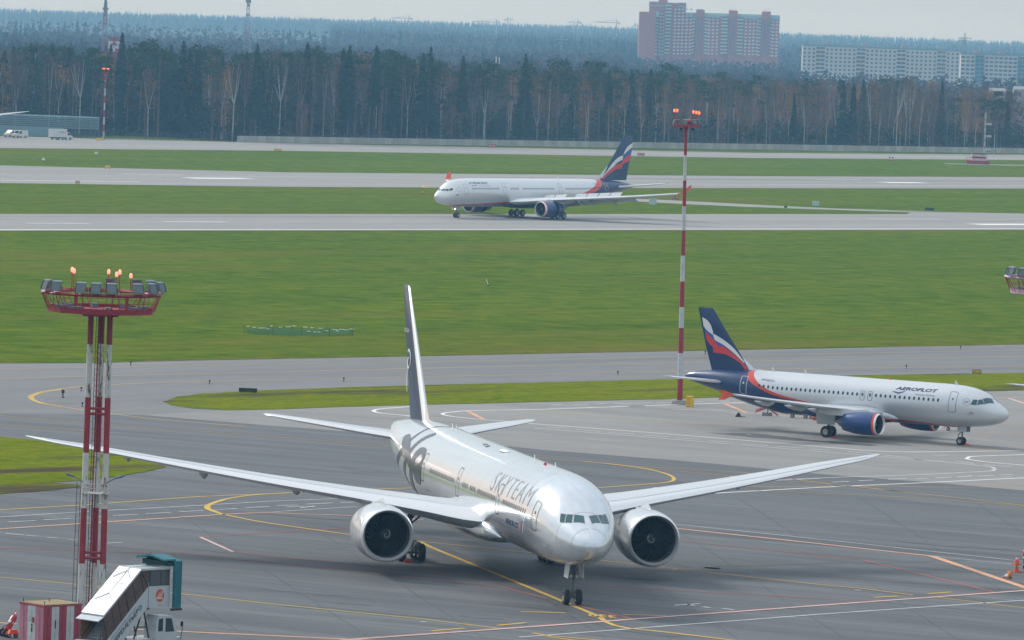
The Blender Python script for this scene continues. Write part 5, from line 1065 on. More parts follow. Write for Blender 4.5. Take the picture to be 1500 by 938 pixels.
# canopy: pleated hood round the cabin end
b = MB(); n = 9
for k in range(n):
    x = 6.2+k*.085; r = .05 if k % 2 else 0; o1, i1 = .42+r, .24
    prof = [(yr-o1, 2.85), (yr-o1, 5.72), (mid, 5.98+r), (yl+o1, 5.72), (yl+o1, 2.85), (yl+i1, 2.85), (yl+i1, 5.5), (mid, 5.7), (yr-i1, 5.5), (yr-i1, 2.85)]
    if k == 0: rings = []
    rings.append([(x, y, z) for y, z in prof])
b.quadgrid(rings, 0, True, True, True); cp = recalc(b.build('canopy', M_TEAL, ps, 0))
b = MB(); b.extrude([(5.2, yr-.36, 5.74), (5.2, mid, 5.96), (5.2, yl+.36, 5.74), (5.2, yl+.36, 5.84), (5.2, mid, 6.08), (5.2, yr-.36, 5.84)], (1.12, 0, 0)); recalc(b.build('canopy_hood', M_TEAL, cp, 0))
b = MB(); b.box((5.95, mid, 5.55), (.5, yl-yr+.5, .3)); b.build('canopy_gap_shade', M_TEALD, cp, 0)  # shade in the gap under the hood, put in as a dark teal box
b = MB(); [b.box((6.55, y, 2.75), (.9, .22, .14)) for y in (yr-.3, yl+.3)]; b.build('bumper_pad', M_BLACK, ps, 0)
# lifting frame and truck
b = MB()
for y in (yr+.35, yl-.35):
    b.tube([(3.3, y, 1.0), (4.1, y, 2.9)], .06, 6); b.tube([(4.7, y, 1.0), (4.1, y, 2.9)], .06, 6); b.tube([(2.6, y, 1.0), (2.0, y, 1.5)], .06, 6); b.tube([(3.6, y, 1.7), (4.45, y, 1.7)], .04, 6)
b.box((4.1, mid, 2.86), (.5, yl-yr, .12)); b.build('lifting_frame', M_BLACK, ps, 40)
b = MB(); b.box((3.4, mid, .78), (8.2, 1.9, .42)); b.box((2.2, yr-.12, .68), (3.4, .3, .5)); b.build('chassis', M_GREYP, ps, 0)
b = MB(); cy0, cy1 = yr-.25, yr+.85
b.extrude([(4.75, cy0, .75), (6.75, cy0, .75), (6.75, cy0, 1.35), (6.35, cy0, 2.35), (5.0, cy0, 2.42), (4.75, cy0, 1.9)], (0, cy1-cy0, 0)); cab = recalc(b.build('driver_cab', M_STW, ps, 0))
b = MB(); b.poly([(5.65, cy0-.012, 1.4), (6.5, cy0-.012, 1.4), (6.2, cy0-.012, 2.2), (5.65, cy0-.012, 2.25)][::-1]); b.poly([(6.745, cy0+.08, 1.42), (6.745, cy1-.08, 1.42), (6.42, cy1-.08, 2.25), (6.42, cy0+.08, 2.25)]); b.poly([(4.95, cy0-.012, 1.45), (5.4, cy0-.012, 1.45), (5.4, cy0-.012, 2.25), (5.0, cy0-.012, 2.2)][::-1]); b.build('cab_window', M_DGLASS, cab, 0)
b = MB(); b.tube([(7.0, cy0-.1, .9), (7.1, cy0-.15, 1.5), (7.05, cy0-.15, 1.95)], .025, 5); b.box((7.05, cy0-.15, 1.85), (.05, .2, .3)); b.build('wing_mirror', M_BLACK, cab, 0)
for x in (.9, 5.9):
    for y in (yr-.12, yl+.0): wheel((x, y, .42), .42, .28, ps)
# ---- striped equipment container
M_PK = mat('faded_pink_sheet', (.52, .20, .26), .6, var=.12, vscale=1.5); M_RD = mat('faded_red_sheet', (.36, .05, .075), .6, var=.15, vscale=1.5); M_WS = mat('dirty_white_sheet', (.56, .58, .58), .6, var=.18, vscale=1.3); M_PLY = mat('weathered_boards', (.34, .25, .14), .85, var=.4, vscale=1.2, streak=(.3, 6, 1))
sh = thing('equipment_container', 'red, pink and white striped metal container with a boarded roof', 'container', at(63, 943), math.radians(43))
def stripes(x0, x1, n, face):
    """panels with folded edges along one face of the box, each its own colour"""
    pass
b = MB(); L1, L2, Hh = 2.95, 2.35, 2.32
b.box((L1/2, L2/2, Hh/2), (L1-.04, L2-.04, Hh-.02)); b.build('body', M_RD, sh, 0)
for i, mm in enumerate((M_RD, M_WS, M_RD, M_WS, M_RD)):
    w = L1/5; bb = MB(); bb.box((w*(i+.5), -.01, Hh/2), (w-.01, .05, Hh)); bb.box((w*(i+.5), -.045, Hh/2), (.03, .03, Hh-.2)); bb.build('side_sheet', mm, sh, 0)
for i, mm in enumerate((M_PK, M_WS, M_PK)):
    w = L2/3; bb = MB(); bb.box((-.01, w*(i+.5), Hh/2), (.05, w-.01, Hh)); bb.box((-.045, w*(i+.5), Hh/2), (.03, .03, Hh-.2)); bb.box((-.04, w*(i+.25), 2.0), (.02, .2, .22)); bb.box((-.04, w*(i+.75), 2.0), (.02, .2, .22)); bb.build('end_sheet', mm, sh, 0)
b = MB()
for i in range(7): b.box((L1*(i+.5)/7, L2/2, Hh+.05+.012*(i % 2)), (L1/7-.02, L2+.12, .05))
b.build('roof', M_PLY, sh, 0)
b = MB(); b.box((L1/2, -.03, Hh-.02), (L1+.1, .06, .1)); b.box((-.03, L2/2, Hh-.02), (.06, L2+.1, .1)); b.build('roof_edge', M_RD, sh, 0)
for p in ((.1, .1), (.1, 2.2), (2.8, .1), (1.5, 1.4)): MB().tube([(p[0], p[1], Hh+.05), (p[0], p[1], Hh+.3)], .025, 5).build('lifting_eye', M_BLACK, sh, 0)
b = MB(); b.poly([(-.065, 1.45, 1.32), (-.065, 1.17, 1.32), (-.065, 1.31, 1.6)]); w_ = b.build('warning_sign', M_BLACK, sh, 0); b = MB(); b.poly([(-.07, 1.41, 1.35), (-.07, 1.21, 1.35), (-.07, 1.31, 1.545)]); b.build('sign_face', M_WHITE, w_, 0)
b = MB(); b.box((-.05, .98, 1.38), (.03, .18, .34)); b.build('notice', M_MRED, sh, 0); b = MB(); [b.box((-.06, 1.1, z), (.05, .07, .14)) for z in (1.05, .85, .7)]; b.build('padlock', M_BLACK, sh, 0)
b = MB(); b.box((L1*.3, -.06, 1.15), (.05, .05, .5)); b.build('door_handle', M_BLACK, sh, 0)
# ---- wheeled fire extinguishers
M_FRED = mat('extinguisher_red', (.50, .015, .03), .35, coat=.5)
def extinguisher(label, p, rz, tilt):
    t = thing('fire_extinguisher_cart', label, 'fire extinguisher', p, rz, 'wheeled fire extinguishers'); ca, sa = math.cos(tilt), math.sin(tilt)
    b = MB(); b.lathe([(0, .02, 0), (.03, .16, 0), (.12, .2, 0), (1.05, .2, 0), (1.2, .13, 0), (1.25, .06, 0), (1.35, .05, 0)], (0, 0, .3), (-sa, 0, ca), 18); b.build('tank', M_FRED, t, 40)
    b = MB(); b.lathe([(.62, .202, 0), (.78, .202, 0)], (0, 0, .3), (-sa, 0, ca), 18); b.build('tank_label', M_WHITE, t, 40)
    for y in (-.3, .3): wheel((.08, y, .25), .25, .1, t)
    b = MB()
    for y in (-.22, .22): b.tube([(.1, y, .2), (-sa*1.5+.12, y, .2+1.5*ca)], .025, 5)
    b.tube([(-sa*1.5+.12, -.22, .2+1.5*ca), (-sa*1.5+.12, .22, .2+1.5*ca)], .025, 5); b.tube([(.08, -.3, .25), (.08, .3, .25)], .03, 5); b.build('frame', M_FRED, t, 40)
    b = MB(); b.tube([(-sa*1.3, .1, .3+1.3*ca), (-sa*1.1+.3, .2, .9), (.35, .2, .6), (.1, .28, .5)], .03, 6); b.build('hose', M_BLACK, t, 40)
    return t
extinguisher('red wheeled fire extinguisher beside the striped container', at(8, 933), math.radians(-150), .55)
extinguisher('red wheeled fire extinguisher at the right edge by the traffic cones', at(1503, 836), math.radians(10), .12)
ob = thing('wheel_chock_set', 'small orange chock trolley between extinguisher and striped container', 'chocks', at(18, 934.5), .6)
for x in (-.25, .25): wheel((x, 0, .16), .16, .12, ob)
MB().box((0, 0, .38), (.7, .4, .26), taper=.6).build('chock', M_ORANGE, ob, 0)
# ---- traffic cones
M_CONE = mat('cone_orange', (.70, .075, .02), .5); M_CONEY = mat('cone_faded_orange', (.74, .24, .04), .55, var=.2, vscale=3)
def cone(label, p, mm, h=.75, tipped=False, stacked=False):
    t = thing('traffic_cone', label, 'traffic cone', p, .4, 'traffic cones'); 
    for k in range(2 if stacked else 1):
        z = k*.55; b = MB()
        if not tipped:
            b.box((0, 0, z+.04), (.55, .55, .08)); b.lathe([(z+.08, .2, 0), (z+.10+h*.45, .12, 0), (z+.08+h, .03, 0), (z+.09+h, .001, 0)], (0, 0, 0), (0, 0, 1), 16); b.build('cone_body', mm, t, 30)
            b = MB(); b.lathe([(z+.08+h*.55, .118, 0), (z+.08+h*.75, .085, 0)], (0, 0, 0), (0, 0, 1), 16); b.build('white_band', M_WHITE, t, 30)
        else:
            b.box((.32, 0, .27), (.08, .55, .55), ry=-.25); b.lathe([(0, .2, 0), (h*.5, .11, 0), (h, .03, 0), (h+.01, .001, 0)], (.28, 0, .26), (-.95, -.2, -.22), 16); b.build('cone_body', mm, t, 30)
            b = MB(); b.lathe([(h*.3, .152, 0), (h*.62, .095, 0)], (.28, 0, .26), (-.95, -.2, -.22), 16); b.build('white_band', M_WHITE, t, 30)
    return t
cone('pair of stacked upright orange cones near the right edge', at(1489, 838.5), M_CONE, .62, stacked=True); cone('orange cone lying tipped over beside the orange line', at(1473.5, 848), M_CONEY, tipped=True)
# ---- yellow block and small gear round the parked airliner
M_YB = mat('yellow_board', (.74, .50, .02), .5); fd = thing('yellow_bin', 'yellow box with red F.O.D. letters at the foot of the tall mast', 'bin', at(1010.5, 597), math.radians(-30))
b = MB(); b.box((0, 0, .55), (.62, .62, 1.1)); b.build('box', M_YB, fd, 0); b = MB(); b.box((0, 0, 1.13), (.66, .66, .07)); b.build('lid', M_YB, fd, 0)
flat_text('letters', 'F.O.D', (-.1, -.31, .08), (0, 0, 1), (-1, 0, 0), .3, M_MRED, fd, width=.9, off=.012) if False else None
for ox, oy, ux, uy in (((-.19), -.31, (0, 0, 1), (-1, 0, 0)),):
    pass
flat_text('letters', 'F.O.D', (.17, -.31, .1), (0, 0, 1), (-1, 0, 0), .34, M_CONE, fd, width=.9, off=.014); flat_text('letters', 'F.O.D', (-.31, -.17, .1), (0, 0, 1), (0, 1, 0), .34, M_CONE, fd, width=.9, off=.014)
def placed(name, label, cat, u, v, rz, group=None): return thing(name, label, cat, at(u, v), rz, group)
AZ0 = math.radians(0)
tb = placed('tow_bar', 'red aircraft tow bar on small wheels behind the parked airliner tail', 'tow bar', 1123, 609.5, math.radians(-3))
b = MB(); b.tube([(-1.15, 0, .42), (.1, 0, .85), (1.15, 0, .12)], .09, 8); b.tube([(-1.15, .2, .3), (-1.15, -.2, .3)], .05, 5); b.tube([(-1.1, 0, .62), (.1, 0, .95)], .04, 5); b.tube([(.1, 0, .9), (.1, 0, .3)], .06, 5); b.build('bar', M_FRED, tb, 30)
for x in (-.3, .05, .4): wheel((x, -.25, .17), .17, .1, tb); wheel((x, .25, .17), .17, .1, tb)
ec = placed('equipment_dolly', 'low yellowish dolly on small wheels under the airliner belly', 'dolly', 1175, 613, math.radians(-8))
b = MB(); b.box((0, 0, .42), (2.3, .6, .07)); b.tube([(-.8, 0, .45), (-1.0, 0, 1.25)], .03, 5)
for x in (-1, -.5, 0, .5, 1): b.box((x, 0, .5), (.1, .62, .12))
b.build('deck', mat('dull_yellow_steel', (.32, .25, .06), .6), ec, 0)
for x in (-1.0, .35, .95): wheel((x, -.3, .2), .2, .12, ec); wheel((x, .3, .2), .2, .12, ec)
for k, (u, v, s_, lab) in enumerate(((1199, 616, .5, 'heap of folded red covers beside the yellowish dolly'), (1208, 616, .36, 'smaller red cover bundle by the airliner engine exhaust'))):
    rnd = random.Random(k); b = MB(); rows = []
    for i in range(7):
        z = .62*s_/.5*math.sin(i/6*math.pi/2); r = s_*math.cos(i/6*math.pi/2)**.6+.01
        rows.append([(r*1.3*math.cos(a)*(1+rnd.uniform(-.14, .14)), r*.8*math.sin(a)*(1+rnd.uniform(-.14, .14)), z*(1+rnd.uniform(-.15, .15))) for a in [2*math.pi*j/12 for j in range(12)]])
    b.quadgrid(rows); o = b.build('engine_cover', mat('cover_red', (.42, .06, .04), .8, var=.3, vscale=3), None, 30); o.location = at(u, v); tag(o, lab, 'engine cover')
o = placed('wheel_chock', 'small dark chock lying alone behind the parked airliner', 'chock', 1081.5, 611, .2); b = MB(); b.extrude([(-.4, -.15, 0), (.3, -.15, 0), (.1, -.15, .42), (-.05, -.15, .48)], (0, .3, 0)); b.build('block', M_BLACK, o, 0); MB().tube([(.3, 0, .05), (.75, 0, .04)], .03, 5).build('handle', M_BLACK, o, 0)
cd_ = placed('baggage_dolly', 'low dark dolly beyond the parked airliner nose wheel', 'dolly', 1397, 631.5, math.radians(-5)); b = MB(); b.box((0, 0, .45), (1.5, .8, .06)); b.tube([(.75, 0, .45), (.95, 0, .95)], .03, 5); b.tube([(-.75, 0, .45), (-1.0, 0, .3)], .03, 5); b.build('deck', M_BLACK, cd_, 0)
for x in (-.55, .55): wheel((x, -.35, .18), .18, .1, cd_); wheel((x, .35, .18), .18, .1, cd_)
# chocks at the wheels
def chock(label, pose, x, y): 
    w = to_world((x, y, 0), POSE[pose]); t = thing('wheel_chock', label, 'chock', w, math.radians(POSE[pose][2]))
    MB().extrude([(-.15, -.3, 0), (.15, -.3, 0), (.02, -.3, .2), (-.02, -.3, .2)], (0, .6, 0)).build('block', M_CONE, t, 0)
chock('orange chock at the starboard bogie of the big silver airliner', '777', 35.1-.35, 5.9); chock('orange chock at the nose wheels of the parked airliner', '320', 4.4, .1); chock('orange chock at the starboard wheels of the parked airliner', '320', 16.95, 4.2)
# ---- signs
M_SY = mat('sign_yellow', (.80, .52, .01), .5, emit=None); M_SR = mat('sign_red', (.50, .04, .06), .5); M_SK = mat('sign_black', (.012, .02, .02), .5); M_SW = mat('sign_pale_blue', (.45, .60, .68), .5)
FACE = 0.0
def sign(label, u0, u1, v0, v1, face, text=None, tm=None, legs=True, name='taxiway_sign', rz=0.0, group=None, depth=.35):
    p = at((u0+u1)/2, v1); sc = CAM_F/p[1]; w, h = (u1-u0)/sc, (v1-v0)/sc; t = thing(name, label, 'sign', p, rz, group); lg = min(.25, h*.25)
    b = MB(); b.box((0, 0, lg+(h-lg)/2), (w, depth, h-lg)); b.build('cabinet', [M_SK], t, 0)
    b = MB(); b.poly([(-w/2+.04, -depth/2-.008, lg+.04), (w/2-.04, -depth/2-.008, lg+.04), (w/2-.04, -depth/2-.008, h-.04), (-w/2+.04, -depth/2-.008, h-.04)]); f = b.build('sign_face', face, t, 0)
    b = MB(); [b.box((x, 0, lg/2), (.12, .12, lg)) for x in (-w*.35, w*.35)]; b.build('post', M_SK, t, 0)
    if text: flat_text('sign_lettering', text, (-w*.42, -depth/2-.012, lg+(h-lg)*.22), (1, 0, 0), (0, 0, 1), (h-lg)*.56, tm, t, width=w*.84, off=.004)
    return t
sign('yellow sign on the far grass nearest the blast fence', 153, 162, 242, 247.5, M_SY); sign('small yellow and black sign at the edge of the far runway, left', 110.5, 116.5, 265.3, 269.7, M_SY, 'B1', M_SK)
sign('wide yellow sign at the far taxiway edge, left of centre', 401.5, 412, 218.2, 221.8, M_SY); sign('yellow low block at the foot of the slender mast', 140.5, 152.5, 202.2, 206.4, M_SY)
sign('yellow sign just left of the rolling airliner nose', 614.5, 621.5, 279.5, 284.5, M_SY, 'C', M_SK); sign('red sign above the rolling airliner cabin', 716, 726.5, 211.5, 216.8, M_SR, '06R-24L', M_WHITE)
sign('red sign just right of the rolling airliner tail fin', 933.5, 944, 224.5, 229.3, M_SR, '06R-24L', M_WHITE); sign('red and white sign beside the wing tip of the rolling airliner', 984.5, 994, 287, 292.5, M_SR, 'C B', M_WHITE)
sign('small black sign beside the exit taxiway', 1148.7, 1153, 302, 305.2, M_SK); sign('wide dark sign back by the right end of the exit taxiway', 1355, 1368.5, 305, 309.2, mat('sign_back_green', (.012, .05, .055), .5))
sign('yellow and black sign on the grass island at right', 1424, 1437.5, 541.5, 548.5, M_SY, 'A2', M_SK); sign('long black sign back standing at the tip of the grass island', 350, 376.5, 568.7, 576.3, M_SK, rz=-.08); sign('small orange sign by the concrete wall beyond the striped hut', 1465, 1472, 222.3, 226.6, mat('sign_orange', (.6, .3, .03), .5))
for u0, u1, v0, v1, lab in ((1190, 1200, 295.3, 301.5, 'pale blue-white cabinet on the grass right of the mast'), (951, 961.5, 292, 300, 'pale blue-white cabinet under the rolling airliner wing tip')):
    p = at((u0+u1)/2, v1); sc = CAM_F/p[1]; w, h = (u1-u0)/sc, (v1-v0)/sc; t = thing('equipment_cabinet', lab, 'cabinet', p, 0, 'pale cabinets on the grass'); b = MB(); b.box((0, 0, h/2), (w, .6, h)); b.build('box', M_SW, t, 0); b = MB(); b.box((0, -.31, h/2), (.05, .03, h*.9)); b.box((0, 0, h+.03), (w+.1, .7, .06)); b.build('door_edge', M_WHITE, t, 0)
# edge lights
M_BLUEL = mat('blue_light_body', (.01, .018, .05), .4)
EL = ((191.5, 536), (307, 563), (92, 583), (119, 573.5), (120.5, 596), (503.5, 559), (905, 549.5), (1033, 519.5), (1327.5, 540), (1407, 512))
for k, (u, v) in enumerate(EL):
    w = ('beside the upper yellow line left of the white-banded tower', 'above the tip of the grass island', 'inside the yellow bend, largest of three', 'inside the yellow bend, uppermost', 'inside the yellow bend, lowest', 'left of the silver tail fin', 'between silver tail fin and mast', 'at the grass edge beside the navy tail fin', 'above the parked airliner roof', 'at the grass edge above the parked airliner nose')[k]
    t = thing('taxiway_light', 'small dark taxiway edge light '+w, 'ground light', at(u, v), 0, 'taxiway edge lights')
    b = MB(); s_ = 1.1 if k == 2 else .62; b.lathe([(0, .16*s_, 0), (.06, .16*s_, 0), (.08, .06*s_, 0), (.42*s_, .06*s_, 0), (.45*s_, .15*s_, 1), (.7*s_, .15*s_, 1), (.78*s_, .01, 1)], (0, 0, 0), (0, 0, 1), 10); b.build('lamp_body', [M_BLACK, M_BLUEL], t, 30)
for k, (u, v, lab) in enumerate(((1303, 236, 'left of a pair of red and white marker posts by the far taxiway'), (1307.5, 236.3, 'right of a pair of red and white marker posts by the far taxiway'))):
    t = thing('marker_post', lab, 'marker post', at(u, v)); b = MB()
    for i in range(3): b.lathe([(i*.45, .22, i % 2), ((i+1)*.45, .2, i % 2)], (0, 0, 0), (0, 0, 1), 8)
    b.build('post', [M_MRED, M_MWHITE], t, 30)
for u, v, lab in ((141, 226, 'tiny white marker box on the far grass, right one'), (63.5, 235, 'tiny white marker box on the far grass, left one')):
    o = MB().box((0, 0, .3), (.9, .5, .6), taper=.8).build('marker_box', M_WHITE, None, 0); o.location = at(u, v); tag(o, lab, 'marker')
# ---- net pen in the grass
np_ = thing('bird_net', 'sagging teal net strung on thin poles in the grass', 'net', at(440, 489)); o0 = at(440, 489); M_NET = mat('teal_net', (.025, .18, .10), .8)
net = []; posts = ((358.5, 489), (399.5, 491.5), (441.5, 492), (482.5, 493), (516.5, 492.5), (477.5, 489), (426.5, 488.5), (393.5, 488))
front = [(361, 477), (399.5, 483.5), (441.5, 489.5), (452, 491.2), (482.5, 490), (516.5, 481.5)]; backp = [(361, 477), (393.5, 477.5), (426.5, 477), (477.5, 480), (516.5, 481.5)]
b = MB()
for u, v in posts: p = vsub(at(u, v), o0); b.tube([p, vadd(p, (0, 0, 1.05))], .03, 4)
b.build('pole', M_BLACK, np_, 0)
b = MB(); nn = 30; P = [vsub(at(u, v), (o0[0], o0[1], 0)) for u, v in ((361, 489.5), (399.5, 491.5), (441.5, 492), (482.5, 493), (516.5, 492.5))]; Q = [vsub(at(u, v), (o0[0], o0[1], 0)) for u, v in ((361, 489), (393.5, 488), (426.5, 488.5), (477.5, 489), (516.5, 492))]
fxp, fyp = pchip(list(range(5)), [p[0] for p in P]), pchip(list(range(5)), [p[1] for p in P]); fxq, fyq = pchip(list(range(5)), [p[0] for p in Q]), pchip(list(range(5)), [p[1] for p in Q])
def sag(t): return 1.0-.75*math.sin(math.pi*t/4)**.8
for i in range(56):
    t = 4*i/56; 
    q0 = .75-.68*math.sin(math.pi*t/4)**.7; b.tube([(fxp(t), fyp(t), q0), ((fxp(t)+fxq(t))/2, (fyp(t)+fyq(t))/2, max(.06, q0-.2)), (fxq(t), fyq(t), .6)], .022, 3)
for k in range(14):
    f = (k+.5)/14; b.tube([(fxp(4*i/24)*(1-f)+fxq(4*i/24)*f, fyp(4*i/24)*(1-f)+fyq(4*i/24)*f, .08+.5*f) for i in range(25)], .012, 3)
b.build('net', M_NET, np_, 0)
rnd = random.Random(4)
for u, v in ((363, 477.5), (372, 479), (381, 480), (392, 481.5), (397, 477), (410.5, 478.5), (422, 478.2), (429, 476.8), (447, 478.6), (457, 479.5), (469, 480.5), (452, 485), (461, 486), (467, 486), (478, 484), (490, 482.6), (500, 482), (507, 482.8), (515, 481.6), (494, 484.3), (386, 480)):
    p = at(u, v+9); MB().box((p[0]-o0[0], p[1]-o0[1], .7), (rnd.uniform(.3, .7), .15, .07)).build('float', M_WHITE, np_, 0)
st = thing('wind_pole', 'thin pale leaning pole standing alone in the big grass field', 'pole', at(715.5, 419)); MB().tube([(0, 0, 0), (-.35, 0, 1.0)], .05, 6).build('pole', M_WHITE, st, 0); MB().box((0, 0, .08), (.5, .5, .16), taper=.6).build('base', M_BLACK, st, 0)
# ---- far vehicles
M_VAN = mat('van_white', (.66, .68, .68), .3, coat=.5)
def van(label, u, v, rz, L=5.2, H=2.1):
    t = thing('parked_van', label, 'van', at(u, v), rz, 'white vans by the blast fence'); b = MB(); W_ = 1.0
    prof = [(-L/2, .45), (L/2-.1, .45), (L/2, .75), (L/2-.1, 1.05), (L/2-1.0, 1.25), (L/2-1.75, H-.1), (L/2-2.1, H), (-L/2+.15, H), (-L/2, H-.3)]
    b.extrude([(x, -W_, z) for x, z in prof], (0, 2*W_, 0)); recalc(b.build('body', M_VAN, t, 0))
    b = MB(); b.poly([(L/2-1.1, W_+.01, 1.25), (L/2-1.85, W_+.01, H-.2), (L/2-2.4, W_+.01, H-.2), (L/2-2.6, W_+.01, 1.25)]); b.poly([(L/2-1.1, -W_-.01, 1.25), (L/2-2.6, -W_-.01, 1.25), (L/2-2.4, -W_-.01, H-.2), (L/2-1.85, -W_-.01, H-.2)]); b.poly([(L/2-1.02, -W_+.1, 1.3), (L/2-1.02, W_-.1, 1.3), (L/2-1.70, W_-.15, H-.15), (L/2-1.70, -W_+.15, H-.15)]); b.build('window', M_DGLASS, t, 0)
    for x in (-L/2+1.0, L/2-.95):
        for y in (-W_+.05, W_-.05): wheel((x, y, .36), .36, .26, t)
    for y in (-.7, .7): MB().box((L/2-.03, y, .85), (.08, .35, .2)).build('headlight', M_LAMPGLASS, t, 0)
    return t
van('white van with a dark windscreen, rear of two by the blast fence', 17.5, 201.3, math.radians(226)); van('white panel van with a long plain side, front of two by the blast fence', 28.5, 202, math.radians(228), 5.0, 2.2)
tk = thing('box_truck', 'white box truck with small red and blue lettering near the blast fence', 'truck', at(89.5, 205), math.radians(46))
b = MB(); b.box((-1.4, 0, 1.95), (5.2, 2.3, 2.35)); bx_ = b.build('cargo_box', M_VAN, tk, 0); b = MB(); [b.box((x, -1.16, 1.95), (.06, .03, 2.35)) for x in (-3.9, -3.2, -2.4, 1.1)]; b.build('box_edge', M_GREYP, tk, 0)
flat_text('box_lettering', 'Аэро', (-1.9, -1.16, 2.0), (1, 0, 0), (0, 0, 1), .6, M_BLUE, bx_, width=1.3, off=.02); flat_text('box_lettering', 'Мар', (-.5, -1.16, 2.0), (1, 0, 0), (0, 0, 1), .6, M_RED, bx_, width=1.1, off=.02)
b = MB(); b.extrude([(1.3, -1.0, .5), (3.5, -1.0, .5), (3.55, -1.0, 1.15), (2.9, -1.0, 1.35), (2.3, -1.0, 2.3), (1.3, -1.0, 2.35)], (0, 2.0, 0)); cb_ = recalc(b.build('cab', M_VAN, tk, 0)); b = MB(); b.poly([(1.6, -1.02, 1.4), (2.75, -1.02, 1.4), (2.25, -1.02, 2.15), (1.6, -1.02, 2.15)]); b.poly([(2.92, -.85, 1.42), (2.92, .85, 1.42), (2.38, .85, 2.2), (2.38, -.85, 2.2)]); b.build('window', M_DGLASS, cb_, 0)
MB().box((-1, 0, .65), (5.6, 1.6, .25)).build('chassis', M_BLACK, tk, 0)
for x in (-2.6, -.2, 2.7):
    for y in (-.95, .95): wheel((x, y, .42), .42, .3, tk)
# ---- blast fence
M_BF = mat('blast_fence_blue', (.17, .27, .31), .5, .3, var=.1, vscale=.6); M_BFD = mat('blast_fence_dark', (.05, .10, .13), .5, .3)
pA, pB = at(-260, 188.3), at(144, 203.8); bf = thing('blast_fence', 'long louvred blue-grey jet blast fence before the forest', 'blast fence', (pA[0], pA[1], 0), math.atan2(pB[1]-pA[1], pB[0]-pA[0])); Lb = math.hypot(pB[0]-pA[0], pB[1]-pA[1]); HB = 6.6
for k in range(7):
    z0 = HB*(.42+.083*k); b = MB(); b.extrude([(0, -.25-.3*(k/7)+.9*(.42+.083*k), z0), (0, .05-.3*(k/7)+.9*(.42+.083*k), z0+.10), (0, .30-.3*(k/7)+.9*(.42+.083*k), z0+.40), (0, .22-.3*(k/7)+.9*(.42+.083*k), z0+.41), (0, -.03-.3*(k/7)+.9*(.42+.083*k), z0+.14)], (Lb, 0, 0)); recalc(b.build('louvre', M_BF, bf, 0))
b = MB(); b.extrude([(0, -.35, .1), (0, -.27, .1), (0, .1, HB*.43), (0, .02, HB*.43)], (Lb*.875, 0, 0)); recalc(b.build('lower_sheet', M_BF, bf, 0))
b = MB(); k = 0; x = 0
while x <= Lb+.1:
    b.tube([(x, -.3, 0), (x, .45, HB*.42), (x, .95, HB)], .09, 4); b.tube([(x, 3.2, 0), (x, .6, HB*.75)], .09, 4); b.tube([(x, .3, HB*.35), (x, 3.0, .1)], .06, 4); x += Lb/62
x = Lb*.875
while x < Lb-.5: b.tube([(x, -.3, .05), (x+1.6, .3, HB*.40)], .07, 4); b.tube([(x, .1, HB*.40), (x+1.4, .9, .1)], .05, 4); x += Lb/130
b.build('support_strut', M_BFD, bf, 0)
# ---- chain fence and concrete wall
M_WALL = ground_mat('concrete_panels', ((.30, .30, .285), (.38, .375, .355), (.46, .45, .43)), 0, .22, .8, .25, .85); M_WIRE = mat('fence_wire', (.05, .06, .07), .6, .4)
wA, wB = at(347.5, 208.3), at(1500, 225.3); wd = math.atan2(wB[1]-wA[1], wB[0]-wA[0]); wl = math.hypot(wB[0]-wA[0], wB[1]-wA[1])*1.35
HW = 9.2*wA[1]/CAM_F
wt = thing('concrete_wall', 'long pale concrete panel wall between runways and forest', 'wall', (wA[0], wA[1], 0), wd); rnd = random.Random(3)
b = MB(); x = 0; bb = [MB(), MB()]; k = 0
while x < wl: bb[k % 2 if rnd.random() < .6 else 0].box((x+2.95/2, rnd.uniform(-.05, .05), HW/2), (2.93, .3, HW+rnd.uniform(-.05, .05))); x += 2.97; k += 1
bb[0].build('panel', M_WALL, wt, 0); bb[1].build('panel', mat('concrete_panels_pale', (.45, .445, .42), .85, var=.12, vscale=.5), wt, 0)
def wire_fence(label, x0, x1, y, z0, z1, parent_loc, rz, step=3.0, rows=9):
    t = thing('wire_fence', label, 'fence', parent_loc, rz); b = MB(); x = x0
    while x <= x1: b.box((x, y, (z0+z1)/2), (.09, .09, z1-z0)); x += step
    b.build('post', M_WIRE, t, 0); b = MB()
    for k in range(rows): z = z0+(z1-z0)*(k+.5)/rows; b.box(((x0+x1)/2, y, z), (x1-x0, .05, .05))
    b.build('mesh', M_WIRE, t, 0); return t
wire_fence('dark wire fence rising just behind the concrete wall', 0, wl, 2.0, 0, HW+.95, (wA[0], wA[1], 0), wd, 3.0, 14)
fA = at(145, 204.6); fl = math.hypot(wA[0]-fA[0], wA[1]-fA[1]); wire_fence('tall grey mesh fence between blast fence and concrete wall', 0, fl, 1.2, 0, 2.9, (fA[0], fA[1], 0), math.atan2(wA[1]-fA[1], wA[0]-fA[0]), 3.0, 12)
# ---- striped hut with antenna mast
hp = at(1432, 240.6); hs = hp[1]/CAM_F; ht = thing('radio_hut', 'small red and white striped hut on a red base on the far grass', 'hut', hp)
b = MB(); b.box((0, 0, .55), (34*hs, 3.2, 1.1)); b.build('base', M_MRED, ht, 0)
b = MB(); b.box((.3, 0, 1.1+.35), (20*hs, 2.4, .7), mi=0); b.box((.3, 0, 1.1+1.0), (20*hs, 2.42, .6), mi=1); b.box((.3, 0, 1.1+1.6), (20*hs, 2.4, .6), mi=0); b.box((.3, 0, 1.1+2.1), (20*hs, 2.42, .4), mi=1)
b.build('body', [M_MWHITE, M_MRED], ht, 0); MB().box((.3, 0, 3.48), (20.6*hs, 2.6, .14)).build('roof', M_LGREY, ht, 0)
b = MB()
for x in (-17*hs, -12*hs, -7*hs): b.tube([(x, -1.6, 1.1), (x, -1.6, 2.1)], .05, 4)
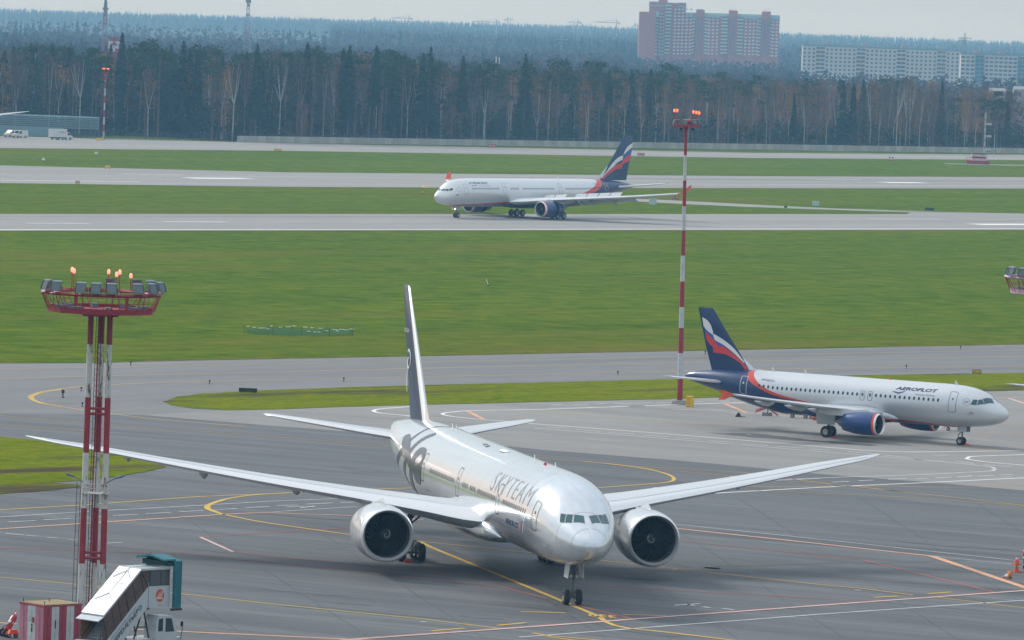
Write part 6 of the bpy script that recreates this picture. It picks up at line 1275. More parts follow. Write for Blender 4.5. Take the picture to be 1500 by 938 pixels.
b.tube([(-17*hs, -1.6, 2.1), (-7*hs, -1.6, 2.1)], .05, 4); b.build('railing', M_MRED, ht, 0)
ap = at(1441, 238); am = thing('antenna_mast', 'white lattice mast with three boxed antennas behind the striped hut', 'antenna mast', ap, 0); Ha = 74*ap[1]/CAM_F
b = MB()
for x, y in ((-.3, -.3), (.3, -.3), (0, .35)): b.tube([(x, y, 0), (x*.5, y*.5, Ha)], .07, 5, 0)
for k in range(22): z = Ha*k/22; z1 = Ha*(k+1)/22; b.tube([(-.3, -.3, z), (.28, -.3, z1)], .045, 4, k % 3 == 0); b.tube([(.3, -.3, z), (-.28, -.3, z1)], .045, 4, k % 3 == 0)
b.build('lattice', [M_MWHITE, M_MRED], am, 0)
for z in (4.2, 9.0, 13.2): b = MB(); b.box((1.3, 0, z*Ha/17.5), (1.7, .8, .75), mi=0); b.box((1.3, 0, z*Ha/17.5-.3), (1.72, .82, .2), mi=1); b.build('antenna_box', [M_MWHITE, M_MRED], am, 0)
b = MB(); b.tube([(1.0, 0, 0), (1.0, 0, Ha*.55)], .08, 5); b.build('cable_mast', M_LGREY, am, 0)
p3 = at(1456, 226); o = thing('thin_mast', 'thin pale mast beside the white lattice mast', 'mast', p3); MB().tube([(0, 0, 0), (0, 0, 29*p3[1]/CAM_F)], .11, 6).build('pole', M_MWHITE, o, 0)
# ---------------------------------------------------------------- forest, hills, far buildings, haze
def tri(b, p, s, rnd, mi=0, flat=0.0):
    a = [(rnd.gauss(0, 1), rnd.gauss(0, 1), rnd.gauss(0, 1)*(1-flat)) for _ in range(2)]; u, w = vnorm(a[0]), vnorm(a[1])
    n = len(b.v); b.v += [vadd(p, vmul(u, s)), vadd(p, vmul(w, s)), vadd(p, vmul(vadd(u, w), -s*.55))]; b.f.append((n, n+1, n+2)); b.m.append(mi)
def leafmat(name, a, c, rough=.9):
    m = bpy.data.materials.new(name); m.use_nodes = True; t = m.node_tree; bs = t.nodes['Principled BSDF']; bs.inputs['Roughness'].default_value = rough; bs.inputs['Specular IOR Level'].default_value = 0.0
    g = N(t, 'ShaderNodeNewGeometry'); oi = N(t, 'ShaderNodeObjectInfo'); ad = N(t, 'ShaderNodeMath', operation='ADD'); LK(t, g.outputs['Random Per Island'], ad.inputs[0]); LK(t, oi.outputs['Random'], ad.inputs[1])
    hf = N(t, 'ShaderNodeMath', operation='MULTIPLY'); hf.inputs[1].default_value = .5; LK(t, ad.outputs[0], hf.inputs[0]); mx = N(t, 'ShaderNodeMix', data_type='RGBA'); mx.inputs['A'].default_value = (*a, 1); mx.inputs['B'].default_value = (*c, 1)
    LK(t, hf.outputs[0], mx.inputs['Factor']); LK(t, mx.outputs['Result'], bs.inputs['Base Color']); return m
F_SPR = leafmat('spruce_needles', (.010, .026, .013), (.034, .062, .026)); F_PIN = leafmat('pine_needles', (.018, .040, .017), (.062, .095, .034)); F_BIR = leafmat('bare_twigs', (.045, .036, .032), (.10, .078, .066)); F_ORA = leafmat('autumn_leaves', (.24, .10, .025), (.42, .21, .05)); F_BRN = leafmat('brown_twigs', (.085, .055, .036), (.18, .115, .07))
B_SPR = mat('spruce_bark', (.09, .065, .05), .9); B_PIN = mat('pine_bark', (.15, .085, .06), .9, var=.3, vscale=.3); B_BIR = mat('birch_bark', (.40, .40, .38), .8, var=.35, vscale=.5); B_BRN = mat('grey_bark', (.16, .14, .125), .9)
def mk_spruce(seed, H=27, R=3.3, low=.12, dens=1.0):
    r = random.Random(seed); b = MB(); n = int(34*dens)
    for i in range(n):
        q = (i+r.random())/n; z = H*(low+(1-low)*q); rad = R*(1-q)**.75*(1-.25*(q < .1))+.25; k = int(7+8*(1-q))
        for j in range(k):
            a = r.uniform(0, 2*math.pi); L = rad*r.uniform(.65, 1.12); w = .32+.28*(1-q); d = (math.cos(a), math.sin(a)); dr = L*r.uniform(.28, .5)
            c0 = len(b.v); zz = z+r.uniform(-.3, .3); px, py = -d[1]*w*1.3, d[0]*w*1.3
            b.v += [(0, 0, zz+.25), (d[0]*L*.6+px, d[1]*L*.6+py, zz-dr*.45), (d[0]*L, d[1]*L, zz-dr), (d[0]*L*.6-px, d[1]*L*.6-py, zz-dr*.6)]; b.f += [(c0, c0+1, c0+2), (c0, c0+2, c0+3)]; b.m += [0, 0]
            tri(b, (d[0]*L*.8, d[1]*L*.8, zz-dr*.9-.3), .45, r)
    tri(b, (0, 0, H), .35, r); tr = MB().tube([(0, 0, 0), (r.uniform(-.2, .2), 0, H*.5), (0, 0, H*.98)], [.28, .2, .04], 6); return b, tr, F_SPR, B_SPR
def mk_pine(seed, H=25, R=3.6, start=.62, dens=1.0):
    r = random.Random(seed); b = MB(); lean = r.uniform(-.5, .5); tr = MB().tube([(0, 0, 0), (lean*.3, 0, H*.4), (lean, 0, H*.93)], [.26, .2, .08], 6)
    for i in range(int(17*dens)):
        q = r.random(); z = H*(start+(1-start)*q); rr = R*(.45+.75*math.sin(math.pi*min(1, q*.85+.15)))*r.uniform(.3, 1); a = r.uniform(0, 2*math.pi); c = (lean+rr*math.cos(a), rr*math.sin(a), z)
        tr.tube([(lean*.8, 0, z-1.2), c], [.07, .02], 4, caps=False)
        for j in range(26): tri(b, (c[0]+r.gauss(0, .75), c[1]+r.gauss(0, .75), c[2]+r.gauss(0, .38)), r.uniform(.3, .6), r, flat=.5)
    for j in range(60): tri(b, (lean+r.gauss(0, 1.2), r.gauss(0, 1.2), H*.97+r.gauss(0, .7)), .45, r, flat=.4)
    return b, tr, F_PIN, B_PIN
def mk_birch(seed, H=22, leaves=0, fine=500, R=2.8, fork=3, lm=None, tm=None, low=.32):
    r = random.Random(seed); b = MB(); tr = MB(); zf = H*r.uniform(.38, .55); lean = r.uniform(-.9, .9); tr.tube([(0, 0, 0), (lean*.3, 0, zf*.5), (lean*.5, 0, zf)], [.17, .14, .12], 6, caps=False); ends = []
    for k in range(fork):
        a = r.uniform(0, 2*math.pi); s = R*r.uniform(.2, .75); top = (lean+s*math.cos(a), s*math.sin(a), H*r.uniform(.86, 1.0)); m_ = (lean*.7+s*.6*math.cos(a), s*.6*math.sin(a), (zf+top[2])/2); tr.tube([(lean*.5, 0, zf-.3), m_, top], [.10, .06, .02], 5, caps=False); ends.append((m_, top))
    for i in range(int(fine/9)):
        z = H*(low+(1-low)*r.random()**.8); q = (z/H-low)/(1-low); rad = R*math.sin(math.pi*min(1, .2+q*.72))**.7*r.uniform(.3, 1.1); a = r.uniform(0, 2*math.pi); c = (lean*.7+rad*math.cos(a), rad*math.sin(a), z)
        base = (lean*.6, 0, z-r.uniform(1.2, 2.6)); n0 = len(b.v); w = .035; b.v += [base, vadd(base, (w*2, w, 0)), c]; b.f.append((n0, n0+1, n0+2)); b.m.append(0)
        for j in range(8):
            d = (r.gauss(0, .5), r.gauss(0, .5), r.uniform(-.2, 1.0)); p = vadd(c, (r.gauss(0, .6), r.gauss(0, .6), r.gauss(0, .6))); e = vadd(p, vmul(d, 1.0)); n0 = len(b.v); b.v += [p, vadd(p, (.075, .05, 0)), e]; b.f.append((n0, n0+1, n0+2)); b.m.append(0)
    for i in range(leaves):
        if i % 14 == 0:
            z = H*(low*.7+(1-low*.7)*r.random()**.9); q = (z/H-low*.7)/(1-low*.7); rad = R*1.05*math.sin(math.pi*min(1, .22+q*.74))**.8*r.uniform(.2, 1.0); a = r.uniform(0, 2*math.pi); cc = (lean*.7+rad*math.cos(a), rad*math.sin(a), z)
        tri(b, (cc[0]+r.gauss(0, .5), cc[1]+r.gauss(0, .5), cc[2]+r.gauss(0, .6)), r.uniform(.14, .3), r)
    return b, tr, lm or F_BIR, tm or B_BIR
KINDS_ = {
 'spruce': [mk_spruce(1), mk_spruce(2, 27, 2.7, .25, .9), mk_spruce(3, 27, 3.7, .06, 1.1), mk_spruce(4, 27, 2.3, .4, .8)],
 'pine': [mk_pine(5), mk_pine(6, 25, 3.0, .7), mk_pine(7, 25, 4.2, .66, 1.3), mk_pine(8, 25, 3.2, .55, 1.2)],
 'birch': [mk_birch(9), mk_birch(10, 22, 0, 350, 3.4, 5), mk_birch(11, 22, 60, 600, 2.6, 2), mk_birch(12, 22, 0, 420, 2.2, 2)],
 'autumn_birch': [mk_birch(13, 20, 620, 300, 2.9, 3, F_ORA, B_BIR), mk_birch(14, 20, 420, 300, 2.3, 2, F_ORA, B_BIR), mk_birch(15, 20, 900, 200, 3.4, 4, F_ORA, B_BRN, .15)],
 'bare_tree': [mk_birch(16, 21, 260, 1100, 3.2, 5, F_BRN, B_BRN, .2), mk_birch(17, 21, 160, 1000, 3.8, 6, F_BRN, B_BRN, .25), mk_birch(18, 21, 340, 900, 2.8, 4, F_BRN, B_BIR, .2)]}
HREF = {'spruce': 27, 'pine': 25, 'birch': 22, 'autumn_birch': 20, 'bare_tree': 21}
PROTO = {}
def plant(kind, var, p, H, label, rz, group='trees along the edge of the far forest', wide=1.0):
    key = (kind, var); s = H/HREF[kind]; nm = {'birch': 'birch_tree', 'autumn_birch': 'birch_tree', 'spruce': 'spruce_tree', 'pine': 'pine_tree', 'bare_tree': 'broadleaf_tree'}[kind]
    t = thing(nm, label, 'tree', p, rz, group); t.scale = (s*wide, s*wide, s)
    if key not in PROTO:
        c, tr, lm, tm = KINDS_[kind][var]; a = c.build('crown', lm, t, 0); b = tr.build('trunk', tm, t, 40); PROTO[key] = (a, b)
    else:
        for src in PROTO[key]: o = src.copy(); COL.objects.link(o); o.parent = t
    return t
TOPX = [-60, 0, 30, 60, 110, 160, 190, 230, 275, 330, 375, 450, 510, 600, 640, 700, 770, 830, 900, 980, 1050, 1100, 1150, 1200, 1260, 1300, 1350, 1400, 1440, 1500, 1560]
TOPY = [72, 72, 66, 64, 68, 70, 62, 66, 68, 72, 74, 72, 72, 78, 84, 90, 94, 98, 97, 101, 106, 110, 113, 112, 112, 116, 112, 118, 124, 128, 132]
topy = pchip(TOPX, TOPY)
nd = (-math.sin(wd), math.cos(wd)); dd = (math.cos(wd), math.sin(wd))
def forest_pt(u, depth):
    """ground point in the forest at photo column u and the given depth behind the wall line"""
    v = 208.3+(u-347.5)*(225.3-208.3)/1152.5; p = at(u, v)
    if u < 347: depth += 48*min(1, (347-u)/170)
    return (p[0]+nd[0]*depth+dd[0]*depth*.85, p[1]+nd[1]*depth+dd[1]*depth*.85, 0)
def col_of(p):
    d = vsub(p, (0, 0, CAM_H)); return PW/2+CAM_F*vdot(d, RIGHT)/vdot(d, FWD), PH/2-CAM_F*vdot(d, UP)/vdot(d, FWD)
rnd = random.Random(77)
LAB = {'spruce': 'dark pointed spruce in the far forest edge', 'pine': 'flat-topped pine with a bare reddish trunk in the far forest', 'birch': 'bare birch with white trunk in the far forest edge', 'autumn_birch': 'thin orange-leaved birch among the far forest trees', 'bare_tree': 'bare brown broadleaf tree in the far forest'}
SPECIAL = [(187, 48, 'spruce', 3, 'tallest spruce, its narrow top above the others behind the slender mast'), (273, 60, 'spruce', 2, 'broad dense pointed spruce standing above its neighbours, left of centre'), (222, 61, 'pine', 2, 'big round-headed pine right of the tallest spruce'),
    (126, 84, 'birch', 1, 'wide forked bare birch left of the slender mast'), (375, 65, 'spruce', 1, 'pointed spruce just right of the distant lattice mast'), (449, 62, 'spruce', 3, 'pointed spruce above the round orange tree'), (446, 145, 'autumn_birch', 2, 'low round orange tree in front of the forest, left half'), (511, 66, 'spruce', 1, 'slim spruce rising above the pines, second right of the orange tree'),
    (551, 67, 'spruce', 3, 'slim spruce rising above the pines left of centre'), (630, 70, 'spruce', 0, 'tall dark spruce pair member near the middle, taller one'), (619, 78, 'spruce', 1, 'shorter spruce leaning close to a taller one near the middle'), (679, 82, 'spruce', 3, 'small-headed spruce among birches, left of the rolling tail fin'),
    (770, 79, 'spruce', 2, 'tall spruce right of centre with birch stems below'), (343, 90, 'birch', 1, 'bare forked birch with pale twigs, left third'), (820, 88, 'pine', 2, 'first wide flat-topped pine left of the red tower block'), (866, 92, 'pine', 0, 'small flat-topped pine left of the red tower block'), (883, 92, 'pine', 3, 'flat-topped pine just left of the red tower block'),
    (985, 96, 'pine', 2, 'wide dark pine below the red tower block, left one'), (1112, 112, 'pine', 0, 'round dark pine below the right end of the red tower block'), (1238, 118, 'spruce', 2, 'dark spruce standing among brown trees, larger of two'), (1255, 122, 'spruce', 1, 'dark spruce standing among brown trees, smaller of two'), (1467, 136, 'pine', 3, 'lone dark pine near the right edge above the lattice mast'),
    (396, 120, 'autumn_birch', 0, 'orange birch with pale stem, left of the round orange tree'), (808, 105, 'autumn_birch', 0, 'orange-topped birch right of centre'), (863, 120, 'autumn_birch', 1, 'orange birch with white stem left of the rolling tail fin'), (1065, 165, 'autumn_birch', 2, 'small orange tree right of the tall mast lamps'), (1320, 118, 'birch', 1, 'pale branching birch among brown trees, right part')]
taken = []
for u, v, k, var, lab in SPECIAL:
    dep = 6+rnd.random()*4; p = forest_pt(u, dep); H = (col_of(p)[1]-v)*p[1]/CAM_F; plant(k, var, p, H, lab, rnd.uniform(0, 6.28), wide=1.1 if k != 'birch' else 1.3); taken.append(u)
count = len(SPECIAL); rows_ = [(7.5, 58), (12, 62), (19, 58), (28, 45), (38, 40)]
def pick(u, row):
    x = rnd.random()
    if u < 640: w = (('spruce', .32), ('pine', .36), ('birch', .12 if row < 2 else .04), ('autumn_birch', .09), ('bare_tree', .22))
    elif u < 1040: w = (('spruce', .15), ('pine', .34), ('birch', .20 if row < 2 else .04), ('autumn_birch', .15), ('bare_tree', .22))
    else: w = (('spruce', .06), ('pine', .05), ('birch', .15), ('autumn_birch', .24), ('bare_tree', .52))
    s = sum(a[1] for a in w); x *= s
    for k, q in w:
        x -= q
        if x <= 0: return k
    return w[-1][0]
for r_, (dep, n) in enumerate(rows_):
    for i in range(n):
        u = -40+1600*(i+rnd.uniform(.1, .9))/n; k = pick(u, r_); p = forest_pt(u, dep+rnd.uniform(-2.5, 3)); ty = topy(u)+rnd.uniform(2, 26)+(12 if k == 'autumn_birch' else 0)+(8 if k == 'birch' else 0)-(4 if r_ > 1 else 0)
        if k == 'bare_tree' and u < 1000: ty += 12
        if r_ == 0 and rnd.random() < .25: ty += rnd.uniform(15, 45)
        H = (col_of(p)[1]-ty)*p[1]/CAM_F; plant(k, rnd.randrange(len(KINDS_[k])), p, H, LAB[k], rnd.uniform(0, 6.28), wide=rnd.uniform(.9, 1.35))
# deeper ranks of the same woodland, as one mass
def scatter(name, items, group_mats):
    import numpy as np
    acc = {}
    for kind, var, p, H, rz, wide in items:
        c, tr, lm, tm = KINDS_[kind][var]; s = H/HREF[kind]; ca, sa = math.cos(rz), math.sin(rz)
        for part, mm in ((c, lm), (tr, tm)):
            a = np.array(part.v); q = np.empty_like(a); q[:, 0] = (a[:, 0]*ca-a[:, 1]*sa)*s*wide+p[0]; q[:, 1] = (a[:, 0]*sa+a[:, 1]*ca)*s*wide+p[1]; q[:, 2] = a[:, 2]*s+p[2]
            V, Fc = acc.setdefault(mm.name, ([], [], mm))[:2]; off = sum(len(x) for x in V); V.append(q); Fc += [tuple(i+off for i in f) for f in part.f]
    mats = [x[2] for x in acc.values()]; verts = []; faces = []; mi = []; off = 0
    for k, (V, Fc, mm) in enumerate(acc.values()):
        vv = np.concatenate(V); verts.append(vv); faces += [tuple(i+off for i in f) for f in Fc]; mi += [k]*len(Fc); off += len(vv)
    me = bpy.data.meshes.new(name); me.from_pydata(np.concatenate(verts).tolist(), [], faces)
    for mm in mats: me.materials.append(mm)
    me.polygons.foreach_set('material_index', mi); me.update(); o = bpy.data.objects.new(name, me); COL.objects.link(o); return struct(o, 'stuff')
items = []
for dep, n in ((50, 75), (64, 75), (80, 70), (100, 60)):
    for i in range(n):
        u = -60+1640*(i+rnd.random())/n; k = pick(u, 3); p = forest_pt(u, dep+rnd.uniform(-5, 5)); ty = topy(u)+rnd.uniform(1, 15)+(3 if k == 'bare_tree' else 0); H = (col_of(p)[1]-ty)*p[1]/CAM_F; items.append((k, rnd.randrange(len(KINDS_[k])), p, H, rnd.uniform(0, 6.28), rnd.uniform(1.0, 1.5)))
scatter('woodland', items, None)
# undergrowth at the forest foot
b = MB()
for i in range(3600):
    u = -60+1640*rnd.random(); dep = rnd.uniform(7, 38)+(14 if u < 340 else 0); p = forest_pt(u, dep); h = rnd.uniform(1.0, 7.0)*(.6+.4*math.sin(u*.05)); 
    for j in range(11): tri(b, (p[0]+rnd.gauss(0, 1.6), p[1]+rnd.gauss(0, 1.2), abs(rnd.gauss(h*.4, h*.35))), rnd.uniform(.25, .8), rnd, mi=0 if (i % 3) else 1)
for i in range(1500):
    u = -60+1640*rnd.random(); dep = rnd.uniform(10, 60); p = forest_pt(u, dep); H = rnd.uniform(4, 14)*(1 if u < 1000 else .75)
    for q in range(9):
        z = H*(.08+q/10); rr = 2.3*(1-q/9.5)+.3
        for j in range(4): a = rnd.uniform(0, 6.28); tri(b, (p[0]+rr*math.cos(a), p[1]+rr*math.sin(a), z), rnd.uniform(.5, .95), rnd, mi=1)
struct(b.build('undergrowth', [F_BRN, F_SPR], smooth=0), 'stuff')
G_FOREST = ground_mat('forest_floor_soil', ((.025, .025, .018), (.035, .033, .023), (.05, .045, .03)), 0, .02, .2, 2, .95, spec=0.0)
q0, q1 = forest_pt(-500, 1.0), forest_pt(2100, 1.0)
struct(MB().poly([(q0[0], q0[1], .02), (q1[0], q1[1], .02), (7900, 12000, .02), (-7900, 12000, .02), (-7900, 2200, .02)]).build('forest_floor', G_FOREST, smooth=0))
# ---- distant country: rising ground and far woods
b = MB(); X = [-7900+i*395 for i in range(41)]; rows = []
def hz(x, y): 
    t = max(0, min(1, (y-7000)/4500)); return .03+(9+3.0*math.sin(x/900)+2*math.sin(x/370+1)+(x/3000)*1.0)*t*t*(3-2*t)
for j in range(13): y = 6500+j*460; rows.append([(x, y, hz(x, y)) for x in X])
b.quadgrid(rows, 0, closed=False); struct(b.build('hills', ground_mat('far_field_soil', ((.030, .027, .020), (.042, .036, .026), (.056, .046, .032)), 0, .003, .02, 3, .95, spec=0.0)))
def far_tree(b, p, H, R, rnd, conif, mi):
    # a small tree as a handful of crossed leaf clumps in a crown volume
    n0 = len(b.v)
    if conif:
        k = 5; base = p[2]+H*.15; b.v += [(p[0], p[1], p[2]+H)]+[(p[0]+R*math.cos(a)*rnd.uniform(.7, 1.2), p[1]+R*math.sin(a)*rnd.uniform(.7, 1.2), base+rnd.uniform(-.5, 1)) for a in [2*math.pi*i/k for i in range(k)]]
        b.f += [(n0, n0+1+i, n0+1+(i+1) % k) for i in range(k)]; b.m += [mi]*k
        for _ in range(3): tri(b, (p[0]+rnd.gauss(0, R*.5), p[1]+rnd.gauss(0, R*.5), p[2]+H*rnd.uniform(.4, .8)), R*.6, rnd, mi)
    else:
        for _ in range(15):
            a = rnd.uniform(0, 6.28); q = rnd.uniform(.25, 1); rr = R*math.sin(math.pi*min(1, q*.8+.1)); tri(b, (p[0]+rr*math.cos(a)*rnd.random(), p[1]+rr*math.sin(a)*rnd.random(), p[2]+H*q-R*.3), R*rnd.uniform(.3, .55), rnd, mi)
F_FARS = leafmat('far_conifer', (.015, .032, .020), (.024, .044, .026)); F_FARB = leafmat('far_bare_wood', (.050, .042, .037), (.070, .057, .048)); F_FARO = leafmat('far_autumn_wood', (.09, .06, .04), (.12, .075, .045))
b = MB(); y = 2350.0; bands = []
while y < 11800:
    bands.append(y); y *= 1.016 if y < 5200 else 1.011
for y in bands:
    half = y*(900/CAM_F)+60; sp = 6.5 if y < 5000 else 8.5; x = -half
    while x < half:
        x += sp*rnd.uniform(.5, 1.5); yy = y+rnd.uniform(-35, 35); u = PW/2+CAM_F*x/yy
        near = y < 5300
        if u < 470 and 5600 < y < 9200 and rnd.random() < .985: continue
        if 925 < u < 1150 and 4850 < y < 5250: continue
        if u > 1165 and 3950 < y < 4260: continue
        if u > 1165 and 3300 < y < 4000 and rnd.random() < .35: continue
        H = rnd.uniform(15, 20) if near else rnd.uniform(20, 26); mixn = math.sin(x/140+y/800)+math.sin(x/53)*.6
        if u > 900 and y < 4900: H *= .82
        if y > 7800: con = rnd.random() < .5
        elif near: con = rnd.random() < (.02 if mixn < 1.1 else .35)
        else: con = rnd.random() < (.12 if mixn < .7 else .5)
        far_tree(b, (x, yy, hz(x, yy) if yy > 6500 else 0), H*(1.08 if con else 1), rnd.uniform(3.0, 4.4) if con else rnd.uniform(3.4, 5.4), rnd, con, 0 if con else (2 if rnd.random() < .12 else 1))
struct(b.build('distant_forest', [F_FARS, F_FARB, F_FARO], smooth=0), 'stuff')
# ---- red high-rise
M_BRICK = mat('pink_brick', (.42, .15, .125), .85, var=.08, vscale=.05); M_MANS = mat('blue_green_roof', (.16, .33, .36), .6); M_BALC = mat('cream_balcony', (.60, .56, .40), .7); M_BGL = mat('balcony_shadow', (.12, .16, .22), .4); M_WINW = mat('pale_window', (.62, .68, .72), .4); M_PALEB = mat('grey_brick', (.35, .30, .32), .85)
YB = 5100.0; SB = YB/CAM_F
def bx(u): return aty(u, 60, YB)[0]
def bz(u, v): return aty(u, v, YB)[2]
hr = thing('apartment_tower', 'long pink-red high-rise apartment block with blue-green roof edges', 'apartment block', (bx(1040), YB, 0))
cx0 = bx(1040)
def blk(name, u0, u1, v, y0, y1, m, parent=hr): 
    x0, x1, z = bx(u0)-cx0, bx(u1)-cx0, bz((u0+u1)/2, v); return MB().box(((x0+x1)/2, (y0+y1)/2, z/2), (x1-x0, y1-y0, z)).build(name, m, parent, 0)
blk('end_wing', 935, 959, 17.5, -14, 14, M_BRICK); blk('high_section', 949.5, 1003, 4, 2, 18, M_BRICK); blk('main_wall', 1003, 1141, 24, 1, 15, M_BRICK)
blk('lift_tower', 963, 976, -1, 4, 14, M_BRICK)
for u0, u1, v in ((1018.5, 1030.5, 14), (1066.5, 1079, 15.5), (1115, 1127.5, 17)): blk('stair_tower', u0, u1, v, -1.5, 12, M_BRICK)
for u0, u1, v0, v1, yy in ((949.5, 974, 2.5, 10, 1.4), (991.5, 1003.5, 4, 11, 1.4), (1003.5, 1018.5, 18.5, 25, .4), (1030.5, 1066.5, 19.5, 26, .4), (1079, 1115, 21, 28, .4), (1127.5, 1141.5, 22.5, 29, .4), (957, 963, 17, 25, -14.2)):
    x0, x1 = bx(u0)-cx0, bx(u1)-cx0; zt, zb = bz((u0+u1)/2, v0), bz((u0+u1)/2, v1); MB().extrude([(x0, yy-.6, zb), (x0, yy-.3, zb+.3), (x0, yy+3.5, zt), (x0, yy+12, zt), (x0, yy+12, zb)], (x1-x0, 0, 0)).build('roof_mansard', M_MANS, hr, 0)
rects = []
def wcols(us, vt, vb, y, m, w=2.0, h=1.35, step=5.0, jit=True):
    for u in us:
        v = vt
        while v < vb: rects.append((bx(u)-cx0, bz(u, v), y, w, h, m)); v += step
wcols([u for u in (988, 993.5, 999, 1005, 1011)], 14, 82, .85, 0) ; wcols([1038, 1044, 1050], 29, 82, .8, 0); wcols([1092, 1098, 1103.5, 1109], 30, 82, .8, 0); wcols([1132, 1137.5], 32, 84, .8, 0); wcols([1034], 28, 82, .8, 0)
wcols([1022, 1027], 27, 80, -1.8, 1, 1.3, 2.0); wcols([1070, 1075], 28, 80, -1.8, 1, 1.3, 2.0); wcols([1119, 1124], 30, 82, -1.8, 1, 1.3, 2.0)
cnt = 0; ext_ = [MB(), MB()]
rects.sort(key=lambda q: -q[1])
for x, z, y, w, h, m in rects:
    if cnt < 100: MB().box((x, y-.02, z), (w, .3, h)).build('window', M_WINW if m == 0 else M_BGL, hr, 0); cnt += 1
    else: ext_[m].box((x, y-.02, z), (w, .3, h))
ow = MB(); ow.v, ow.f, ow.m = ext_[0].v+ext_[1].v, list(ext_[0].f)+[tuple(i+len(ext_[0].v) for i in f) for f in ext_[1].f], [0]*len(ext_[0].f)+[1]*len(ext_[1].f); struct(ow.build('window', [M_WINW, M_BGL], hr, 0), 'stuff')
bal = MB()
for u0, u1, vt, yy in ((973.5, 982, 8, 1.0), (1055.5, 1065.5, 28, 0), (1078, 1088, 29, 0), (1013.5, 1017, 28, .2), (1031, 1033, 28, .2), (1110.5, 1114, 31, .2), (1128, 1130.5, 31, .2), (959.5, 962.5, 24, -5), (965.5, 968, 20, -5), (970, 971.8, 20, -5)):
    x0, x1 = bx(u0)-cx0, bx(u1)-cx0; v = vt
    while v < 82:
        z = bz((u0+u1)/2, v); bal.box(((x0+x1)/2, yy-.5, z), (x1-x0, 1.4, 1.3), mi=0); bal.box(((x0+x1)/2, yy-.2, z+1.45), (x1-x0, 1.0, 1.5), mi=1); v += 5.0
struct(bal.build('balcony', [M_BALC, M_BGL], hr, 0), 'stuff')
b = MB()
for u in (1021, 1026, 1071, 1075, 1120, 1124, 1067.5, 968): b.tube([(bx(u)-cx0, 6, bz(u, 16)), (bx(u)-cx0, 6, bz(u, 12))], .2, 4)
b.build('roof_mast', M_PALEB, hr, 0)
# ---- white slab blocks
def slab(label, u0, u1, v0, v1, Y, floors, teal=False, seed=0):
    r = random.Random(seed); x0, x1 = aty(u0, v0, Y)[0], aty(u1, v1, Y)[0]; z0, z1 = aty(u0, v0, Y)[2], aty(u1, v1, Y)[2]; zt = (z0+z1)/2
    t = thing('apartment_block', label, 'apartment block', ((x0+x1)/2, Y, 0)); L = x1-x0; m = mat('white_panel_wall', (.58, .60, .60), .8, var=.06, vscale=.1)
    MB().box((0, 6, zt/2), (L, 12, zt)).build('wall', m, t, 0); MB().box((0, 6, zt+.5), (L+1, 12.6, 1.0)).build('roof_edge', M_MANS, t, 0)
    n = int(L/3.1); cnt = 0; rest = MB(); pan = MB()
    for f in range(floors):
        z = zt-2.0-f*2.75
        if z < 1: break
        for k in range(n):
            x = -L/2+L*(k+.5)/n; 
            if (k % 9) in (3, 4): pan.box((x, -.7, z-.6), (L/n*.98, 1.4, 1.0), mi=1 if teal else (2 if r.random() < .3 else 0)); pan.box((x, -.1, z+.7), (L/n*.9, .3, 1.5), mi=3); continue
            w = (1.5, .3, 1.35) if not teal else (2.3, .3, 1.35)
            if cnt < 100: MB().box((x, -.05, z), w).build('window', M_BGL, t, 0); cnt += 1
            else: rest.box((x, -.05, z), w)
    struct(rest.build('window', M_BGL, t, 0), 'stuff'); struct(pan.build('balcony', [m, mat('teal_panel', (.12, .36, .42), .6), M_BALC, M_BGL], t, 0), 'stuff')
    for q in (.15, .4, .65, .88): MB().box((-L/2+L*q, 6, zt+1.8), (4, 4, 2.6)).build('roof_hut', M_PALEB, t, 0)
    return t
slab('long white nine-storey apartment block on the right horizon', 1176, 1406, 68.5, 74, 4150, 9, seed=1); slab('lower white block with teal bands at the right edge', 1408, 1560, 79, 85, 4050, 7, True, seed=2)
# low pale roofs right
for u0, u1, v0, v1, Y, lab in ((1486, 1540, 126.5, 131, 2500, 'small white gable-roofed shed at the right edge above the trees'), (1450, 1474, 129, 133, 2650, 'pale arched store roof above the trees right of the lone pine')):
    a, c = aty(u0, v0, Y), aty(u1, v0, Y); t = thing('shed', lab, 'shed', ((a[0]+c[0])/2, Y, 0)); w = c[0]-a[0]; MB().box((0, 4, (a[2]-1.2)/2), (w, 8, a[2]-1.2)).build('wall', M_PALEB, t, 0); MB().extrude([(-w/2, 0, a[2]-1.2), (-w/2, 4, a[2]), (-w/2, 8, a[2]-1.2)], (w, 0, 0)).build('roof', mat('dull_roof_sheet', (.26, .28, .29), .8), t, 0)
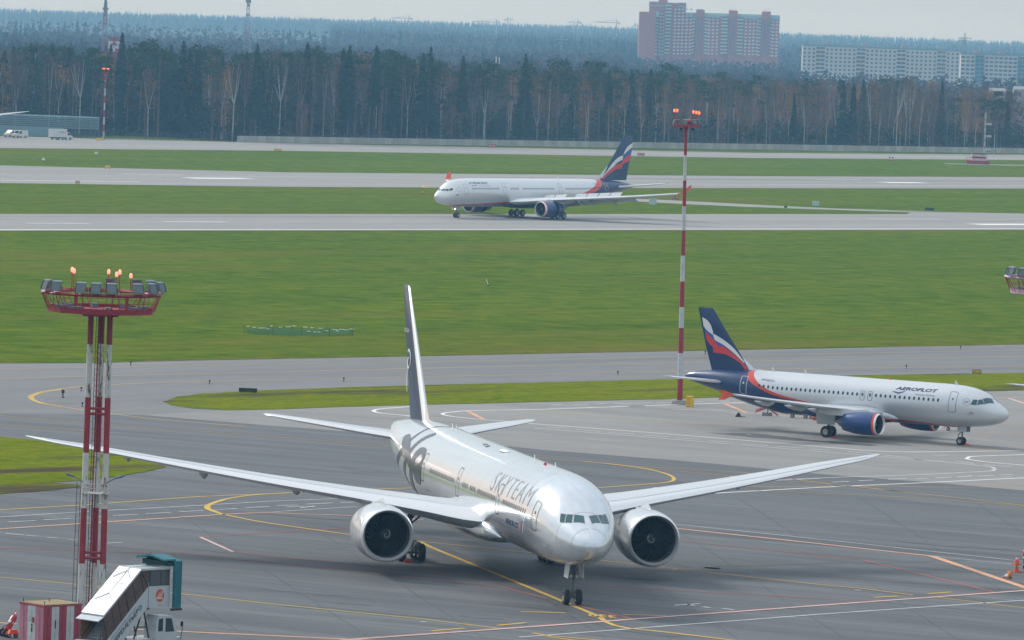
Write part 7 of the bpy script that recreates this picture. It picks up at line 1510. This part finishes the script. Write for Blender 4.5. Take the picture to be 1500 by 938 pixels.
# ---- lattice masts, pylons, cranes, water tank
M_LAT = mat('lattice_steel', (.22, .24, .26), .5, .3); M_CRN = mat('crane_steel', (.25, .28, .30), .5)
def lattice(name, label, u, v0, v1, Y, w0, w1, cat='radio mast', mats=(M_LAT, M_LAT), arms=()):
    p = aty(u, v0, Y); Ht = p[2]; t = thing(name, label, cat, (p[0], Y, 0)); b = MB(); n = 18
    for k in range(n):
        z0, z1 = Ht*k/n, Ht*(k+1)/n; a0, a1 = (w0+(w1-w0)*(k/n)**.6)/2, (w0+(w1-w0)*((k+1)/n)**.6)/2; mi = (k//3) % 2
        for sx_, sy_ in ((-1, -1), (1, -1), (1, 1), (-1, 1)): b.tube([(sx_*a0, sy_*a0, z0), (sx_*a1, sy_*a1, z1)], .1, 4, mi, caps=False)
        for sy_ in (-1, 1): b.tube([(-a0, sy_*a0, z0), (a1, sy_*a1, z1)], .1, 4, mi, caps=False); b.tube([(a0, sy_*a0, z0), (-a1, sy_*a1, z1)], .1, 4, mi, caps=False)
    b.build('lattice', mats, t, 0)
    if arms: 
        b = MB()
        for v, w, h in arms: z = aty(u, v, Y)[2]; b.box((0, 0, z), (w, w*.6, h))
        b.build('aerial', M_LAT, t, 0)
    return t
lattice('radio_mast', 'tall lattice radio mast with stacked drum aerials, left', 155, 1, 90, 3300, 5, 1.2, mats=(M_MRED, M_LAT), arms=((2, 1.4, 3), (8, 1.8, 2.5), (13, 3.4, 1.2), (17, 1.6, 2), (22, 1.8, 1.2)))
lattice('radio_mast', 'tall tapering lattice mast with a thin upper section, left of centre', 364, 4, 80, 3500, 8, 1.4, arms=((2, 3, 2), (8, 1.6, 1.6), (22, 2.4, .8)))
lattice('power_pylon', 'lattice power pylon above the white apartment blocks', 1413.5, 49, 75, 4900, 9, 1.2, 'pylon', arms=((56, 11, .6), (60, 7, .5)))
lattice('power_pylon', 'faint dark power pylon left of the red high-rise', 823.5, 46, 75, 5600, 10, 1.4, 'pylon', arms=((58, 13, .7), (63, 9, .6), (68, 12, .6)))
wt_ = aty(167.5, 58, 2900); t = thing('chimney_group', 'squat red and white banded tank tower above the trees, left', 'tank tower', (wt_[0], 2900, 0)); s_ = 2900/CAM_F
for dx in (-3.6, 0, 3.8):
    b = MB(); zt = wt_[2]+(1 if dx else -1)
    for k, (f0, f1) in enumerate(((0, .78), (.78, .93), (.93, 1))): b.lathe([(zt*f0, 1.35, k % 2), (zt*f1, 1.35, k % 2), (zt*f1+.01, .02, k % 2)], (dx*s_*1.1, 0, 0), (0, 0, 1), 12)
    b.build('tank', [M_MRED, M_MWHITE], t, 40)
b = MB(); b.box((0, 0, wt_[2]-2.5), (10*s_, 3, .8)); b.box((0, 0, wt_[2]-.2), (11*s_, 3.2, .5)); b.build('gallery', M_MRED, t, 0)
for k, (u, v, lab) in enumerate(((727, 83, 'left of two thin red and white chimneys beyond the pines'), (731.5, 84, 'right of two thin red and white chimneys beyond the pines'))):
    p = aty(u, v, 2700); t = thing('chimney', lab, 'chimney', (p[0], 2700, 0)); b = MB()
    for i in range(8): b.lathe([(p[2]*i/8, .32, i % 2), (p[2]*(i+1)/8, .3, i % 2)], (0, 0, 0), (0, 0, 1), 8)
    b.build('shaft', [M_MRED, M_MWHITE], t, 40)
def crane(label, u, v, jib, Y=8600, cj=4):
    p = aty(u, v, Y); t = thing('tower_crane', label, 'crane', (p[0], Y, 0), 0, 'tower cranes on the horizon'); s = Y/CAM_F; z = p[2]
    b = MB(); b.box((0, 0, z/2), (1.3, 1.3, z)); b.build('tower', M_CRN, t, 0); b = MB(); d = 1 if jib > 0 else -1
    b.box((jib*s/2, 0, z-1.6), (abs(jib)*s, 1.0, .9)); b.tube([(0, 0, z+2.5), (jib*s*.8, 0, z-1.2)], .22, 4); b.build('jib', M_CRN, t, 0)
    b = MB(); b.box((-d*cj*s*.6, 0, z-1.7), (cj*s, 1.2, .8)); b.box((-d*cj*s, 0, z-2.2), (2.6, 1.6, 2.2)); b.tube([(0, 0, z), (0, 0, z+2.6)], .5, 4); b.tube([(0, 0, z+2.5), (-d*cj*s, 0, z-1.6)], .22, 4); b.build('counterweight', M_CRN, t, 0)
for u, v, j, lab in ((548.5, 27, 3, 'small crane, leftmost of those on the horizon'), (599, 25.5, -26, 'crane with a long left-pointing jib, left of centre on the horizon'), (711, 34.5, 8, 'low crane close left of a larger one on the horizon'), (727.5, 31, -36, 'wide crane with a very long left jib on the horizon'), (744, 27.5, 9, 'crane with a short raised right jib on the horizon'),
    (841, 37, 8, 'crane with short jib in a cluster of four left of the red high-rise'), (846.5, 31.5, -15, 'tallest crane of a cluster left of the red high-rise'), (853.5, 37.5, 6, 'thin crane inside a cluster left of the red high-rise'), (865, 37.5, -13, 'crane ending a cluster on its right, left of the red high-rise'),
    (903.5, 32, -33, 'crane with long left jib nearest but one to the red high-rise'), (919, 41.5, 11, 'low crane with right jib close to the red high-rise'), (930.5, 36, -3, 'crane almost touching the red high-rise')): crane(lab, u, v, j)
# ---- further airliners partly in view
c2 = copy_tree(R320); w0 = at(971, 546, 4.97); w1 = at(1458, 557, 4.97); sc_ = 1
c2.location = (R320.location[0]+w1[0]-w0[0]+.75, R320.location[1]+w1[1]-w0[1], 0); tag(c2, 'parked airliner cut by the right edge, only its tail showing', 'airliner')
c3 = copy_tree(R777); tag(c3, 'airliner beyond the left edge, only its thin wing tip showing', 'airliner')
a3 = math.radians(100); tp = at(43.5, 163.2, 7.7); c3.rotation_euler = (0, 0, a3)
c3.location = (tp[0]-(46.9*math.cos(a3)+32.4*math.sin(a3)), tp[1]-(46.9*math.sin(a3)-32.4*math.cos(a3)), 0)
# ---- haze: the damp autumn air over the whole airfield
hm = bpy.data.materials.new('haze_air'); hm.use_nodes = True; t = hm.node_tree; t.nodes.clear(); o_ = N(t, 'ShaderNodeOutputMaterial'); pv = N(t, 'ShaderNodeVolumePrincipled')
pv.inputs['Color'].default_value = (.30, .62, 1.0, 1); pv.inputs['Absorption Color'].default_value = (1, 1, 1, 1); pv.inputs['Density'].default_value = HAZE; pv.inputs['Anisotropy'].default_value = .1; LK(t, pv.outputs[0], o_.inputs['Volume'])
hz_ = MB().box((0, 5000, 38), (16800, 15000, 78)).build('haze', hm, None, 0); struct(hz_, 'stuff')
